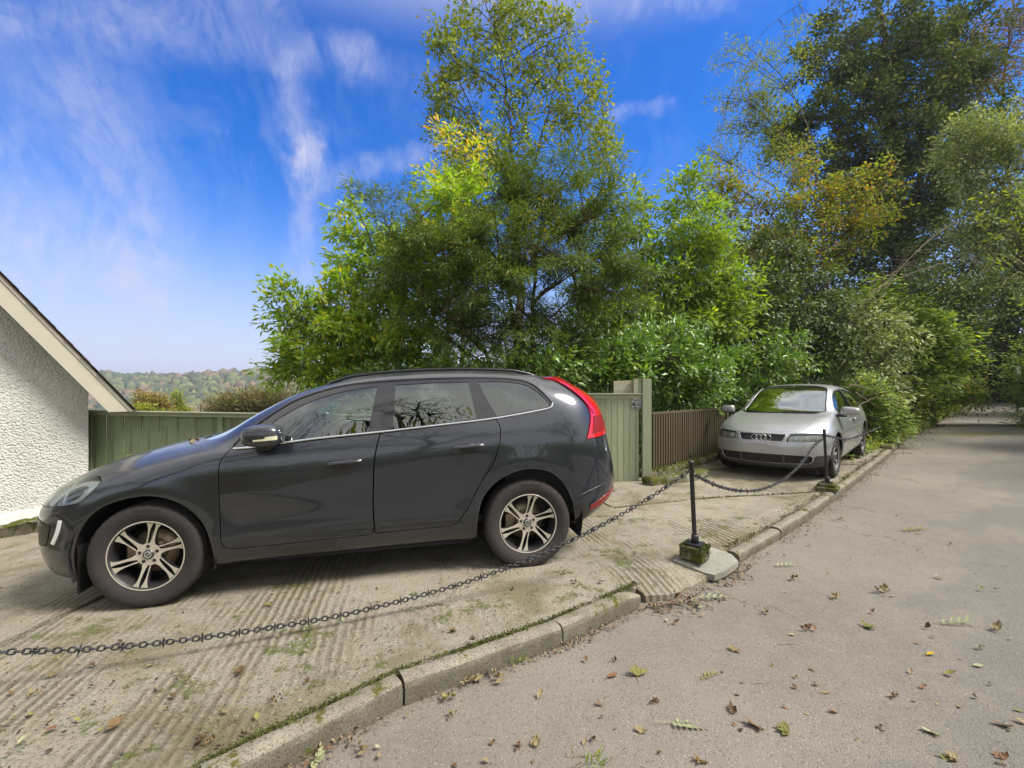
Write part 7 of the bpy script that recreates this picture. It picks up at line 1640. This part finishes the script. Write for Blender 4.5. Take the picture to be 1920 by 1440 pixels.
def proto(kind, v, col):
    k = (kind, v, col)
    if k not in PROTO:
        V, Fc = curl_mesh(kind, 11 * v + len(kind)); me = bpy.data.meshes.new('fallen_leaf'); me.from_pydata([tuple(map(float, p)) for p in V], [], Fc); me.materials.append(LMAT[col]); me.polygons.foreach_set('use_smooth', [True] * len(me.polygons)); PROTO[k] = me
    return PROTO[k]
def put(kind, col, p, off, scale=1.0, rot=None, label=None, group=None, name='fallen_leaf', cat='leaf'):
    o = bpy.data.objects.new(name, proto(kind, random.randrange(5), col)); COL.objects.link(o); z = gz_(p[0], p[1]) + off
    o.location = (p[0], p[1], z + .003); o.rotation_euler = (random.gauss(0, .08), random.gauss(0, .08), random.uniform(0, 6.28) if rot is None else rot); o.scale = (scale, scale, scale * random.uniform(.5, .85))
    tag(o, label, cat, group); return o
def GL(px, py): return G_(px, py, LANE)
NAMED = [(1275, 1362, 'frond', 'pale', .85, -.05, 'pale green drooping frond lying on the asphalt at the bottom of the lane'), (1478, 1374, 'palm', 'olive', .75, 2.6, 'crumpled olive leaf on the asphalt right of the pale frond'),
 (1195, 1268, 'palm', 'olive', .9, 1.6, 'dark olive curled leaf with an upright stalk on the near asphalt'), (1745, 1227, 'flat', 'yellow', .95, .3, 'bright yellow leaf lying alone on the asphalt'), (1788, 1168, 'spray', 'pale', 1.0, -.1, 'large pale green spray of narrow leaves on the right of the lane'),
 (1868, 1182, 'cluster', 'tan', .85, .2, 'ragged brown leaf cluster beside the large pale spray'), (1658, 1110, 'cluster', 'tan', 1.1, .4, 'heap of curled tan leaves in the middle of the lane'), (1515, 1182, 'cluster', 'rust', .9, 1.0, 'reddish brown leaf cluster on the asphalt in the middle of the lane'),
 (1622, 1176, 'palm', 'olive', .8, .1, 'olive and tan leaf with a long stalk beside the reddish cluster'), (1375, 1222, 'palm', 'tan', .6, .9, 'small tan leaf with a long thin stalk on the asphalt'), (1378, 1336, 'curl', 'dark', .95, .5, 'dark ring shaped curled leaf right of the pale frond'),
 (1330, 1122, 'spray', 'pale', 1.0, 0, 'pale green leaf spray lying below the gap in the kerb'), (1305, 1135, 'cluster', 'pale', .9, 0, 'pale green leaf cluster on the asphalt below the kerb gap'), (1268, 1120, 'cluster', 'rust', 1.0, 0, 'orange brown leaf heap at the kerb gap'),
 (1488, 1086, 'cluster', 'olive', .8, 0, 'olive leaf cluster on the lane right of the nearer post'), (1468, 1060, 'spray', 'pale', .8, 0, 'small green spray on the lane just right of the kerb gap'), (1710, 995, 'spray', 'olive', 1.25, .1, 'green leafy twig lying far along the lane'),
 (1562, 1122, 'cluster', 'tan', .8, 0, 'pale tan star shaped leaf on the lane'), (1270, 1170, 'curl', 'brown', .9, 0, 'single brown boat shaped leaf near the kerb on the asphalt'), (1148, 1268, 'flat', 'rust', .95, .4, 'flat pinkish brown leaf on the near asphalt'),
 (1014, 1306, 'curl', 'tan', .8, .9, 'small pointed tan leaf on the asphalt near the kerb'), (1548, 1300, 'flat', 'tan', .8, -.2, 'pale oval leaf on the asphalt'), (1835, 1249, 'flat', 'pale', .8, -.2, 'pale green oval leaf on the right of the lane'),
 (1785, 1268, 'curl', 'olive', 1.0, -.4, 'dark olive curled leaf on the right of the lane'), (1675, 1308, 'cluster', 'tan', .55, 0, 'crumpled beige leaf scrap on the near asphalt'), (1733, 1291, 'curl', 'rust', .7, 0, 'small rust coloured leaf on the near asphalt'),
 (925, 1395, 'curl', 'brown', .6, 0, 'tiny brown leaf at the bottom of the view on the asphalt'), (1640, 1150, 'curl', 'rust', .8, 0, 'thin reddish leaf on the lane'), (1742, 1178, 'curl', 'dark', .9, 0, 'dark folded leaf left of the large pale spray'),
 (1480, 1208, 'stick', 'tan', 1.0, 0, 'short bent twig on the lane'), (1440, 1283, 'stick', 'tan', 1.2, 0, 'straight pale straw on the near asphalt'), (1325, 1270, 'spray', 'olive', .55, .4, 'small olive sprig on the asphalt'), (875, 1280, 'cluster', 'tan', 1.0, 0, 'tan leaf clump lying against the kerb'),
 (930, 1272, 'cluster', 'tan', 1.1, 0, 'larger tan leaf clump against the kerb joint'), (840, 1310, 'cluster', 'olive', .8, 0, 'olive leaf clump at the foot of the kerb'), (590, 1425, 'palm', 'pale', .9, 0, 'pale green leaf at the bottom edge of the view beside the kerb'), (675, 1405, 'cluster', 'tan', .8, 0, 'tan crumpled leaf near the bottom edge beside the kerb')]
for px, py, kd, cl, sc_, rt, lab in NAMED:
    nm = 'twig' if kd == 'stick' else 'fallen_leaf'; put(kd, cl, GL(px, py), LANE, sc_ * .86, rt, lab, 'leaves and twigs lying on the lane', nm, 'twig' if kd == 'stick' else 'leaf')
kinds = ['curl', 'flat', 'cluster', 'palm', 'stick', 'curl', 'flat', 'curl']; cols = ['brown', 'dark', 'tan', 'olive', 'rust', 'tan', 'pale', 'brown']
SHAPE = {'curl': 'curled', 'flat': 'flat oval', 'cluster': 'crumpled bunched', 'palm': 'star shaped', 'stick': 'twig'}
COLN = {'brown': 'mid brown', 'dark': 'dark brown', 'tan': 'pale tan', 'olive': 'olive green', 'rust': 'reddish brown', 'pale': 'pale green', 'yellow': 'yellow'}
def scatter(n, fn, off, grp, lab, smin=.45, smax=.9):
    for _ in range(n):
        px, py = fn(); p = G_(px, py, off); kd = random.choice(kinds); cl = random.choice(cols); zone = 'near the viewer' if p[1] < 2.7 else 'halfway along' if p[1] < 4.5 else 'farther off'; side_ = 'left part' if p[0] < .3 * p[1] else 'right part'
        if kd == 'stick': l_ = 'thin dry %s twig on %s, %s, %s' % (COLN[cl], lab, zone, side_)
        elif kd in ('curl', 'flat'): l_ = '%s %s leaf on %s, %s, %s' % (COLN[cl], SHAPE[kd], lab, zone, side_)
        else: l_ = '%s %s leaves on %s, %s, %s' % (SHAPE[kd], COLN[cl], lab, zone, side_)
        put(kd, cl, p, off, random.uniform(smin, smax), None, l_, grp, 'twig' if kd == 'stick' else 'fallen_leaf', 'twig' if kd == 'stick' else 'leaf')
def on_lane():
    while True:
        px, py = random.uniform(560, 1915), 790 + 650 * random.random() ** .62; p = GL(px, py); q = p[:2]
        s = (q - KL[1]) @ norm((KR[-1] - KL[1])[None])[0]; dv = norm((KR[-1] - KL[1])[None])[0]; d = (q - KL[1]) @ np.array([dv[1], -dv[0]])
        if .12 < d < 4.2 and p[1] < 16: return px, py
scatter(95, on_lane, LANE, 'small leaves strewn over the lane', 'the open asphalt', .28, .62)
def on_court():
    while True:
        px, py = random.uniform(0, 1660), random.uniform(850, 1430); p = G_(px, py); q = p[:2]
        if p[1] > 11: continue
        okk = True
        for P_ in (KL, KR):
            for a, b in zip(P_[:-1], P_[1:]):
                dv = norm((b - a)[None])[0]; t_ = (q - a) @ dv
                if -.2 < t_ < np.linalg.norm(b - a) + .2 and (q - a) @ np.array([-dv[1], dv[0]]) < .16: okk = False
        if q[0] - q[1] * 1.0 > -2.75 + .1: 
            if q[1] < 8: okk = okk and (q[0] - q[1] * .95 < -2.4)
        c = Vector((q[0] + 2.756, q[1] - 4.08)); r_ = Matrix.Rotation(-3.3496, 2) @ c
        if -3.3 < r_.x < .6 and abs(r_.y) < .88: continue
        if okk: return px, py
scatter(120, on_court, .004, 'small leaves strewn over the concrete forecourt', 'the brushed concrete', .28, .58)
# litter drifted along the foot of the kerb and into the gap between the kerb runs
def litter(name, pts, n, off, sx_, label, size=(.010, .028)):
    pts = np.array(pts); d = np.concatenate([[0], np.cumsum(np.linalg.norm(np.diff(pts, axis=0), axis=1))]); t_ = rng.uniform(0, d[-1], n); dens = .5 + .5 * np.sin(t_ * 2.3 + .5) * np.sin(t_ * 5.9 + 1); t_ = t_[rng.uniform(size=n) < .15 + .85 * dens ** 1.5]; n = len(t_)
    q = np.stack([np.interp(t_, d, pts[:, k]) for k in (0, 1)], 1); q2 = np.stack([np.interp(t_ + .02, d, pts[:, k]) for k in (0, 1)], 1); dv = norm(q2 - q + 1e-9); nr = np.stack([dv[:, 1], -dv[:, 0]], 1); q = q + nr * (np.abs(rng.normal(size=n)) * sx_ + .01)[:, None]
    P = np.c_[q, gz_(q[:, 0], q[:, 1]) + off + rng.uniform(.002, .02, n)]
    m, t = new_mat(name + '_leaf'); rnd = t.node('ShaderNodeNewGeometry').outputs['Random Per Island']
    c = t.ramp(rnd, [(0, (.06, .036, .02)), (.25, (.14, .09, .045)), (.45, (.22, .17, .085)), (.62, (.15, .08, .045)), (.75, (.12, .11, .045)), (.88, (.26, .21, .12))], 'CONSTANT')
    finish(t, t.node('ShaderNodeBsdfPrincipled', ins={'Base Color': c, 'Roughness': .8}).outputs[0])
    o = leaves_mesh(name, P, rng.normal(size=P.shape) * [1, 1, .35], rng.normal(size=P.shape) * .6 + [0, 0, 1], rng.uniform(*size, n), 'quad', m, None, np.zeros(3)); tag(o, label, 'leaf litter', kind='stuff')
litter('leaf_litter', KL, 1500, LANE, .035, 'brown leaf litter along the foot of the near kerb')
litter('leaf_litter', [KL[-1] + [-.02, -.02]] + list(LIP[1:-1] - [0, .04]) + [KR[0]], 900, LANE, .09, 'thick leaf litter in the gap between the two kerb runs', (.015, .04))
litter('leaf_litter', KR, 2200, LANE, .07, 'leaf litter along the foot of the farther kerb')
litter('leaf_litter', KR2, 2200, LANE, .25, 'leaf litter where the lane meets the green bank', (.02, .05))
litter('leaf_litter', [J1a, J1b, J1c], 260, -.02, .02, 'rusty leaf crumbs caught in the slab joint before the front wheel', (.01, .03))
litter('leaf_litter', list(inner(KR) + np.array([-.02, .02])), 900, 0.0, -.12, 'leaf litter on the concrete behind the farther kerb')
P = []
n = 17000; px_ = rng.uniform(0, 1680, n); py_ = 850 + 590 * rng.uniform(0, 1, n) ** .8
a = (px_ - 960) / F; b = (py_ - 720) / F; Yg = (CH - GA) / (b + GB * a + GC); X = a * Yg
KA = np.concatenate([KL, LIP[1:-1], KR]); okm = np.ones(n, bool)
for u, v in zip(KA[:-1], KA[1:]):
    dv = norm((v - u)[None])[0]; rel = np.stack([X, Yg], 1) - u; t_ = rel @ dv; okm &= ~((t_ > -.3) & (t_ < np.linalg.norm(v - u) + .3) & (rel @ np.array([-dv[1], dv[0]]) < .15))
okm &= (Yg < 10) & (X - Yg * 1.05 < -1.7 + .0 * X) & (rng.uniform(size=n) < .25 + .75 * (np.sin(X * 1.9 + 1) * np.sin(Yg * 2.3 + X) > -.1))
P = np.c_[X, Yg, gz_(X, Yg) + .008][okm]
m, t = new_mat('crumb'); rnd = t.node('ShaderNodeNewGeometry').outputs['Random Per Island']; c = t.ramp(rnd, [(0, (.035, .022, .014)), (.35, (.09, .055, .03)), (.6, (.11, .13, .02)), (.75, (.20, .13, .06)), (.9, (.28, .22, .11))], 'CONSTANT')
finish(t, t.node('ShaderNodeBsdfPrincipled', ins={'Base Color': c, 'Roughness': .9}).outputs[0])
o = leaves_mesh('debris', P, rng.normal(size=P.shape) * [1, 1, .3], rng.normal(size=P.shape) * .5 + [0, 0, 1], rng.gamma(2, .0030, len(P)) + .003, 'quad', m, None, np.zeros(3)); tag(o, 'fine dark plant debris scattered over the concrete', 'debris', kind='stuff')
# on the cars
def on_px(px, py, Y, kd, cl, s_, lab, nm='fallen_leaf', ct='leaf'):
    p = W_(px, py, Y); o = put(kd, cl, p, 0, s_, None, lab, None, nm, ct); o.location = tuple(p)
dgc = None
bpy.context.view_layer.update(); dgc = bpy.context.evaluated_depsgraph_get()
def drop(x, y, kd, cl, s_, lab, nm='fallen_leaf', ct='leaf'):
    hit, loc, *_ = SC.ray_cast(dgc, Vector((x, y, 2.4)), Vector((0, 0, -1)))
    o = put(kd, cl, (x, y), 0, s_, None, lab, None, nm, ct); o.location = (x, y, loc.z + .004)
Mc = Matrix.Translation(suv.location) @ suv.rotation_euler.to_matrix().to_4x4()
def car_xy(x, y): q = Mc @ Vector((x, y, 0)); return q.x, q.y
drop(*car_xy(.42, .30), 'flat', 'tan', .8, 'tan leaf lying on the front of the dark car bonnet')
drop(*car_xy(-.06, .35), 'cluster', 'rust', .7, 'rust coloured leaves caught at the base of the dark car windscreen')
drop(*car_xy(-.12, .50), 'curl', 'tan', .7, 'small tan leaf at the corner of the dark car windscreen')
drop(*car_xy(-2.15, .50), 'spray', 'tan', .9, 'dry twig lying on the roof rail of the dark car', 'twig', 'twig')
drop(*car_xy(-2.3, .52), 'stick', 'dark', 1.2, 'thin dark twig resting across the roof of the dark car', 'twig', 'twig')
# grass blades at the kerb ends
for px, py, n, lab in ((1228, 1105, 90, 'small grass tuft at the end of the near kerb run'), (968, 1240, 26, 'green weed growing at the foot of the kerb joint'), (1106, 1432, 20, 'tiny green weed at the bottom edge of the asphalt')):
    p = GL(px, py); A = rng.normal(size=(n, 3)) * [.6, .6, .2] + [0, 0, 1.0]; Pp = p + rng.normal(size=(n, 3)) * [.03, .02, 0]
    o = leaves_mesh('weed', Pp, A, rng.normal(size=(n, 3)), rng.uniform(.03, .075, n), 'needle', M['l_lime'], None, p); o.location = tuple(p); tag(o, lab, 'weed')
# ================================================================== the air of the valley
hz = bpy.data.materials.new('haze'); hz.use_nodes = True; t = NT(hz.node_tree); t.n.clear()
pv = t.node('ShaderNodeVolumePrincipled', ins={'Color': (.80, .87, 1.0, 1), 'Density': .00042, 'Anisotropy': .2})
o_ = t.node('ShaderNodeOutputMaterial'); t.l.new(pv.outputs[0], o_.inputs['Volume'])
bm = bmesh.new(); box(bm, (-3020, -80, -60), (3020, 3020, 62)); hb = bm_obj('haze', bm, hz); tag(hb, kind='stuff')
